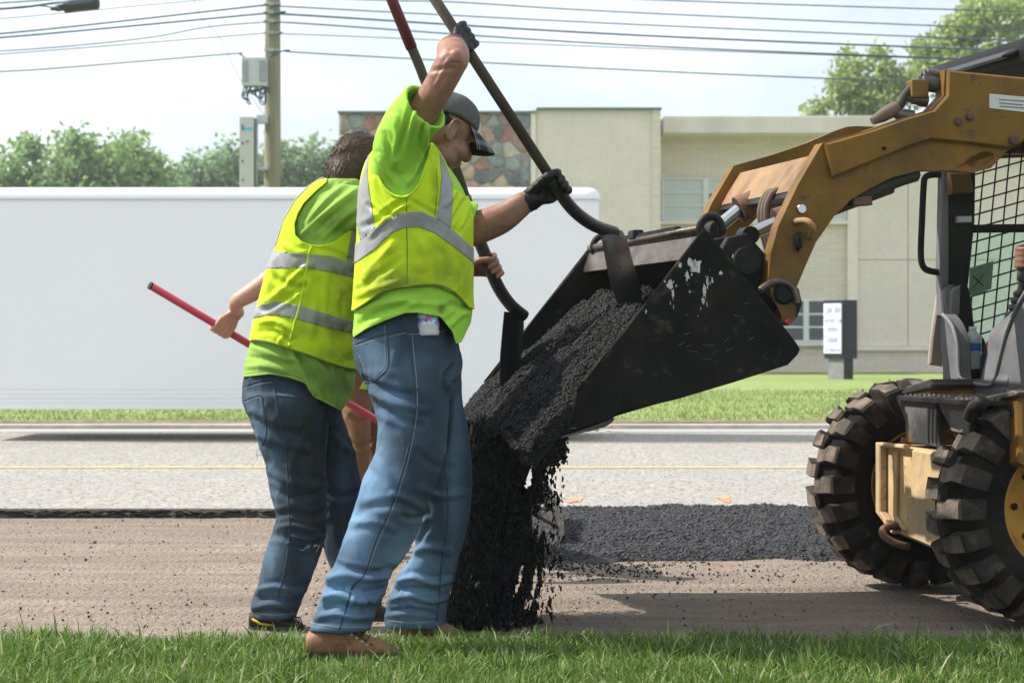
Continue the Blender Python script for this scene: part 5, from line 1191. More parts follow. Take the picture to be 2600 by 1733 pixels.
def cap(parent, W):
    V = []; Fc = []; nu, nv = 48, 14
    for j in range(nv+1):
        t = (math.pi/2)*j/nv
        for i in range(nu):
            g = 2*math.pi*i/nu
            rx = .104*math.cos(t)**.8 if j < nv else 0; hh = .088*math.sin(t)**.95
            x = -.010+rx*math.cos(g)+.010*math.sin(t)*.5; y = .0865*(math.cos(t)**.8 if j < nv else 0)*math.sin(g); z = .040+hh+.006*math.cos(g)*math.cos(t)-.014*max(0, -math.cos(g))*math.cos(t)
            seam = 1-.012*math.exp(-((((g/(math.pi/3))+.5) % 1-.5)/.06)**2)
            V.append(tuple(W((x*seam, y*seam, z))))
    for j in range(nv):
        for i in range(nu): Fc.append((j*nu+i, j*nu+(i+1) % nu, (j+1)*nu+(i+1) % nu, (j+1)*nu+i))
    k = len(V)                                            # inner turn-in at the rim
    for i in range(nu):
        g = 2*math.pi*i/nu; V.append(tuple(W((-.010+.098*math.cos(g), .081*math.sin(g), .046+.006*math.cos(g)-.014*max(0, -math.cos(g))))))
    for i in range(nu): Fc.append((i, k+i, k+(i+1) % nu, (i+1) % nu))
    mi = []
    for f in Fc:
        i = f[0] % nu; g = 2*math.pi*(i+.5)/nu; mi.append(1 if math.cos(g) > .80 else 0)
    me = mesh('cap', V, Fc, mi); me.materials.append(M_felt); me.materials.append(M_plaid)
    a = me.attributes.new('pl', 'FLOAT_VECTOR', 'POINT'); dat = []
    for kk in range(len(V)):
        j, i = divmod(kk, nu); dat += [j*.006, (i if i < nu/2 else i-nu)*.014, 0]
    a.data.foreach_set('vector', dat)
    c = link('cap', me, None, parent, True)
    V = []; Fc = []; nb, nr = 24, 8; dat = []
    for lay in (0, 1):
        for j in range(nr+1):
            for i in range(nb+1):
                s = (i/nb*2-1); g = s*R(62); r_ = j/nr
                x = -.010+.104*math.cos(g)+r_*.088*(1-.42*abs(s)**2.2); y = .0865*math.sin(g)*(1+.04*r_); z = .044+.006*math.cos(g)-.020*r_*r_-.030*abs(s)**2*(.2+r_)-lay*.0035
                V.append(tuple(W((x, y, z)))); dat += [r_*.088, s*.1, 0]
    h = (nr+1)*(nb+1)
    for j in range(nr):
        for i in range(nb):
            q_ = j*(nb+1)+i; Fc.append((q_, q_+1, q_+nb+2, q_+nb+1)); Fc.append((h+q_, h+q_+nb+1, h+q_+nb+2, h+q_+1))
    for i in range(nb): q_ = nr*(nb+1)+i; Fc.append((q_, q_+1, h+q_+1, h+q_))
    for j in range(nr):
        for e_ in (0, nb): q_ = j*(nb+1)+e_; Fc.append((q_, q_+nb+1, h+q_+nb+1, h+q_))
    me = mesh('bill', V, Fc, [0 if k_ % 2 == 0 or k_ >= 2*nr*nb else 1 for k_ in range(len(Fc))]); me.materials.append(M_plaid); me.materials.append(M_under)
    a = me.attributes.new('pl', 'FLOAT_VECTOR', 'POINT'); a.data.foreach_set('vector', dat); link('bill', me, None, c, True)
    v, f = ell(W((.0, 0, .128)), (.008, .008, .004)); q = MB(); q.add(v, f); q.build('button', M_felt, c, smooth=True)
cap(W1, HW1)
# gloves
for parts, cc in ((gU, None), (gL, None)):
    V, T = remesh(parts, .003, 2, .4); V = folds(V, T, (), [((45, 45, 45), 1.2, (0, 0), True)], 2); gl = surf(V, T, 'glove', M_glove, W1)
    wr_, fd = (wrU, Vector((-.1, -1, -.25))) if parts is gU else (wrL, Vector((-.86, .05, -.42)))
    fd = fd.normalized(); a_ = fd.orthogonal().normalized(); b_ = fd.cross(a_); r_ = .034 if parts is gU else .033
    q = MB(); V = []; Fc = []; n = 28
    for k_, (h_, rr_) in enumerate(((-.030, .9), (-.018, 1.0), (-.004, 1.02), (.008, 1.05), (.010, 1.10), (.008, 1.0))):
        for i in range(n): g = 2*math.pi*i/n; V.append(wr_+fd*(h_+.0015*math.sin(9*g))+(a_*math.cos(g)+b_*math.sin(g))*r_*rr_)
    for j in range(5):
        for i in range(n): Fc.append((j*n+i, j*n+(i+1) % n, (j+1)*n+(i+1) % n, (j+1)*n+i))
    q.add(V, Fc); q.build('cuff', M_cuff if parts is gU else M_glove, gl, smooth=True)
# watch band by the lower cuff
# shirt
torso = [(905, 905, 1188, 6.98, .192), (870, 900, 1188, 6.98, .198), (850, 897, 1190, 6.98, .202), (800, 899, 1197, 6.98, .205), (750, 902, 1197, 6.98, .205), (700, 907, 1198, 6.98, .205), (650, 912, 1197, 6.98, .205), (600, 914, 1196, 6.98, .205), (550, 916, 1193, 6.98, .207), (500, 919, 1184, 6.98, .208), (450, 926, 1158, 6.98, .205), (410, 940, 1128, 6.98, .19), (380, 962, 1108, 6.98, .165), (362, 985, 1092, 6.98, .13)]
sleR = [(1000, 462, 6.87, 62, .072), (1006, 410, 6.83, 64, .076), (1020, 355, 6.79, 66, .078), (1044, 308, 6.75, 67, .078), (1082, 270, 6.71, 68, .074)]
sleL = [(1080, 470, 7.12, 60, .08), (1140, 540, 7.19, 56, .07), (1203, 566, 7.2, 50, .062)]
sh = [hl(torso, 4, 2.3), tb(sleR, 5, 2.0, cav=.05, n=30), tb(sleL, 4, 2.0, cav=.03, n=26)]
V, T = remesh(sh, .006, 6)
hem = lambda p: np.interp(p[:, 0], [880, 896, 930, 975, 1029, 1060, 1118, 1149, 1158, 1172, 1196, 1220], [858, 856, 834, 814, 794, 793, 803, 842, 872, 868, 818, 812])-p[:, 1]
cr1 = [([(1073, 215), (1050, 300), (1030, 380), (1020, 430)], 9, 5), ([(1088, 240), (1076, 320), (1062, 400), (1040, 450)], 8, -5), ([(1000, 300), (1010, 360), (1000, 420)], 12, 4), ([(1052, 250), (1035, 310), (1005, 400)], 8, -4), ([(1085, 330), (1070, 380), (1055, 430), (1030, 470)], 8, 5),
       ([(975, 340), (990, 390), (1005, 450)], 8, -3.5), ([(960, 400), (985, 440), (1010, 470)], 9, 3.5), ([(1090, 370), (1075, 410), (1060, 445)], 5, -5), ([(1096, 385), (1082, 420), (1066, 455)], 5, 4), ([(1080, 270), (1082, 330), (1080, 380)], 6, 4),
       ([(900, 790), (960, 770), (1060, 760)], 14, 4), ([(905, 830), (960, 795), (1030, 775)], 10, -5), ([(1120, 790), (1150, 775), (1185, 785)], 10, -4), ([(1140, 830), (1170, 800), (1190, 790)], 9, 4), ([(1020, 785), (1060, 770), (1130, 775)], 8, 3)]
V = folds(V, T, cr1, [((6, 6, 2.8), 3.0, (.4, .3), True), ((16, 16, 9), .8, (-.5, .2), True)], 2)
p = pix(V); V, T = clip(V, T, hem(p)); s1 = surf(V, T, 'shirt', M_tee1, W1, dirt_light_map(V, [(1120, 785, 12, 14, .8), (1155, 760, 20, 12, .4), (960, 760, 30, 14, .3)]))
# vest: shell just outside the shirt's trunk, cut at armhole, neck and hem
vt = [(y, l_-7, r_+6, d, ry+.019) for y, l_, r_, d, ry in torso[2:]]
V, T = remesh([hl(vt, 4, 2.3)], .006, 5)
cr2 = [([(925, 575), (960, 555), (1010, 520), (1035, 505)], 9, -5), ([(940, 600), (990, 545), (1030, 520)], 7, 4), ([(1000, 620), (960, 660), (925, 700)], 12, 4), ([(1010, 660), (960, 700), (915, 735)], 10, -4), ([(1100, 620), (1130, 660), (1140, 720)], 14, -4), ([(1160, 600), (1175, 660), (1180, 740)], 12, 4), ([(1130, 520), (1150, 500), (1160, 480)], 8, 4), ([(1150, 560), (1170, 530), (1180, 510)], 7, -5), ([(1165, 580), (1185, 540), (1192, 515)], 6, 5),
       ([(1060, 600), (1080, 650), (1090, 710)], 12, 3.5), ([(905, 750), (950, 735), (1010, 715)], 10, 4), ([(1095, 400), (1105, 450), (1108, 510)], 7, 4), ([(945, 450), (960, 500), (985, 530)], 8, 4), ([(935, 520), (960, 540), (1000, 545)], 7, -4), ([(1045, 510), (1080, 530), (1105, 545)], 7, -4)]
V = folds(V, T, cr2, [((5, 5, 2.2), 4.0, (.5, .2), True), ((14, 14, 7), .7, (-.4, .1), True)], 4)
p = pix(V)
vh = np.interp(p[:, 0], [880, 901, 930, 975, 1033, 1109, 1154, 1189, 1215], [792, 787, 769, 740, 729, 725, 744, 779, 790])-p[:, 1]
arm_h = [(954, 366), (950, 411), (957, 440), (971, 468), (985, 485), (1000, 494), (1015, 498), (1029, 498), (1045, 488), (1061, 468), (1073, 440), (1082, 411), (1096, 361), (1080, 250), (930, 300)]
neck = [(1096, 361), (1112, 380), (1128, 405), (1142, 440), (1158, 478), (1172, 492), (1184, 498), (1260, 470), (1200, 250), (1096, 250)]
f = np.minimum(vh, np.minimum(-sdpoly(p, arm_h), -sdpoly(p, neck))); V, T = clip(V, T, f)
ve1 = surf(V, T, 'vest', M_vest1, W1, dirt_light_map(V, [(1000, 715, 90, 24, .8), (1130, 690, 50, 45, .6), (1030, 730, 160, 14, .8), (985, 700, 40, 30, .5), (1100, 640, 60, 20, .4), (1170, 700, 30, 60, .6), (1105, 480, 10, 60, .6), (1060, 690, 40, 20, .5), (940, 690, 30, 30, .5), (1140, 600, 20, 30, .4), (990, 640, 20, 12, .4)]), solid=.003)
SF1 = Surf(V, T); p = pix(V); Nn = normals(V, T)
def stripe(V, T, poly, parent, m=M_refl, off=.0022, dirt_shade=(), both=False):
    p_ = pix(V); f_ = sdpoly(p_, poly); v2, t2 = clip(V, T, f_)
    if len(t2) == 0: return
    n2 = normals(v2, t2)
    if not both:
        vw = v2-np.array((0, 0, HC)); c_ = (n2*vw).sum(1); v3, t3 = clip(v2, t2, -c_+.02); v2, t2 = v3, t3; n2 = normals(v2, t2)
    surf(v2+n2*off, t2, 'reflective_stripe', m, parent, dirt_light_map(v2, dirt_shade), solid=.0018)
top = [(900, 622), (913, 614), (940, 592), (966, 570), (990, 553), (1015, 543), (1045, 538), (1073, 538), (1109, 556), (1154, 588), (1192, 623), (1215, 640)]
bot = [(1215, 680), (1196, 661), (1154, 628), (1104, 592), (1064, 576), (1030, 577), (997, 590), (975, 610), (953, 632), (913, 661), (895, 672)]
stripe(V, T, top+bot, ve1, both=True, dirt_shade=[(1060, 560, 60, 20, .3)])
stripe(V, T, [(938, 388), (921, 446), (905, 505), (905, 560), (916, 611), (940, 591), (953, 579), (945, 530), (937, 480), (933, 440)], ve1)
stripe(V, T, [(1116, 390), (1128, 406), (1140, 440), (1149, 468), (1149, 510), (1144, 580), (1109, 555), (1115, 510), (1121, 450)], ve1)
SF1.seam('side_seam', [(1033, 500), (1032, 560), (1034, 640), (1033, 726)], .0016, M_vseam, ve1)
SF1.seam('armhole_binding', [(952, 380), (950, 411), (958, 442), (971, 469), (985, 486), (1000, 496), (1015, 500), (1029, 500), (1046, 490), (1062, 470), (1074, 441), (1083, 411)], .004, M_pipe, ve1)
SF1.seam('hem_binding', [(903, 785), (930, 768), (975, 738), (1033, 727), (1109, 723), (1154, 742), (1187, 777)], .0035, M_vseam, ve1)
SF1.seam('neck_binding', [(1098, 366), (1112, 383), (1127, 408), (1141, 443), (1156, 480)], .004, M_pipe, ve1)
SF1.seam('front_edge', [(1108, 430), (1110, 480), (1106, 530), (1104, 550)], .0016, M_vseam, ve1)
# jeans
V, T = remesh([hl(pel, 4, 2.3), hl(l1, 4, 2.1, cav=.05), hl(l2, 4, 2.1, cav=.05)], .0056, 5)
crj = [([(1090, 856), (1092, 905)], 34, 9), ([(826, 1470), (880, 1462), (940, 1470), (990, 1458)], 11, 9), ([(832, 1495), (880, 1490), (940, 1500), (985, 1492)], 9, -9), ([(818, 1520), (860, 1512), (910, 1525), (960, 1522)], 9, 8), ([(812, 1548), (860, 1535), (900, 1545), (950, 1545)], 8, -7), ([(805, 1570), (850, 1560), (900, 1568), (945, 1565)], 8, 6), ([(850, 1430), (900, 1445), (960, 1452)], 9, -6),
       ([(880, 1490), (900, 1510), (890, 1540)], 6, 5), ([(925, 1500), (935, 1530), (920, 1555)], 6, -5), ([(905, 1300), (950, 1285), (1010, 1275)], 14, -5), ([(895, 1330), (950, 1325), (1000, 1340)], 12, 4), ([(1000, 1255), (1040, 1270), (1075, 1290)], 10, 5), ([(1020, 1310), (1050, 1315), (1072, 1312)], 8, -5), ([(945, 1170), (980, 1210), (1000, 1260)], 14, 4),
       ([(925, 965), (980, 990), (1050, 1005)], 12, -6), ([(935, 990), (1000, 1025), (1080, 1040)], 12, 5), ([(950, 1030), (1010, 1060), (1070, 1080)], 11, -4), ([(1150, 930), (1130, 970), (1138, 1040), (1130, 1140)], 8, -7), ([(1165, 890), (1168, 925), (1150, 960)], 7, 6), ([(1090, 1330), (1060, 1380), (1020, 1440)], 9, -5), ([(1045, 1400), (1090, 1390), (1140, 1400)], 12, 5),
       ([(1005, 1478), (1050, 1465), (1100, 1478), (1145, 1470)], 9, 8), ([(1000, 1500), (1050, 1492), (1110, 1502)], 8, -8), ([(990, 1525), (1040, 1512), (1090, 1525), (1135, 1518)], 8, 7), ([(985, 1550), (1040, 1545), (1100, 1555)], 8, -6), ([(1010, 1490), (1030, 1520), (1060, 1540)], 6, 5), ([(1060, 1150), (1100, 1180), (1150, 1190)], 12, -3), ([(1070, 1240), (1120, 1260), (1180, 1250)], 12, 4)]
V = folds(V, T, crj, [((9, 9, 3.0), 4.0, (.25, .2), True), ((24, 24, 12), 1.5, (-.3, .1), True)], 7)
dj = [(1110, 870, 45, 60, .5), (1090, 960, 50, 70, .45), (1070, 1290, 28, 26, .9), (1040, 1300, 45, 60, .5), (1100, 1100, 40, 90, .4), (960, 1010, 20, 30, .4), (1150, 960, 25, 90, .4), (930, 1590, 60, 12, .3), (1000, 1140, 60, 50, .35), (1080, 1210, 30, 60, .45)]  # stains mixed with shade painted into the right of the legs
wear_sun_j = [(965, 1100, 35, 110, .5), (945, 1230, 55, 80, .95), (905, 1330, 55, 85, .9), (960, 900, 45, 60, .5), (1010, 1060, 40, 60, .35), (960, 1150, 40, 60, .7), (985, 1010, 45, 40, .5), (870, 1500, 80, 75, .95), (1050, 1470, 70, 120, .85), (1150, 1200, 25, 200, .4), (1000, 1200, 30, 40, .4), (1060, 1350, 30, 60, .4), (860, 1590, 90, 8, .8), (1050, 1580, 80, 8, .6), (940, 900, 30, 50, .3), (1060, 930, 60, 50, .25)]  # worn spots, with sunlight painted into the colour on the left
j1 = surf(V, T, 'jeans', M_jean1, W1, dirt_light_map(V, dj, .05), dirt_light_map(V, wear_sun_j)); SJ = Surf(V, T)
for nm, pl, r_, m_ in (('side_seam', [(1040, 850), (1044, 900), (1050, 960), (1052, 1040), (1040, 1120), (1020, 1200), (990, 1290), (950, 1380), (925, 1455), (895, 1490), (880, 1540), (862, 1597)], .0026, M_stitch),
                       ('seam_thread', [(1047, 850), (1051, 900), (1057, 960), (1059, 1040), (1047, 1120), (1027, 1202), (997, 1292), (957, 1382), (932, 1455)], .0011, M_thread),
                       ('side_seam', [(1127, 1180), (1137, 1260), (1134, 1350), (1120, 1440), (1115, 1520), (1108, 1575)], .0024, M_stitch), ('waistband_edge', [(903, 872), (940, 858), (1000, 842), (1030, 836)], .0024, M_stitch),
                       ('back_pocket', [(905, 902), (918, 935), (925, 965), (945, 968), (970, 950), (985, 930), (985, 880), (984, 822)], .0024, M_stitch), ('pocket_thread', [(912, 902), (924, 932), (931, 958), (945, 960), (964, 944), (978, 926), (978, 880), (977, 826)], .0011, M_thread),
                       ('pocket_edge', [(1032, 842), (1060, 840), (1100, 836), (1130, 834)], .003, M_stitch), ('pocket_thread', [(1034, 848), (1062, 847), (1104, 843), (1132, 840)], .0011, M_thread), ('yoke_seam', [(903, 880), (940, 868), (1000, 852), (1035, 844)], .0012, M_thread),
                       ('belt_loop', [(1022, 800), (1030, 825), (1036, 846)], .005, M_stitch), ('hem_thread', [(790, 1580), (830, 1588), (880, 1592), (938, 1590)], .0013, M_thread), ('fly_seam', [(1158, 850), (1166, 890), (1168, 925), (1155, 955)], .0024, M_stitch), ('hem_thread', [(985, 1575), (1040, 1580), (1100, 1575)], .0012, M_thread)):
    SJ.seam(nm, pl, r_, m_, j1)
# boots
bt1 = boot(W1, [(779, 1608, 1662, .75), (795, 1596, 1664, .9), (830, 1590, 1666, .92), (880, 1592, 1667, .86), (920, 1606, 1668, .9), (960, 1622, 1668, 1.0), (990, 1634, 1667, .9), (1010, 1646, 1667, .55)], [(1575, 805, 915, 6.8, .05), (1600, 795, 920, 6.8, .053), (1630, 795, 925, 6.8, .05)], 6.8, .052, M_boot, laces=[([(868, 1610), (890, 1640)], 5, -3), ([(935, 1640), (960, 1625)], 5, -2)])
for k_ in range(4):
    x_ = 905+k_*13; y_ = 1606+k_*9; q = MB(); c_ = P(x_, y_, 6.765); q.tube([c_+Vector((-.012, 0, .006)), c_+Vector((0, -.012, -.002)), c_+Vector((.008, .03, .012)), c_+Vector((.004, .06, .004))], .0026, 6); q.build('lace', M_lace, bt1, smooth=True)
    q = MB(); q.lathe([(.0015, .002), (.004, .002), (.004, 0)], P(x_-12, y_+3, 6.748), (0, -1, 0), 10); q.build('eyelet', M_steel, bt1)
q = MB(); ol = [(775, 1652), (775, 1632), (790, 1606), (800, 1604), (838, 1618), (828, 1640), (815, 1655)]
boot(W1, [(1005, 1562, 1615, .8), (1030, 1556, 1617, .9), (1070, 1556, 1617, .9), (1110, 1570, 1617, 1.), (1150, 1590, 1617, .9), (1175, 1602, 1616, .5)], [(1550, 1010, 1095, 7.24, .045), (1590, 1005, 1100, 7.24, .048)], 7.24, .052, M_boot)
# bottle pushed in the hip pocket
M_wrap2 = mat('wrap_flavoured', (.55, .62, .72), .4, var=.1, scale=40, bump=0, col2=(.10, .28, .62), mix_scale=55, lo=.46, hi=.54, col3=(.62, .08, .30), s3=38, lo3=.58, hi3=.62)
pc, nrm = SJ.at(1092, 828)
if pc is not None:
    pe, _q = SJ.at(1090, 842); base = Vector(pe)+Vector((-.002, .012, -.014)); b2_, _l = bottle('drink_bottle', base, .17, .033, 'clear drink bottle with printed wrap stuck in the front worker\'s hip pocket', M_wrap2, (-.05, 0.10, 1), w0=.19, w1=.44)

    tcu = bpy.data.curves.new('t', 'FONT'); tcu.body = 'Life'; tcu.size = .020; tcu.extrude = .0002; to = bpy.data.objects.new('t', tcu); COL.objects.link(to)
    tm = bpy.data.meshes.new_from_object(to.evaluated_get(bpy.context.evaluated_depsgraph_get())); bpy.data.objects.remove(to)
    c_ = base+Vector((-.003, .006, .050)); M4 = Matrix.Translation(c_+Vector((-.030, -.0355, -.006))) @ Matrix.Rotation(R(90), 4, 'X'); tm.transform(M4)
    for v_ in tm.vertices:                                # bend round the bottle
        dx = v_.co.x-c_.x; v_.co.y = c_.y-math.sqrt(max(1e-6, .0350**2-dx*dx))
    link('wrap_lettering', tm, mat('letter_blue', (.05, .12, .45), .5, bump=0), _l)

# ================================================================== SHOVELS
M_ash = mat('shovel_wood', (.075, .056, .038), .7, var=.25, scale=14, bump=.25, bscale=60, stretch=(1, 1, .2), col2=(.045, .035, .026), mix_scale=7)
M_iron = mat('shovel_steel', (.020, .019, .019), .40, var=.3, scale=10, bump=.3, bscale=50, col2=(.05, .047, .045), mix_scale=12, lo=.55, hi=.75, spec=.5)
M_iron2 = mat('shovel_blade_steel', (.030, .029, .029), .4, metal=.2, var=.4, scale=10, bump=.3, bscale=45, col2=(.012, .012, .012), mix_scale=9, lo=.45, hi=.6)
M_redp = mat('handle_red', (.13, .022, .026), .5, var=.15, scale=14, bump=.08)
s_ = empty('shovel', hB, 'dark long-handled shovel held by the capped worker, blade inside the bucket', 'shovel', 'shovels at the bucket')
q = MB(); q.tube([hA+(hA-hB)*.08, hB+(hB-hA)*.02], .0165, 16); q.build('handle', M_ash, s_, smooth=True)
nk = bez([onl(hA, hB, 1400), P(1440, 515, 7.22), P(1475, 550, 7.30), P(1515, 575, 7.4), P(1560, 590, 7.48)], 5)
q = MB(); q.tube(nk, list(np.linspace(.0205, .021, len(nk))), 14); q.build('socket', M_iron, s_, smooth=True)
def blade(name, rows, m, parent, dish=.02):
    """rows: (left point, right point) world; a dished blade with thickness."""
    V = []; n = 10; Fc = []
    for lay in (0, 1):
        for i, (a, b) in enumerate(rows):
            up_ = (Vector(rows[min(i+1, len(rows)-1)][0])-Vector(rows[max(i-1, 0)][0])); nn = (b-a).cross(up_).normalized()
            for k in range(n+1):
                t = k/n; V.append(a+(b-a)*t+nn*(dish*((2*t-1)**2)+lay*.0035))
    R_ = len(rows); h = R_*(n+1)
    for i in range(R_-1):
        for k in range(n): a = i*(n+1)+k; Fc += [(a, a+1, a+n+2, a+n+1), (h+a, h+a+n+1, h+a+n+2, h+a+1)]
    for k in range(n):
        for i in (0, R_-1): a = i*(n+1)+k; Fc.append((a, a+1, h+a+1, h+a))
    for i in range(R_-1):
        for k in (0, n): a = i*(n+1)+k; Fc.append((a, a+n+1, h+a+n+1, h+a))
    q = MB(); q.add(V, Fc); return q.build(name, m, parent, auto=40)
blade('blade', [(P(1538, 588, 7.40), P(1595, 580, 7.55)), (P(1546, 605, 7.38), P(1608, 605, 7.58)), (P(1556, 660, 7.38), P(1622, 660, 7.58)), (P(1568, 720, 7.38), P(1640, 715, 7.58)), (P(1585, 765, 7.39), P(1648, 770, 7.57))], M_iron, s_, .022)
# second shovel
kA, kB = P(975, -45, 7.72), P(1235, 640, 8.0)
s2 = empty('shovel', kB, 'shovel with red grip held bare-handed, blade upright in the asphalt', 'shovel', 'shovels at the bucket')
kt = [P(975, -45, 7.72), P(1000, 12, 7.74), P(1045, 122, 7.80)]
q = MB(); q.tube(kt, [.018, .019, .020], 16); q.build('grip', M_redp, s2, smooth=True)
q = MB(); q.tube(bez([P(1044, 119, 7.80), P(1080, 208, 7.83), P(1165, 450, 7.92), P(1200, 560, 7.96)], 4), .017, 16); q.build('handle', M_ash, s2, smooth=True)
nk = bez([P(1180, 500, 7.94), P(1205, 580, 7.97), P(1233, 650, 8.0), P(1262, 722, 8.03), P(1295, 772, 8.07), P(1330, 802, 8.12)], 6)
q = MB(); q.tube(nk, .0225, 14); q.build('socket', M_iron, s2, smooth=True)
blade('blade', [(P(1296, 792, 8.02), P(1342, 800, 8.22)), (P(1292, 830, 8.02), P(1344, 830, 8.24)), (P(1286, 900, 8.01), P(1338, 890, 8.25)), (P(1284, 960, 8.01), P(1334, 950, 8.25)), (P(1290, 1002, 8.02), P(1328, 1004, 8.24))], M_iron2, s2, .02)
# ================================================================== WORKER BEHIND (soiled shirt)
W2 = empty('person', P(700, 1600, 7.45), 'bareheaded brown-haired worker in soiled green shirt, mesh vest and grimy torn jeans', 'person', 'road workers')
g3 = Vector(P(1243, 680, 8.005)); ax2 = (P(1262, 722, 8.03)-P(1225, 632, 7.99)).normalized()
h3, wr3 = hand(g3, ax2, Vector((-.7, .62, -.1)), 1, Vector((-.95, -.05, -.12)), .0225, th=-1, reach=.07)
g4 = Vector(P(1108, 288, 7.86)); ax3 = (P(1165, 450, 7.92)-P(1080, 208, 7.83)).normalized()
h4, wr4 = hand(g4, ax3, Vector((-.7, .62, -.1)), 1, Vector((-.75, .1, -.55)), .0185, th=-1, reach=.07)
hp2, HW2, HR2 = headparts(P(918, 442, 7.68), R(48), R(24))
pel2 = [(920, 640, 850, 7.62, .17), (953, 624, 858, 7.62, .178), (1014, 617, 864, 7.62, .178), (1043, 626, 868, 7.62, .165), (1075, 640, 860, 7.62, .13)]
m1 = [(1000, 622, 830, 7.52, .115), (1054, 630, 834, 7.51, .112), (1112, 651, 832, 7.51, .108), (1182, 677, 828, 7.50, .1), (1240, 686, 828, 7.50, .095), (1309, 703, 829, 7.49, .09), (1352, 693, 826, 7.48, .088), (1405, 675, 815, 7.47, .085), (1484, 657, 785, 7.46, .08), (1527, 641, 765, 7.45, .08), (1569, 646, 750, 7.45, .074)]
m2 = [(1000, 740, 866, 7.72, .11), (1043, 750, 870, 7.74, .108), (1112, 775, 890, 7.75, .1), (1176, 788, 906, 7.76, .095), (1240, 797, 917, 7.76, .09), (1310, 805, 917, 7.76, .086), (1370, 815, 917, 7.75, .082), (1431, 836, 930, 7.74, .078), (1500, 868, 958, 7.72, .075), (1556, 880, 972, 7.70, .07)]
tor2 = [(1055, 640, 885, 7.62, .19), (1000, 616, 896, 7.62, .20), (956, 619, 902, 7.62, .205), (900, 630, 908, 7.62, .205), (864, 640, 915, 7.62, .203), (800, 655, 922, 7.62, .203), (730, 671, 932, 7.62, .203), (680, 684, 938, 7.62, .205), (623, 706, 944, 7.62, .208), (565, 724, 948, 7.62, .21), (512, 756, 946, 7.62, .205), (480, 788, 935, 7.62, .185), (460, 818, 920, 7.62, .15)]
b2 = hp2+h3+h4
b2.append(tb([(885, 520, 7.64, 52, .062), (900, 480, 7.66, 50, .06), (912, 450, 7.67, 48, .058)], 3))
b2.append(hl(thin(tor2[2:], .78), 3)); b2.append(hl(thin(pel2, .8), 3)); b2.append(hl(thin(m1, .62)+[(1590, 665, 735, 7.45, .04)], 3)); b2.append(hl(thin(m2, .62), 3))
w3, w4 = pix(np.array(wr3)), pix(np.array(wr4))
b2.append(tb([(800, 540, 7.5, 46, .055), (880, 530, 7.44, 40, .05), (1000, 560, 7.5, 36, .043)], 4)); b2.append(tb([(998, 560, 7.5, 37, .043), (1090, 625, 7.68, 36, .04), (w3[0], w3[1], wr3.y, 23, .026)], 4))
b2.append(tb([(880, 520, 7.8, 46, .055), (960, 500, 7.9, 38, .046), (1010, 440, 7.95, 36, .043)], 4)); b2.append(tb([(1010, 440, 7.95, 36, .042), (1050, 370, 7.93, 34, .038), (w4[0], w4[1], wr4.y, 23, .026)], 4))
V, T = remesh(b2, .0053, 3, .45); surf(V, T, 'body', M_skin, W2); eyes(HW2, 1, W2)
# hair: scalp mass and loose strands
hs = [ell(HW2((-.018, 0, .045)), (.100, .083, .088), HR2), ell(HW2((-.055, 0, -.008)), (.066, .075, .085), HR2), ell(HW2((-.062, 0, -.06)), (.046, .062, .05), HR2)]
V, T = remesh(hs, .006, 4); V = folds(V, T, (), [((24, 24, 9), 3.5, (.5, .2), True), ((70, 70, 30), 1.2, (.2, .6), True)], 6); hr2 = surf(V, T, 'hair', M_hairb, W2)
N_ = normals(V, T); rs = np.random.default_rng(12); idx = rs.choice(len(V), 5200); SV = []; ST = []
back = np.array(HR2 @ Vector((-.75, 0, -.66)))
for q_, i in enumerate(idx):
    p0 = V[i]-N_[i]*.004; dr = back+rs.normal(size=3)*.24; dr -= N_[i]*(dr@N_[i])*.75; dr /= np.linalg.norm(dr); ln = rs.uniform(.02, .05); sd = np.cross(dr, N_[i]); sd /= np.linalg.norm(sd)+1e-9; k0 = len(SV)
    for s in range(4):
        t = s/3; c = p0+dr*ln*t+N_[i]*(.006*math.sin(t*2.8)+.001)+sd*.004*math.sin(t*3+i); wd = .0012*(1-.75*t); SV += [c-sd*wd, c+sd*wd]
        if s: ST.append((k0+2*s-2, k0+2*s-1, k0+2*s+1, k0+2*s))
surf(np.array(SV), np.array(ST), 'hair_strands', mat('hair_strand_brown', (.095, .058, .037), .45, var=.5, scale=60, bump=0), hr2, kind='stuff')
# shirt
sl3 = [(808, 546, 7.55, 62, .08), (840, 538, 7.47, 62, .08), (890, 525, 7.43, 58, .074), (955, 532, 7.44, 52, .068)]
sl4 = [(860, 520, 7.8, 56, .07), (930, 510, 7.88, 48, .062)]
V, T = remesh([hl(tor2, 4, 2.3), tb(sl3, 4, 2.0, cav=.04, n=28), tb(sl4, 3, 2.0, cav=.03, n=24)], .0062, 5)
c2 = [([(905, 480), (850, 520), (790, 570), (760, 600)], 8, 5), ([(900, 505), (850, 545), (800, 590)], 7, -5), ([(915, 520), (870, 555), (820, 605)], 7, 5), ([(850, 465), (800, 510), (765, 555)], 7, -4), ([(880, 465), (830, 505), (775, 570)], 6, 4), ([(910, 545), (880, 570), (850, 600)], 6, -5), ([(640, 880), (700, 900), (760, 915)], 9, 5), ([(630, 905), (690, 915), (740, 930)], 7, -5), ([(625, 930), (680, 930), (720, 945)], 7, 4),
      ([(740, 890), (765, 940), (790, 1000)], 9, 7), ([(760, 900), (800, 960), (840, 1020)], 9, -6), ([(800, 910), (840, 960), (870, 1030)], 9, 5), ([(860, 940), (880, 980), (885, 1010)], 8, -5)]
V = folds(V, T, c2, [((6, 6, 3), 3.5, (.6, .3), True), ((18, 18, 9), .8, (-.5, .2), True)], 9)
p = pix(V); f = np.interp(p[:, 0], [590, 618, 685, 734, 775, 785, 795, 841, 866, 886, 899, 930], [960, 956, 949, 958, 972, 990, 1006, 1029, 1043, 1020, 989, 960])-p[:, 1]
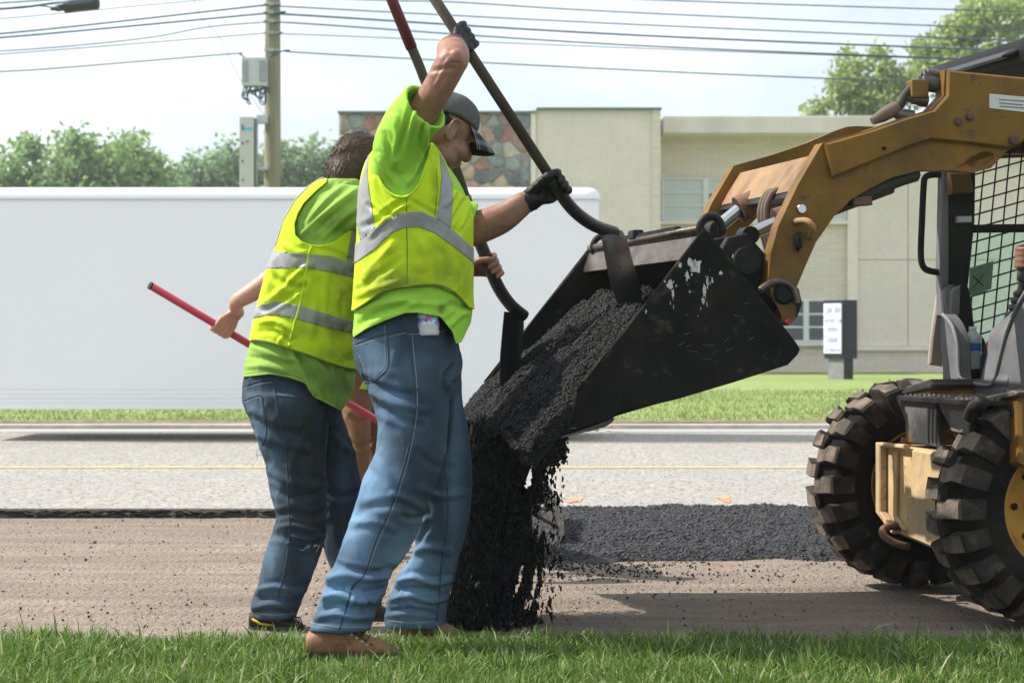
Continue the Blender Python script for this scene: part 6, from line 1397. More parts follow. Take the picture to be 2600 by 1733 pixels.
V, T = clip(V, T, f); t2 = surf(V, T, 'shirt', M_tee2, W2, dirt_light_map(V, [(850, 980, 50, 40, .6), (800, 950, 40, 30, .5), (860, 560, 40, 30, .4), (700, 940, 60, 12, .3), (790, 600, 40, 20, .4)], .08))
S2 = Surf(V, T); S2.seam('hem_stitch', [(625, 948), (685, 941), (734, 950), (770, 962)], .0012, M_vseam, t2); S2.seam('hem_stitch', [(800, 1000), (841, 1019), (864, 1032), (880, 1012)], .0012, M_vseam, t2)
# vest
vt2 = [(y, l_-6, r_+6, d, ry+.020) for y, l_, r_, d, ry in tor2[2:]]
V, T = remesh([hl(vt2, 4, 2.3)], .0062, 4)
c3 = [([(690, 700), (720, 720), (770, 730)], 10, -5), ([(665, 770), (710, 740), (760, 690), (790, 670)], 9, 6), ([(670, 790), (720, 760), (775, 720)], 8, -6), ([(655, 820), (690, 815), (730, 830), (745, 850)], 9, 7), ([(650, 845), (690, 840), (735, 865)], 7, -6), ([(700, 830), (720, 845), (710, 870)], 6, 5), ([(780, 700), (800, 760), (790, 850)], 12, 4), ([(850, 700), (840, 780), (860, 880)], 14, -5), ([(880, 720), (885, 800), (890, 900)], 10, 5), ([(720, 620), (750, 640), (780, 640)], 8, 4), ([(700, 650), (690, 700), (675, 740)], 9, 4), ([(800, 630), (850, 640), (890, 660)], 8, -4)]
V = folds(V, T, c3, [((5, 5, 2.4), 4, (.5, .4), True), ((15, 15, 8), .8, (-.4, .1), True)], 11)
p = pix(V); vh = np.interp(p[:, 0], [600, 636, 680, 734, 787, 863, 908, 950], [862, 864, 869, 887, 904, 931, 940, 945])-p[:, 1]
ah = [(828, 462), (800, 485), (770, 516), (754, 545), (747, 570), (749, 596), (765, 612), (787, 621), (805, 624), (823, 623), (850, 612), (880, 590), (920, 560), (960, 470), (900, 400), (840, 420)]
f = np.minimum(vh, -sdpoly(p, ah)); V, T = clip(V, T, f)
v2 = surf(V, T, 'vest', M_vest2, W2, dirt_light_map(V, [(860, 680, 40, 30, .8), (870, 830, 50, 30, .9), (880, 770, 40, 90, .7), (800, 700, 30, 30, .4), (780, 840, 40, 20, .4), (760, 760, 60, 90, .25), (850, 900, 60, 25, .5)]), solid=.003)
def st2(poly, dirt_shade=()): stripe(V, T, poly, v2, dirt_shade=dirt_shade, both=False)
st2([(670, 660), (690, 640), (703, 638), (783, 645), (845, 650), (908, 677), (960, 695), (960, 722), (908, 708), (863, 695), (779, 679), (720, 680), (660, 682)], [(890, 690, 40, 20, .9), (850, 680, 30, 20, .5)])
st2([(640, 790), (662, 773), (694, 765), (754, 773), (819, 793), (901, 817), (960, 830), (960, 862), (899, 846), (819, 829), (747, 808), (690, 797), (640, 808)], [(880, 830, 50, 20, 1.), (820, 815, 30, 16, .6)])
st2([(826, 452), (796, 462), (752, 507), (720, 560), (703, 618), (690, 640), (678, 642), (690, 590), (712, 530), (745, 480), (800, 448)])
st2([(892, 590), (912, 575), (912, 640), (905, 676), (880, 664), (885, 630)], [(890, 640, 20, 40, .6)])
S2 = Surf(V, T); S2.seam('side_binding', [(792, 626), (783, 650), (772, 720), (760, 779), (745, 830), (734, 880)], .0042, M_pipe, v2)
S2.seam('armhole_binding', [(822, 468), (800, 488), (772, 518), (756, 546), (749, 571), (751, 595), (766, 611), (788, 619), (806, 622), (824, 621)], .004, M_pipe, v2)
S2.seam('hem_binding', [(640, 862), (680, 867), (734, 885), (787, 902), (863, 929), (900, 937)], .0035, M_vseam, v2)
# jeans
V, T = remesh([hl(pel2, 4, 2.3), hl(m1, 4, 2.1, cav=.05), hl(m2, 4, 2.1, cav=.05)], .006, 5)
c4 = [([(655, 1500), (700, 1490), (750, 1502), (770, 1495)], 9, 9), ([(645, 1522), (690, 1515), (740, 1525), (762, 1520)], 8, -8), ([(642, 1545), (690, 1535), (735, 1548)], 8, 7), ([(700, 1310), (740, 1300), (790, 1310), (825, 1300)], 11, -6), ([(705, 1340), (750, 1335), (800, 1350)], 9, 6), ([(690, 1360), (730, 1365), (770, 1385)], 9, -5), ([(640, 1060), (700, 1090), (760, 1100)], 12, -6), ([(650, 1100), (710, 1125), (780, 1140)], 11, 5), ([(835, 1040), (825, 1100), (828, 1200)], 8, -7), ([(680, 1190), (730, 1220), (800, 1230)], 12, 4), ([(690, 1240), (750, 1260), (820, 1250)], 11, -4), ([(840, 1100), (870, 1130), (895, 1150)], 10, 5), ([(800, 1380), (770, 1390), (740, 1384)], 6, -8), ([(815, 1360), (780, 1368), (745, 1362)], 7, 6), ([(840, 1250), (870, 1260), (910, 1250)], 10, -5), ([(760, 1130), (740, 1180), (745, 1240)], 12, 4)]
V = folds(V, T, c4, [((9, 9, 3.0), 4.5, (.3, .2), True), ((24, 24, 12), 1.8, (-.3, .1), True)], 13)
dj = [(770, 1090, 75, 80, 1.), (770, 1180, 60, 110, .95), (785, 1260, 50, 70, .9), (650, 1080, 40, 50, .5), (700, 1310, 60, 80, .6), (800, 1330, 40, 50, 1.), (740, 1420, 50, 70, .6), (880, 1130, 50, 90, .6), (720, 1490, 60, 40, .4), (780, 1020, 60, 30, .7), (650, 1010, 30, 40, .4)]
j2 = surf(V, T, 'jeans', M_jean2, W2, dirt_light_map(V, dj, .25), dirt_light_map(V, [(655, 1090, 28, 60, .8), (695, 1230, 24, 90, .7), (690, 1400, 35, 70, .75), (690, 1500, 50, 40, .6), (700, 1560, 60, 8, .7), (645, 1030, 28, 40, .6), (730, 1010, 40, 30, .3), (870, 1180, 20, 120, .35), (790, 1440, 25, 40, .4)])); SJ2 = Surf(V, T)  # pale left-hand blobs paint sunlight into the denim along with fading
for nm, pl, r_, m_ in (('side_seam', [(690, 958), (698, 1000), (708, 1060), (722, 1120), (730, 1200), (732, 1290), (735, 1340), (728, 1420), (712, 1490), (705, 1520)], .0026, M_stitch), ('back_pocket', [(618, 1016), (640, 1008), (664, 1004), (668, 1030), (676, 1080), (674, 1110), (664, 1130)], .0024, M_stitch), ('pocket_thread', [(620, 1021), (642, 1013), (660, 1010), (664, 1034), (671, 1080)], .0011, M_thread), ('pocket_edge', [(698, 1003), (740, 1008), (775, 1004), (783, 985)], .0026, M_stitch), ('waistband_edge', [(622, 978), (660, 966), (690, 962), (730, 975), (770, 985)], .0022, M_stitch), ('waist_thread', [(622, 986), (660, 975), (692, 970)], .0011, M_thread), ('side_seam', [(850, 1220), (862, 1290), (876, 1370)], .0022, M_stitch), ('fly_seam', [(862, 1046), (848, 1075), (838, 1110)], .0022, M_stitch), ('hem_thread', [(648, 1556), (700, 1560), (748, 1556)], .0012, M_thread)):
    SJ2.seam(nm, pl, r_, m_, j2)
# torn knee: frayed threads
rr = random.Random(9); q = MB(); M_fray = mat('frayed_thread', (.42, .45, .47), .9, bump=0)
for k_ in range(22):
    x_ = rr.uniform(776, 822); y_ = 1381+rr.uniform(-3, 6); a_, _n = SJ2.at(x_, y_, .003)
    if a_ is None: continue
    q.tube([a_, a_+Vector((-rr.uniform(.004, .02), -.004, -rr.uniform(.006, .022))), a_+Vector((-rr.uniform(.01, .05), -.004, -rr.uniform(.01, .03)))], [.001, .0009, .0006], 5)
for k_ in range(10):
    x_ = rr.uniform(650, 668); a_, _n = SJ2.at(x_, 1140+rr.uniform(-4, 5), .003)
    if a_ is not None: q.tube([a_, a_+Vector((rr.uniform(-.012, .008), -.005, -.012)), a_+Vector((rr.uniform(-.02, .01), -.004, -rr.uniform(.015, .03)))], .0009, 5)
q.build('frayed_threads', M_fray, j2, kind='stuff')
pl = SJ2.line([(776, 1386), (790, 1380), (808, 1379), (822, 1386)], 5, .0012)
if len(pl) > 3:
    q = MB(); q.tube(pl, [.001]+[.005]*(len(pl)-2)+[.001], 6); q.build('tear', M_bootd, j2, smooth=True)
bo = boot(W2, [(634, 1554, 1592, .8), (650, 1545, 1594, .9), (690, 1545, 1595, .9), (725, 1560, 1596, 1.), (755, 1576, 1596, .9), (772, 1587, 1596, .5)], [(1545, 650, 735, 7.45, .045), (1575, 645, 740, 7.45, .048)], 7.45, .05, M_bootd)
q = MB(); q.tube([P(640, 1570, 7.402), P(660, 1582, 7.398), P(690, 1586, 7.398)], .004, 6); q.build('yellow_piping', mat('piping_yellow', (.45, .33, .02), .6), bo, smooth=True)
for k_ in range(3):
    q = MB(); q.tube(bez([P(738+5*k_, 1560+5*k_, 7.41), P(750+5*k_, 1566, 7.395), P(757+5*k_, 1580, 7.395), P(760+5*k_, 1592, 7.40)], 4), .002, 5); q.build('lace', M_bootd, bo, smooth=True)
boot(W2, [(888, 1532, 1570, .8), (905, 1524, 1572, .9), (940, 1524, 1572, .9), (975, 1540, 1572, 1.), (1005, 1554, 1572, .9), (1022, 1563, 1572, .5)], [(1520, 895, 965, 7.7, .045), (1555, 892, 968, 7.7, .048)], 7.70, .05, M_bootd)

# ================================================================== THIRD WORKER, MOSTLY HIDDEN
W3 = empty('person', P(915, 1411, 9.86), 'bent worker in brown trousers half hidden behind the others, pulling the red-handled rake', 'person', 'road workers')
rA, rB = P(382, 725, 9.10), P(1372, 1312, 10.15)
def onr(px):
    return onl(rA, rB, px)
g5 = onr(545); ax5 = (rB-rA).normalized(); g6 = onr(770)
h5, wr5 = hand(g5, ax5, Vector((.35, -.3, .9)), 1, Vector((.72, .15, .62)), .0155, th=1, reach=.06)
h6, wr6 = hand(g6, ax5, Vector((.1, -.5, .9)), 1, Vector((.1, .2, 1)), .0155, th=-1, reach=.07)
hp3, HW3, HR3 = headparts(P(835, 580, 9.25), R(200), R(35))
pn1 = [(930, 850, 955, 9.9, 0.15), (990, 855, 950, 9.88, 0.11), (1050, 868, 942, 9.87, 0.095), (1130, 880, 938, 9.86, 0.085), (1210, 886, 936, 9.86, 0.08), (1330, 886, 934, 9.86, 0.075), (1388, 884, 936, 9.86, 0.072)]
pn2 = [(930, 880, 985, 10.05, 0.14), (990, 900, 985, 10.06, 0.11), (1060, 918, 982, 10.07, 0.095), (1150, 926, 985, 10.08, 0.085), (1280, 935, 990, 10.1, 0.078), (1374, 940, 990, 10.1, 0.072)]
tr3 = [(985, 860, 985, 9.96, 0.19), (940, 845, 985, 9.96, 0.195), (860, 810, 965, 9.819, 0.2), (780, 790, 945, 9.658, 0.205), (700, 780, 930, 9.496, 0.205), (650, 790, 915, 9.388, 0.19), (615, 810, 890, 9.326, 0.14)]
w5, w6 = pix(np.array(wr5)), pix(np.array(wr6))
b3 = hp3+h5+h6+[tb([(855, 640, 9.3, 38, .06), (845, 610, 9.28, 36, .058)], 2), hl(thin(tr3, .8), 3), hl(thin(pn1, .7), 3), hl(thin(pn2, .7), 3)]
b3 += [tb([(815, 675, 9.14, 34, .055), (740, 690, 9.08, 30, .05), (676, 716, 9.06, 27, .043)], 3), tb([(680, 714, 9.06, 25, .04), (640, 742, 9.07, 24, .037), (600, 768, 9.09, 19, .03), (w5[0], w5[1], wr5.y, 16, .024)], 4)]
b3 += [tb([(820, 680, 9.42, 34, .05), (760, 740, 9.4, 30, .045), (755, 800, 9.36, 28, .042)], 3), tb([(755, 800, 9.36, 28, .042), (765, 870, 9.36, 24, .035), (w6[0], w6[1], wr6.y, 16, .024)], 3)]
V, T = remesh(b3, .0062, 2, .4); surf(V, T, 'body', M_skin2, W3); eyes(HW3, 1, W3)
V, T = remesh([ell(HW3((-.02, 0, .045)), (.096, .08, .082), HR3)], .008, 3); surf(V, T, 'hair', M_haird, W3)
V, T = remesh([hl(tr3, 3, 2.2), tb([(820, 675, 9.14, 42, .07), (770, 684, 9.1, 38, .062), (735, 692, 9.08, 36, .06)], 3, cav=.03), tb([(820, 675, 9.42, 44, .065), (800, 715, 9.41, 40, .06)], 3, cav=.03)], .007, 5); V = folds(V, T, (), [((7, 7, 3), 5, (.4, .2), True)], 2); surf(V, T, 'shirt', M_tee1, W3)
V, T = remesh([hl([(y, l_-4, r_+4, d, ry+.012) for y, l_, r_, d, ry in tr3[1:]], 3, 2.2)], .007, 5); V = folds(V, T, (), [((7, 7, 3), 5, (.4, .2), True)], 3); p = pix(V)
V, T = clip(V, T, np.minimum(965-p[:, 1], -sdpoly(p, [(770, 600), (770, 700), (810, 730), (845, 660), (830, 590)]))); v3_ = surf(V, T, 'vest', M_vest1, W3, solid=.003)
stripe(V, T, [(780, 850), (990, 830), (990, 862), (780, 882)], v3_, both=True)
V, T = remesh([hl([(900, 860, 985, 9.95, .17)]+[(960, 850, 988, 9.97, .165), (1010, 862, 982, 9.97, .13)], 3), hl(pn1, 4, 2.1, cav=.04), hl(pn2, 4, 2.1, cav=.04)], .006, 5); V = folds(V, T, [([(880, 1040), (910, 1060), (935, 1050)], 8, 5), ([(885, 1120), (910, 1135), (935, 1125)], 8, -5)], [((10, 10, 4), 5, (.3, .2), True)], 5); surf(V, T, 'trousers', M_brown, W3)
boot(W3, [(850, 1372, 1409, .8), (870, 1368, 1410, .9), (905, 1370, 1411, .9), (935, 1384, 1411, 1.), (955, 1396, 1411, .7)], [(1360, 880, 938, 9.86, .045), (1392, 878, 940, 9.86, .048)], 9.86, .05, M_bootd)
boot(W3, [(915, 1358, 1398, .8), (935, 1354, 1399, .9), (965, 1356, 1400, .9), (995, 1370, 1400, 1.), (1020, 1386, 1400, .7)], [(1346, 938, 992, 10.1, .045), (1380, 936, 994, 10.1, .048)], 10.1, .05, M_bootd)
# rake (lute) on the fresh asphalt
M_redh = mat('rake_red', (.42, .028, .055), .35, var=.12, scale=14, bump=.04, coat=.3)
rk = empty('asphalt_rake', rB, 'red-handled asphalt rake with toothed tar-covered head on the fresh patch', 'rake')
q = MB(); q.tube([rA, onr(1250)], .0155, 16); q.build('handle', M_redh, rk, smooth=True)
q = MB(); q.tube([rA+(rA-rB).normalized()*.004, rA-(rA-rB).normalized()*.002], .0158, 16); q.build('end_cap', M_blk, rk)
q = MB(); q.tube([onr(1248), rB], [.0165, .013], 12); q.build('ferrule', M_rust, rk, smooth=True)
bA, bB = P(1418, 1385, 10.05), P(1368, 1240, 10.9); up_ = Vector((.35, -.1, .93)).normalized(); dirb = (bB-bA); nb_ = dirb.normalized().cross(up_).normalized(); up_ = nb_.cross(dirb.normalized())
if up_.z < 0: up_ = -up_
q = MB(); V = []
for lay in (0, 1):
    for k_ in range(25):
        t = k_/24; b0 = bA+dirb*t+nb_*(lay*.006+.03*math.sin(t*math.pi)); V += [b0-up_*.03, b0+up_*.05]
Fc = []
for k_ in range(24):
    a_ = 2*k_; Fc += [(a_, a_+2, a_+3, a_+1), (50+a_, 50+a_+1, 50+a_+3, 50+a_+2), (a_, a_+1+49, a_+52, a_+2) if False else (a_, 50+a_, 52+a_, a_+2), (a_+1, a_+3, 53+a_, 51+a_)]
Fc += [(0, 1, 51, 50), (48, 98, 99, 49)]
q.add(V, Fc); rkh = q.build('head', mat('tarred_steel', (.035, .033, .032), .7, var=.4, scale=12, col2=(.10, .10, .10), mix_scale=30, lo=.58, hi=.66, spec=.2), rk)
for k_ in range(30):
    t = (k_+.5)/30; b0 = bA+dirb*t+nb_*(.003+.03*math.sin(t*math.pi))+up_*.05; q = MB(); s0 = dirb.normalized()*.009
    q.add([b0-s0-nb_*.003, b0+s0-nb_*.003, b0+s0+nb_*.003, b0-s0+nb_*.003, b0+up_*.022], [(0, 1, 4), (1, 2, 4), (2, 3, 4), (3, 0, 4)]); q.build('tooth', M_worn, rkh)
for t in (.3, .62):
    q = MB(); q.tube([rB-(rB-rA).normalized()*.1, bA+dirb*t+nb_*.02+up_*.01], .009, 8); q.build('brace', M_rust, rk, smooth=True)

# ================================================================== LOADER OPERATOR, only the hand in view
W4 = empty('person', LM(-.6, 0, .66), 'seated loader operator at the right edge with only the joystick hand showing', 'person')
sx, sv = LM(-.62, 0, 0), None
def L4(u, v, w_): return LM(u, v, w_)
g7 = tp.copy(); hnd, wr7 = hand(g7, (tp-c0).normalized() if False else Vector((.05, 0, 1)), Vector((.9, -.2, .1)), -1, Vector((.9, -.25, -.25)), .024, th=1, reach=.07, sc=.92)
o4, W4m, R4 = headparts(L4(-.55, .02, 1.60), R(191), R(8))
op = hnd+o4+[wt([L4(-.58, .02, 1.38), L4(-.57, .02, 1.50)], [.055, .055]), wt([L4(-.62, 0, .92), L4(-.62, 0, 1.1), L4(-.6, 0, 1.3), L4(-.58, 0, 1.4)], [.15, .14, .155, .10]), wt([L4(-.6, -.16, 1.34), L4(-.52, -.20, 1.15), wr7+Vector((.18, .02, -.06)), wr7], [.05, .045, .04, .028]), wt([L4(-.6, .18, 1.34), L4(-.55, .24, 1.12), L4(-.32, .22, 1.08)], [.05, .045, .035])]
for s in (1, -1): op.append(wt([L4(-.6, s*.1, .90), L4(-.2, s*.14, .92), L4(-.14, s*.14, .70)], [.085, .065, .05]))
V, T = remesh(op, .0065, 2, .45); surf(V, T, 'body', M_skin3, W4)
V, T = remesh([wt([L4(-.62, 0, .9), L4(-.62, 0, 1.1), L4(-.6, 0, 1.3), L4(-.58, 0, 1.42)], [.17, .16, .175, .11]), wt([L4(-.6, -.16, 1.34), L4(-.53, -.20, 1.18)], [.07, .06]), wt([L4(-.6, .18, 1.34), L4(-.56, .24, 1.16)], [.07, .06])], .008, 4); surf(V, T, 'shirt', M_tee1, W4)
V, T = remesh([wt([L4(-.6, s*.1, .90), L4(-.2, s*.14, .92), L4(-.14, s*.14, .70)], [.10, .08, .065]) for s in (1, -1)]+[wt([L4(-.62, -.05, .88), L4(-.62, .05, .88)], [.16, .16])], .008, 4); surf(V, T, 'trousers', M_jean2, W4)
q = MB(LM); q.box((-.9, -.26, .70), (-.42, .26, .80), .03); q.box((-.9, -.25, .8), (-.80, .25, 1.5), .03); q.build('seat', M_blk, LD)

# ================================================================== HOT ASPHALT
M_asph = mat('hot_asphalt', (.007, .007, .0075), .75, var=.45, scale=60, bump=.9, bscale=150, spec=.25)
M_gran = mat('asphalt_crumbs', (.009, .0088, .0098), .6, var=.6, scale=25, bump=.2, bscale=200, spec=.2)
OCT = np.array([(1, 0, 0), (-1, 0, 0), (0, 1, 0), (0, -1, 0), (0, 0, 1), (0, 0, -1)], float); OF = np.array([(0, 2, 4), (2, 1, 4), (1, 3, 4), (3, 0, 4), (2, 0, 5), (1, 2, 5), (3, 1, 5), (0, 3, 5)])
TET = np.array([(1, 1, 1), (1, -1, -1), (-1, 1, -1), (-1, -1, 1)], float)*.85; TF = np.array([(0, 1, 2), (0, 3, 1), (0, 2, 3), (1, 3, 2)])
def crumbs(C, size, rs, stretch=(1, 1, 1), tet=False):
    OC, OFc, m = (TET, TF, 4) if tet else (OCT, OF, 6); n = len(C); s = size[:, None, None]*(1+rs.normal(size=(n, m, 1))*.28)
    a = rs.normal(size=(n, 4)); a /= np.linalg.norm(a, axis=1)[:, None]; w_, x, y, z = a.T
    Rm = np.stack([1-2*(y*y+z*z), 2*(x*y-z*w_), 2*(x*z+y*w_), 2*(x*y+z*w_), 1-2*(x*x+z*z), 2*(y*z-x*w_), 2*(x*z-y*w_), 2*(y*z+x*w_), 1-2*(x*x+y*y)], 1).reshape(n, 3, 3)
    V = np.einsum('nij,nkj->nki', Rm, np.broadcast_to(OC, (n, m, 3))*s)*np.array(stretch)+C[:, None, :]
    T = OFc[None]+np.arange(n)[:, None, None]*m
    return V.reshape(-1, 3), T.reshape(-1, 3)
rs = np.random.default_rng(21)
# heap in the bucket: height over (u, v), following the bucket floor out past the lip
hp_ = [UW(x, y, 0.) for x, y in ((1600, 742), (1560, 772), (1480, 838), (1400, 905), (1330, 968), (1290, 1003), (1255, 1042), (1240, 1075))]
hu_, hw_ = np.array([p[0] for p in hp_]), np.array([p[1] for p in hp_]); o_ = np.argsort(hu_); hu_, hw_ = hu_[o_], hw_[o_]
def heapw(u, v):
    w0 = np.interp(u, hu_, hw_); e = abs(v)/(VB-.02)
    side = -.05*max(0, v-.1)/.7-.03*max(0, -v-.5)
    return w0+side*.9-.05*e**4+.022*fbm((u*1.2, v*1.2, 0), 5, 3)+.012*fbm((u, v, 5), 16, 3)
U0, U1 = hu_[0]-.05, hu_[-1]; nu, nv = 70, 100; V = []; Fc = []
for i in range(nu+1):
    for j in range(nv+1):
        u = U0+(U1-U0)*i/nu; v = (-VB+.017)+(2*VB-.034)*j/nv
        lipn = .03*fbm((v*3, 1, 1), 3)
        u2 = u+(lipn if i == nu else 0); V.append(tuple(LM(u2, v, heapw(u, v))))
for i in range(nu):
    for j in range(nv): k = i*(nv+1)+j; Fc.append((k, k+1, k+nv+2, k+nv+1))
# skirt down to the floor so the heap is a solid mass
k0 = len(V); rim = [i*(nv+1) for i in range(nu+1)]+[nu*(nv+1)+j for j in range(1, nv+1)]+[i*(nv+1)+nv for i in range(nu-1, -1, -1)]
lu, lw = UW(1437, 1100, VB); fu, fw_ = UW(1995, 915, VB)
for r_ in rim:
    p_ = Vector(V[r_]); u = (p_-Vector((OX, OY, 0))).dot(hu); zf = np.interp(u, [fu, lu, lu+.2], [fw_, lw, lw-.02])+.004
    V.append((p_.x, p_.y, min(p_.z-.01, zf)))
for a in range(len(rim)-1): Fc.append((rim[a], rim[a+1], k0+a+1, k0+a))
hp_o = link('asphalt_load', mesh('asphalt_load', V, Fc), M_asph, smooth=True, label='steaming black asphalt heaped in the tipped loader bucket', cat='asphalt')
hp_o['label'] = 'heap of fresh black asphalt filling the tipped loader bucket'
n = 32000; uu = U0+(U1-U0+.03)*rs.random(n); vv = (-VB+.02)+(2*VB-.04)*rs.random(n)
C = np.array([LM(u, v, heapw(u, v)+rs.uniform(-.004, .005)) for u, v in zip(uu, vv)]); Vc, Tc = crumbs(C, rs.uniform(.003, .0075, n), rs)
link('asphalt_crumbs', npmesh('asphalt_crumbs', Vc, Tc), M_gran, hp_o, kind='stuff')
# falling stream: a ragged curtain of clods and crumbs
def stream_pt(t, px, dd):
    """t: 0 lip .. 1 ground; px across the stream in the photograph's pixels at the lip; dd depth offset."""
    d = 7.78+dd; top = P(px, 1075, d); sq = .80+.12*t
    cx_ = P(1292, 1075, d).x; x = cx_+(top.x-cx_)*sq-.075*t*t-.01*t; return x, d-.22*t, max(.012, top.z*(1-t)+.012*t)
n = 70000
t = rs.random(n)**.9; left = 1180+20*t; px = left+np.abs(rs.beta(1.25, 2.2, n))*235+np.where(rs.random(n) < .14, rs.uniform(0, 75, n), 0); dd = rs.normal(size=n)*.10
clump = np.array([noise.noise(Vector((a_*.045, b_*5, 3.)))+.5*noise.noise(Vector((a_*.12, b_*9, 7.))) for a_, b_ in zip(px, t)])
kp = (clump > -.22) | (px < 1300); t, px, dd = t[kp], px[kp], dd[kp]; n = len(t)
cl = np.array([stream_pt(t[i], px[i], dd[i]) for i in range(n)])
sz = np.clip(rs.lognormal(-6.0, .42, n), .0010, .009)
Vc, Tc = crumbs(cl, sz, rs, (1, 1, 2.6), True)
so_ = link('falling_asphalt', npmesh('falling_asphalt', Vc, Tc), M_gran, kind='stuff', label='stream of loose black asphalt crumbs falling from the bucket lip', cat='asphalt')
# dense clods inside the stream
n = 11000; t = rs.random(n); px = 1178+16*t+np.abs(rs.beta(1.4, 2.8, n))*185*(1-.1*t); dd = rs.normal(size=n)*.07
cl = np.array([stream_pt(t[i], px[i], dd[i]) for i in range(n)]); Vc, Tc = crumbs(cl, rs.uniform(.003, .010, n), rs, (1, 1, 2.8), True)
link('falling_clods', npmesh('falling_clods', Vc, Tc), M_asph, so_, kind='stuff')
# mix rolling over the lip and caked under it
n = 9000; vv = rs.uniform(-VB+.03, VB-.03, n); k_ = rs.random(n)
C = np.array([LM(lu+.02+.05*fbm((v, 0, 1), 3)+rs.normal()*.018, v, heapw(U1, v)*(1-q_)+(lw-.03)*q_+rs.normal()*.01) for v, q_ in zip(vv, k_)])
Vc, Tc = crumbs(C, rs.uniform(.004, .011, n), rs); link('rolling_crumbs', npmesh('rolling_crumbs', Vc, Tc), M_gran, hp_o, kind='stuff')
# pile where it lands
def pile(name, cx_, cy_, rx, ry, h, seed, label, crumbn, n=60):
    V = []; Fc = []
    for j in range(n+1):
        for i in range(n+1):
            x = (i/n*2-1)*1.25; y = (j/n*2-1)*1.25; r_ = math.hypot(x, y)+.16*fbm((x, y, seed), 1.6); z = h*max(0, 1-r_)**.75 if r_ < 1 else -.012*min(1, (r_-1)*5)
            V.append((cx_+x*rx, cy_+y*ry, z+(.010*fbm((x*rx*6, y*ry*6, seed), 2.5) if r_ < 1.03 else -.006)))
    for j in range(n):
        for i in range(n): k = j*(n+1)+i; Fc.append((k, k+1, k+n+2, k+n+1))
    o = link(name, mesh(name, V, Fc), M_asph, smooth=True, label=label, cat='asphalt')
    Vn = np.array(V); pts = Vn[rs.integers(0, len(Vn), crumbn)]+rs.normal(size=(crumbn, 3))*np.array((rx/n*1.5, ry/n*1.5, .002)); keep = pts[:, 2] > -.008; pts = pts[keep]
    Vc, Tc = crumbs(pts, rs.uniform(.004, .010, len(pts)), rs); link('asphalt_crumbs', npmesh('asphalt_crumbs', Vc, Tc), M_gran, o, kind='stuff'); return o
sp_x, sp_y, _ = stream_pt(1, 1270, 0)
pile('asphalt_pile', sp_x, sp_y+.05, .20, .22, .09, 1, 'low pile of black asphalt where the falling stream lands', 7000)
# the spread patch: a low slab of loose mix, thick toward the road edge
PX0, PX1, PY0, PY1 = P(1290, 1400, 10).x-.05, 2.6, 9.65, 12.35
M_patch = mat('fresh_asphalt_patch', (.034, .033, .0365), .75, var=.4, scale=70, bump=1., bscale=110, col2=(.05, .048, .053), mix_scale=14, spec=.25)
def patchz(x, y):
    yb = 12.02-.34*((x-1.05)/1.25)**2+.14*fbm((x, 0, 4), 2.5); yf = PY0+.05+.26*fbm((x, 7, 4), 1.5)+.09*fbm((x, 3, 4), 6); e = min((x-PX0)/.35, (PX1-x)/.5, (y-yf)/.16, (yb-y)/.28); e += .22*fbm((x, y, 2), 2.2)
    if e <= 0: return -.012
    s_ = min(1, e)**.6
    return (.022+.066*max(0, min(1, (y-9.7)/1.5)))*s_+.014*fbm((x, y, 0), 3.2)+.007*fbm((x, y, 3), 14)
V = []; Fc = []; nx, ny = 230, 150
for j in range(ny+1):
    for i in range(nx+1): x = PX0-.1+(PX1-PX0+.2)*i/nx; y = PY0-.1+(PY1-PY0+.2)*j/ny; V.append((x, y, patchz(x, y)))
for j in range(ny):
    for i in range(nx): k = j*(nx+1)+i; Fc.append((k, k+1, k+nx+2, k+nx+1))
pt_o = link('asphalt_patch', mesh('asphalt_patch', V, Fc), M_patch, smooth=True, kind='structure')
n = 36000; x = rs.uniform(PX0, PX1, n); y = PY0+(PY1-PY0)*rs.random(n)**1.3
z = np.array([patchz(a_, b_) for a_, b_ in zip(x, y)]); kp = z > .0; C = np.stack([x, y, z+.001], 1)[kp]
Vc, Tc = crumbs(C, np.clip(rs.lognormal(-5.45, .45, len(C)), .002, .012), rs, (1, 1, .6), True); link('patch_crumbs', npmesh('patch_crumbs', Vc, Tc), mat('patch_grains', (.040, .039, .043), .6, var=.7, scale=30, bump=.2, spec=.35), pt_o, kind='stuff')
# scattered crumbs over the milled ground
n = 2820; x = np.concatenate([rs.uniform(-.2, 2.2, 1500), rs.normal(.05, .30, 900), rs.uniform(-3.2, 2.4, 420)]); y = np.concatenate([9.72-np.abs(rs.normal(size=1500))*.34, rs.normal(9.2, .35, 900), rs.uniform(7.4, 11.8, 420)])
m_ = np.array([fbm((a_, b_*1.5, 4), 1.3) for a_, b_ in zip(x, y)]); kp = (m_ > .05) | (rs.random(n) < .12); kp &= y > 7.35
C = np.stack([x, y, np.full(n, .003)], 1)[kp]; Vc, Tc = crumbs(C, rs.uniform(.0025, .007, len(C)), rs)
link('loose_crumbs', npmesh('loose_crumbs', Vc, Tc), M_gran, kind='stuff', label='loose black crumbs scattered over the milled ground', cat='crumbs')

n = 2600; x = rs.uniform(-3.4, 3., n); y = 7.3+4.6*rs.random(n)**1.2; Vc, Tc = crumbs(np.stack([x, y, np.full(n, .002)], 1), rs.uniform(.002, .006, n)*np.where(rs.random(n) < .04, 1.8, 1), rs)
link('milled_grit', npmesh('milled_grit', Vc, Tc), mat('brown_grit', (.24, .18, .135), .9, var=.5, scale=3, bump=0, col2=(.12, .095, .075), mix_scale=40, lo=.50, hi=.54), kind='stuff', label='fine brown grit left on the milled pavement', cat='grit')

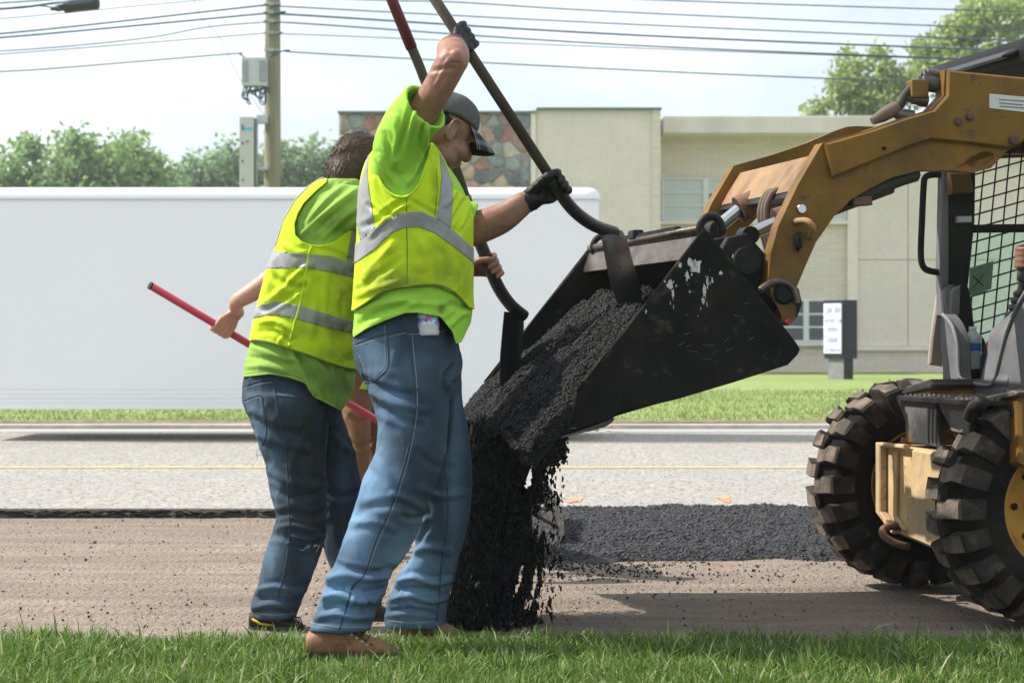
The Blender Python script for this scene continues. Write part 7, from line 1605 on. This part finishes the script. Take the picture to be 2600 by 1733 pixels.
# ================================================================== GRASS
def grassmat(name, a, b, c):
    m = bpy.data.materials.new(name); m.use_nodes = True; t = m.node_tree; n = t.nodes; l = t.links.new; n.clear()
    out = n.new('ShaderNodeOutputMaterial'); ms = n.new('ShaderNodeMixShader'); ms.inputs[0].default_value = .42; pb_ = n.new('ShaderNodeBsdfPrincipled'); pb_.inputs['Roughness'].default_value = .45; pb_.inputs['Specular IOR Level'].default_value = .35
    tl = n.new('ShaderNodeBsdfTranslucent'); gi = n.new('ShaderNodeNewGeometry'); rp = n.new('ShaderNodeValToRGB'); e = rp.color_ramp.elements; e[0].color = (*a, 1); e[1].color = (*b, 1); e[1].position = .8; e2 = e.new(.93); e2.color = (*c, 1)
    l(gi.outputs['Random Per Island'], rp.inputs['Fac']); l(rp.outputs['Color'], pb_.inputs['Base Color']); l(rp.outputs['Color'], tl.inputs['Color']); l(pb_.outputs[0], ms.inputs[1]); l(tl.outputs[0], ms.inputs[2]); l(ms.outputs[0], out.inputs[0]); return m
M_grass = grassmat('grass_near', (.065, .135, .020), (.165, .28, .052), (.36, .38, .17)); M_grass2 = grassmat('grass_far', (.14, .21, .045), (.24, .32, .085), (.34, .34, .16))
def blades(x, y, z, h, wd, lean, rs):
    n = len(x); az = rs.uniform(0, 2*math.pi, n); dx, dy = np.cos(az), np.sin(az); fa = rs.uniform(0, 2*math.pi, n); sx_, sy_ = np.cos(fa), np.sin(fa); V = np.empty((n, 7, 3))
    for k, (t, wk) in enumerate(((0, 1.), (.38, .9), (.72, .6), (1., 0))):
        cx_ = x+dx*lean*h*t*t; cy_ = y+dy*lean*h*t*t; cz = z+h*(t-.32*lean*t*t)
        if k < 3:
            for s, kk in ((-1, 2*k), (1, 2*k+1)): V[:, kk] = np.stack([cx_+sx_*wd*wk*s, cy_+sy_*wd*wk*s, cz], 1)
        else: V[:, 6] = np.stack([cx_, cy_, cz], 1)
    T = np.array([(0, 1, 3), (0, 3, 2), (2, 3, 5), (2, 5, 4), (4, 5, 6)])[None]+np.arange(n)[:, None, None]*7
    return V.reshape(-1, 3), T.reshape(-1, 3)
GZ = -.008
edge = lambda x: 7.21+.07*fbm((x, 0, 9), 1.5)+.05*fbm((x, 3, 9), 6)
V = []; Fc = []; nx, ny = 160, 30
for j in range(ny+1):
    for i in range(nx+1):
        x = -6+12*i/nx; e = edge(x); y = -4+(e+4)*(j/ny)**.5; V.append((x, y, GZ+.01*fbm((x, y, 1), 2)-(.03 if j == ny else 0)))
for j in range(ny):
    for i in range(nx): k = j*(nx+1)+i; Fc.append((k, k+1, k+nx+2, k+nx+1))
link('near_lawn', mesh('near_lawn', V, Fc), M_soil, kind='structure')
rs = np.random.default_rng(33)
n = 52000; x = rs.uniform(-2.1, 2.1, n); y = 5.75+1.6*rs.random(n)
n2 = 18000; x = np.concatenate([x, rs.uniform(-5, 5, n2)]); y = np.concatenate([y, 3.5+3.8*rs.random(n2)])
ed = np.array([edge(a_) for a_ in x]); kp = y < ed+rs.uniform(-.05, .03, len(x)); x, y = x[kp], y[kp]
pt = np.array([fbm((a_, b_, 0), 1.6) for a_, b_ in zip(x, y)]); h = np.clip(.056+.026*pt+rs.normal(size=len(x))*.017, .02, .13)*np.clip(1.25-.7*np.clip((y-6.75)/.45, 0, 1), .66, 1)*(1+.5*np.clip(np.array([fbm((a_, b_, 5), 5) for a_, b_ in zip(x, y)]), -.3, 1))*np.where(rs.random(len(x)) < .03, 1.5, 1)
bx_ = (900-CX)/F*6.72; h = h*np.where(((x-bx_)/.17)**2+((y-6.66)/.16)**2 < 1, .5, 1); kp = ~((np.abs(x-bx_) < .135) & (np.abs(y-6.8) < .05)); x, y, h = x[kp], y[kp], h[kp]
Vc, Tc = blades(x, y, np.full(len(x), GZ-.004), h, rs.uniform(.0018, .0044, len(x)), rs.uniform(.1, 1.1, len(x)), rs)
link('grass', npmesh('grass', Vc, Tc), M_grass, kind='stuff', label='uncut green grass along the near edge of the road', cat='grass')
n = 32000; x = rs.uniform(-8, 8, n); y = 22.74+16*rs.random(n)**1.4; z = np.array([LZ(a_, b_)+.012*fbm((a_, b_, 0), .9) for a_, b_ in zip(x, y)])
cv = np.array([fbm((a_, b_, 8), .9) for a_, b_ in zip(x, y)]); kp = (y > 23.1) | (cv > .0); x, y, z = x[kp], y[kp], z[kp]
Vc, Tc = blades(x, y, z-.005, np.clip(.042+rs.normal(size=len(x))*.016, .015, .09), rs.uniform(.004, .008, len(x)), rs.uniform(.2, 1., len(x)), rs)
link('verge_grass', npmesh('verge_grass', Vc, Tc), M_grass2, kind='stuff', label='mown grass of the far lawn beyond the kerb', cat='grass')
# ================================================================== HAZE
hz = bpy.data.materials.new('summer_haze'); hz.use_nodes = True; t = hz.node_tree; t.nodes.clear()
out = t.nodes.new('ShaderNodeOutputMaterial'); pv = t.nodes.new('ShaderNodeVolumePrincipled'); pv.inputs['Color'].default_value = (.93, .97, 1., 1); pv.inputs['Density'].default_value = .0007; pv.inputs['Anisotropy'].default_value = .25
t.links.new(pv.outputs[0], out.inputs['Volume'])
q = MB(); q.box((-280, -60, -1.2), (280, 350, 22)); q.build('haze', hz, kind='stuff', label='thin pale summer haze over the whole place', cat='haze')
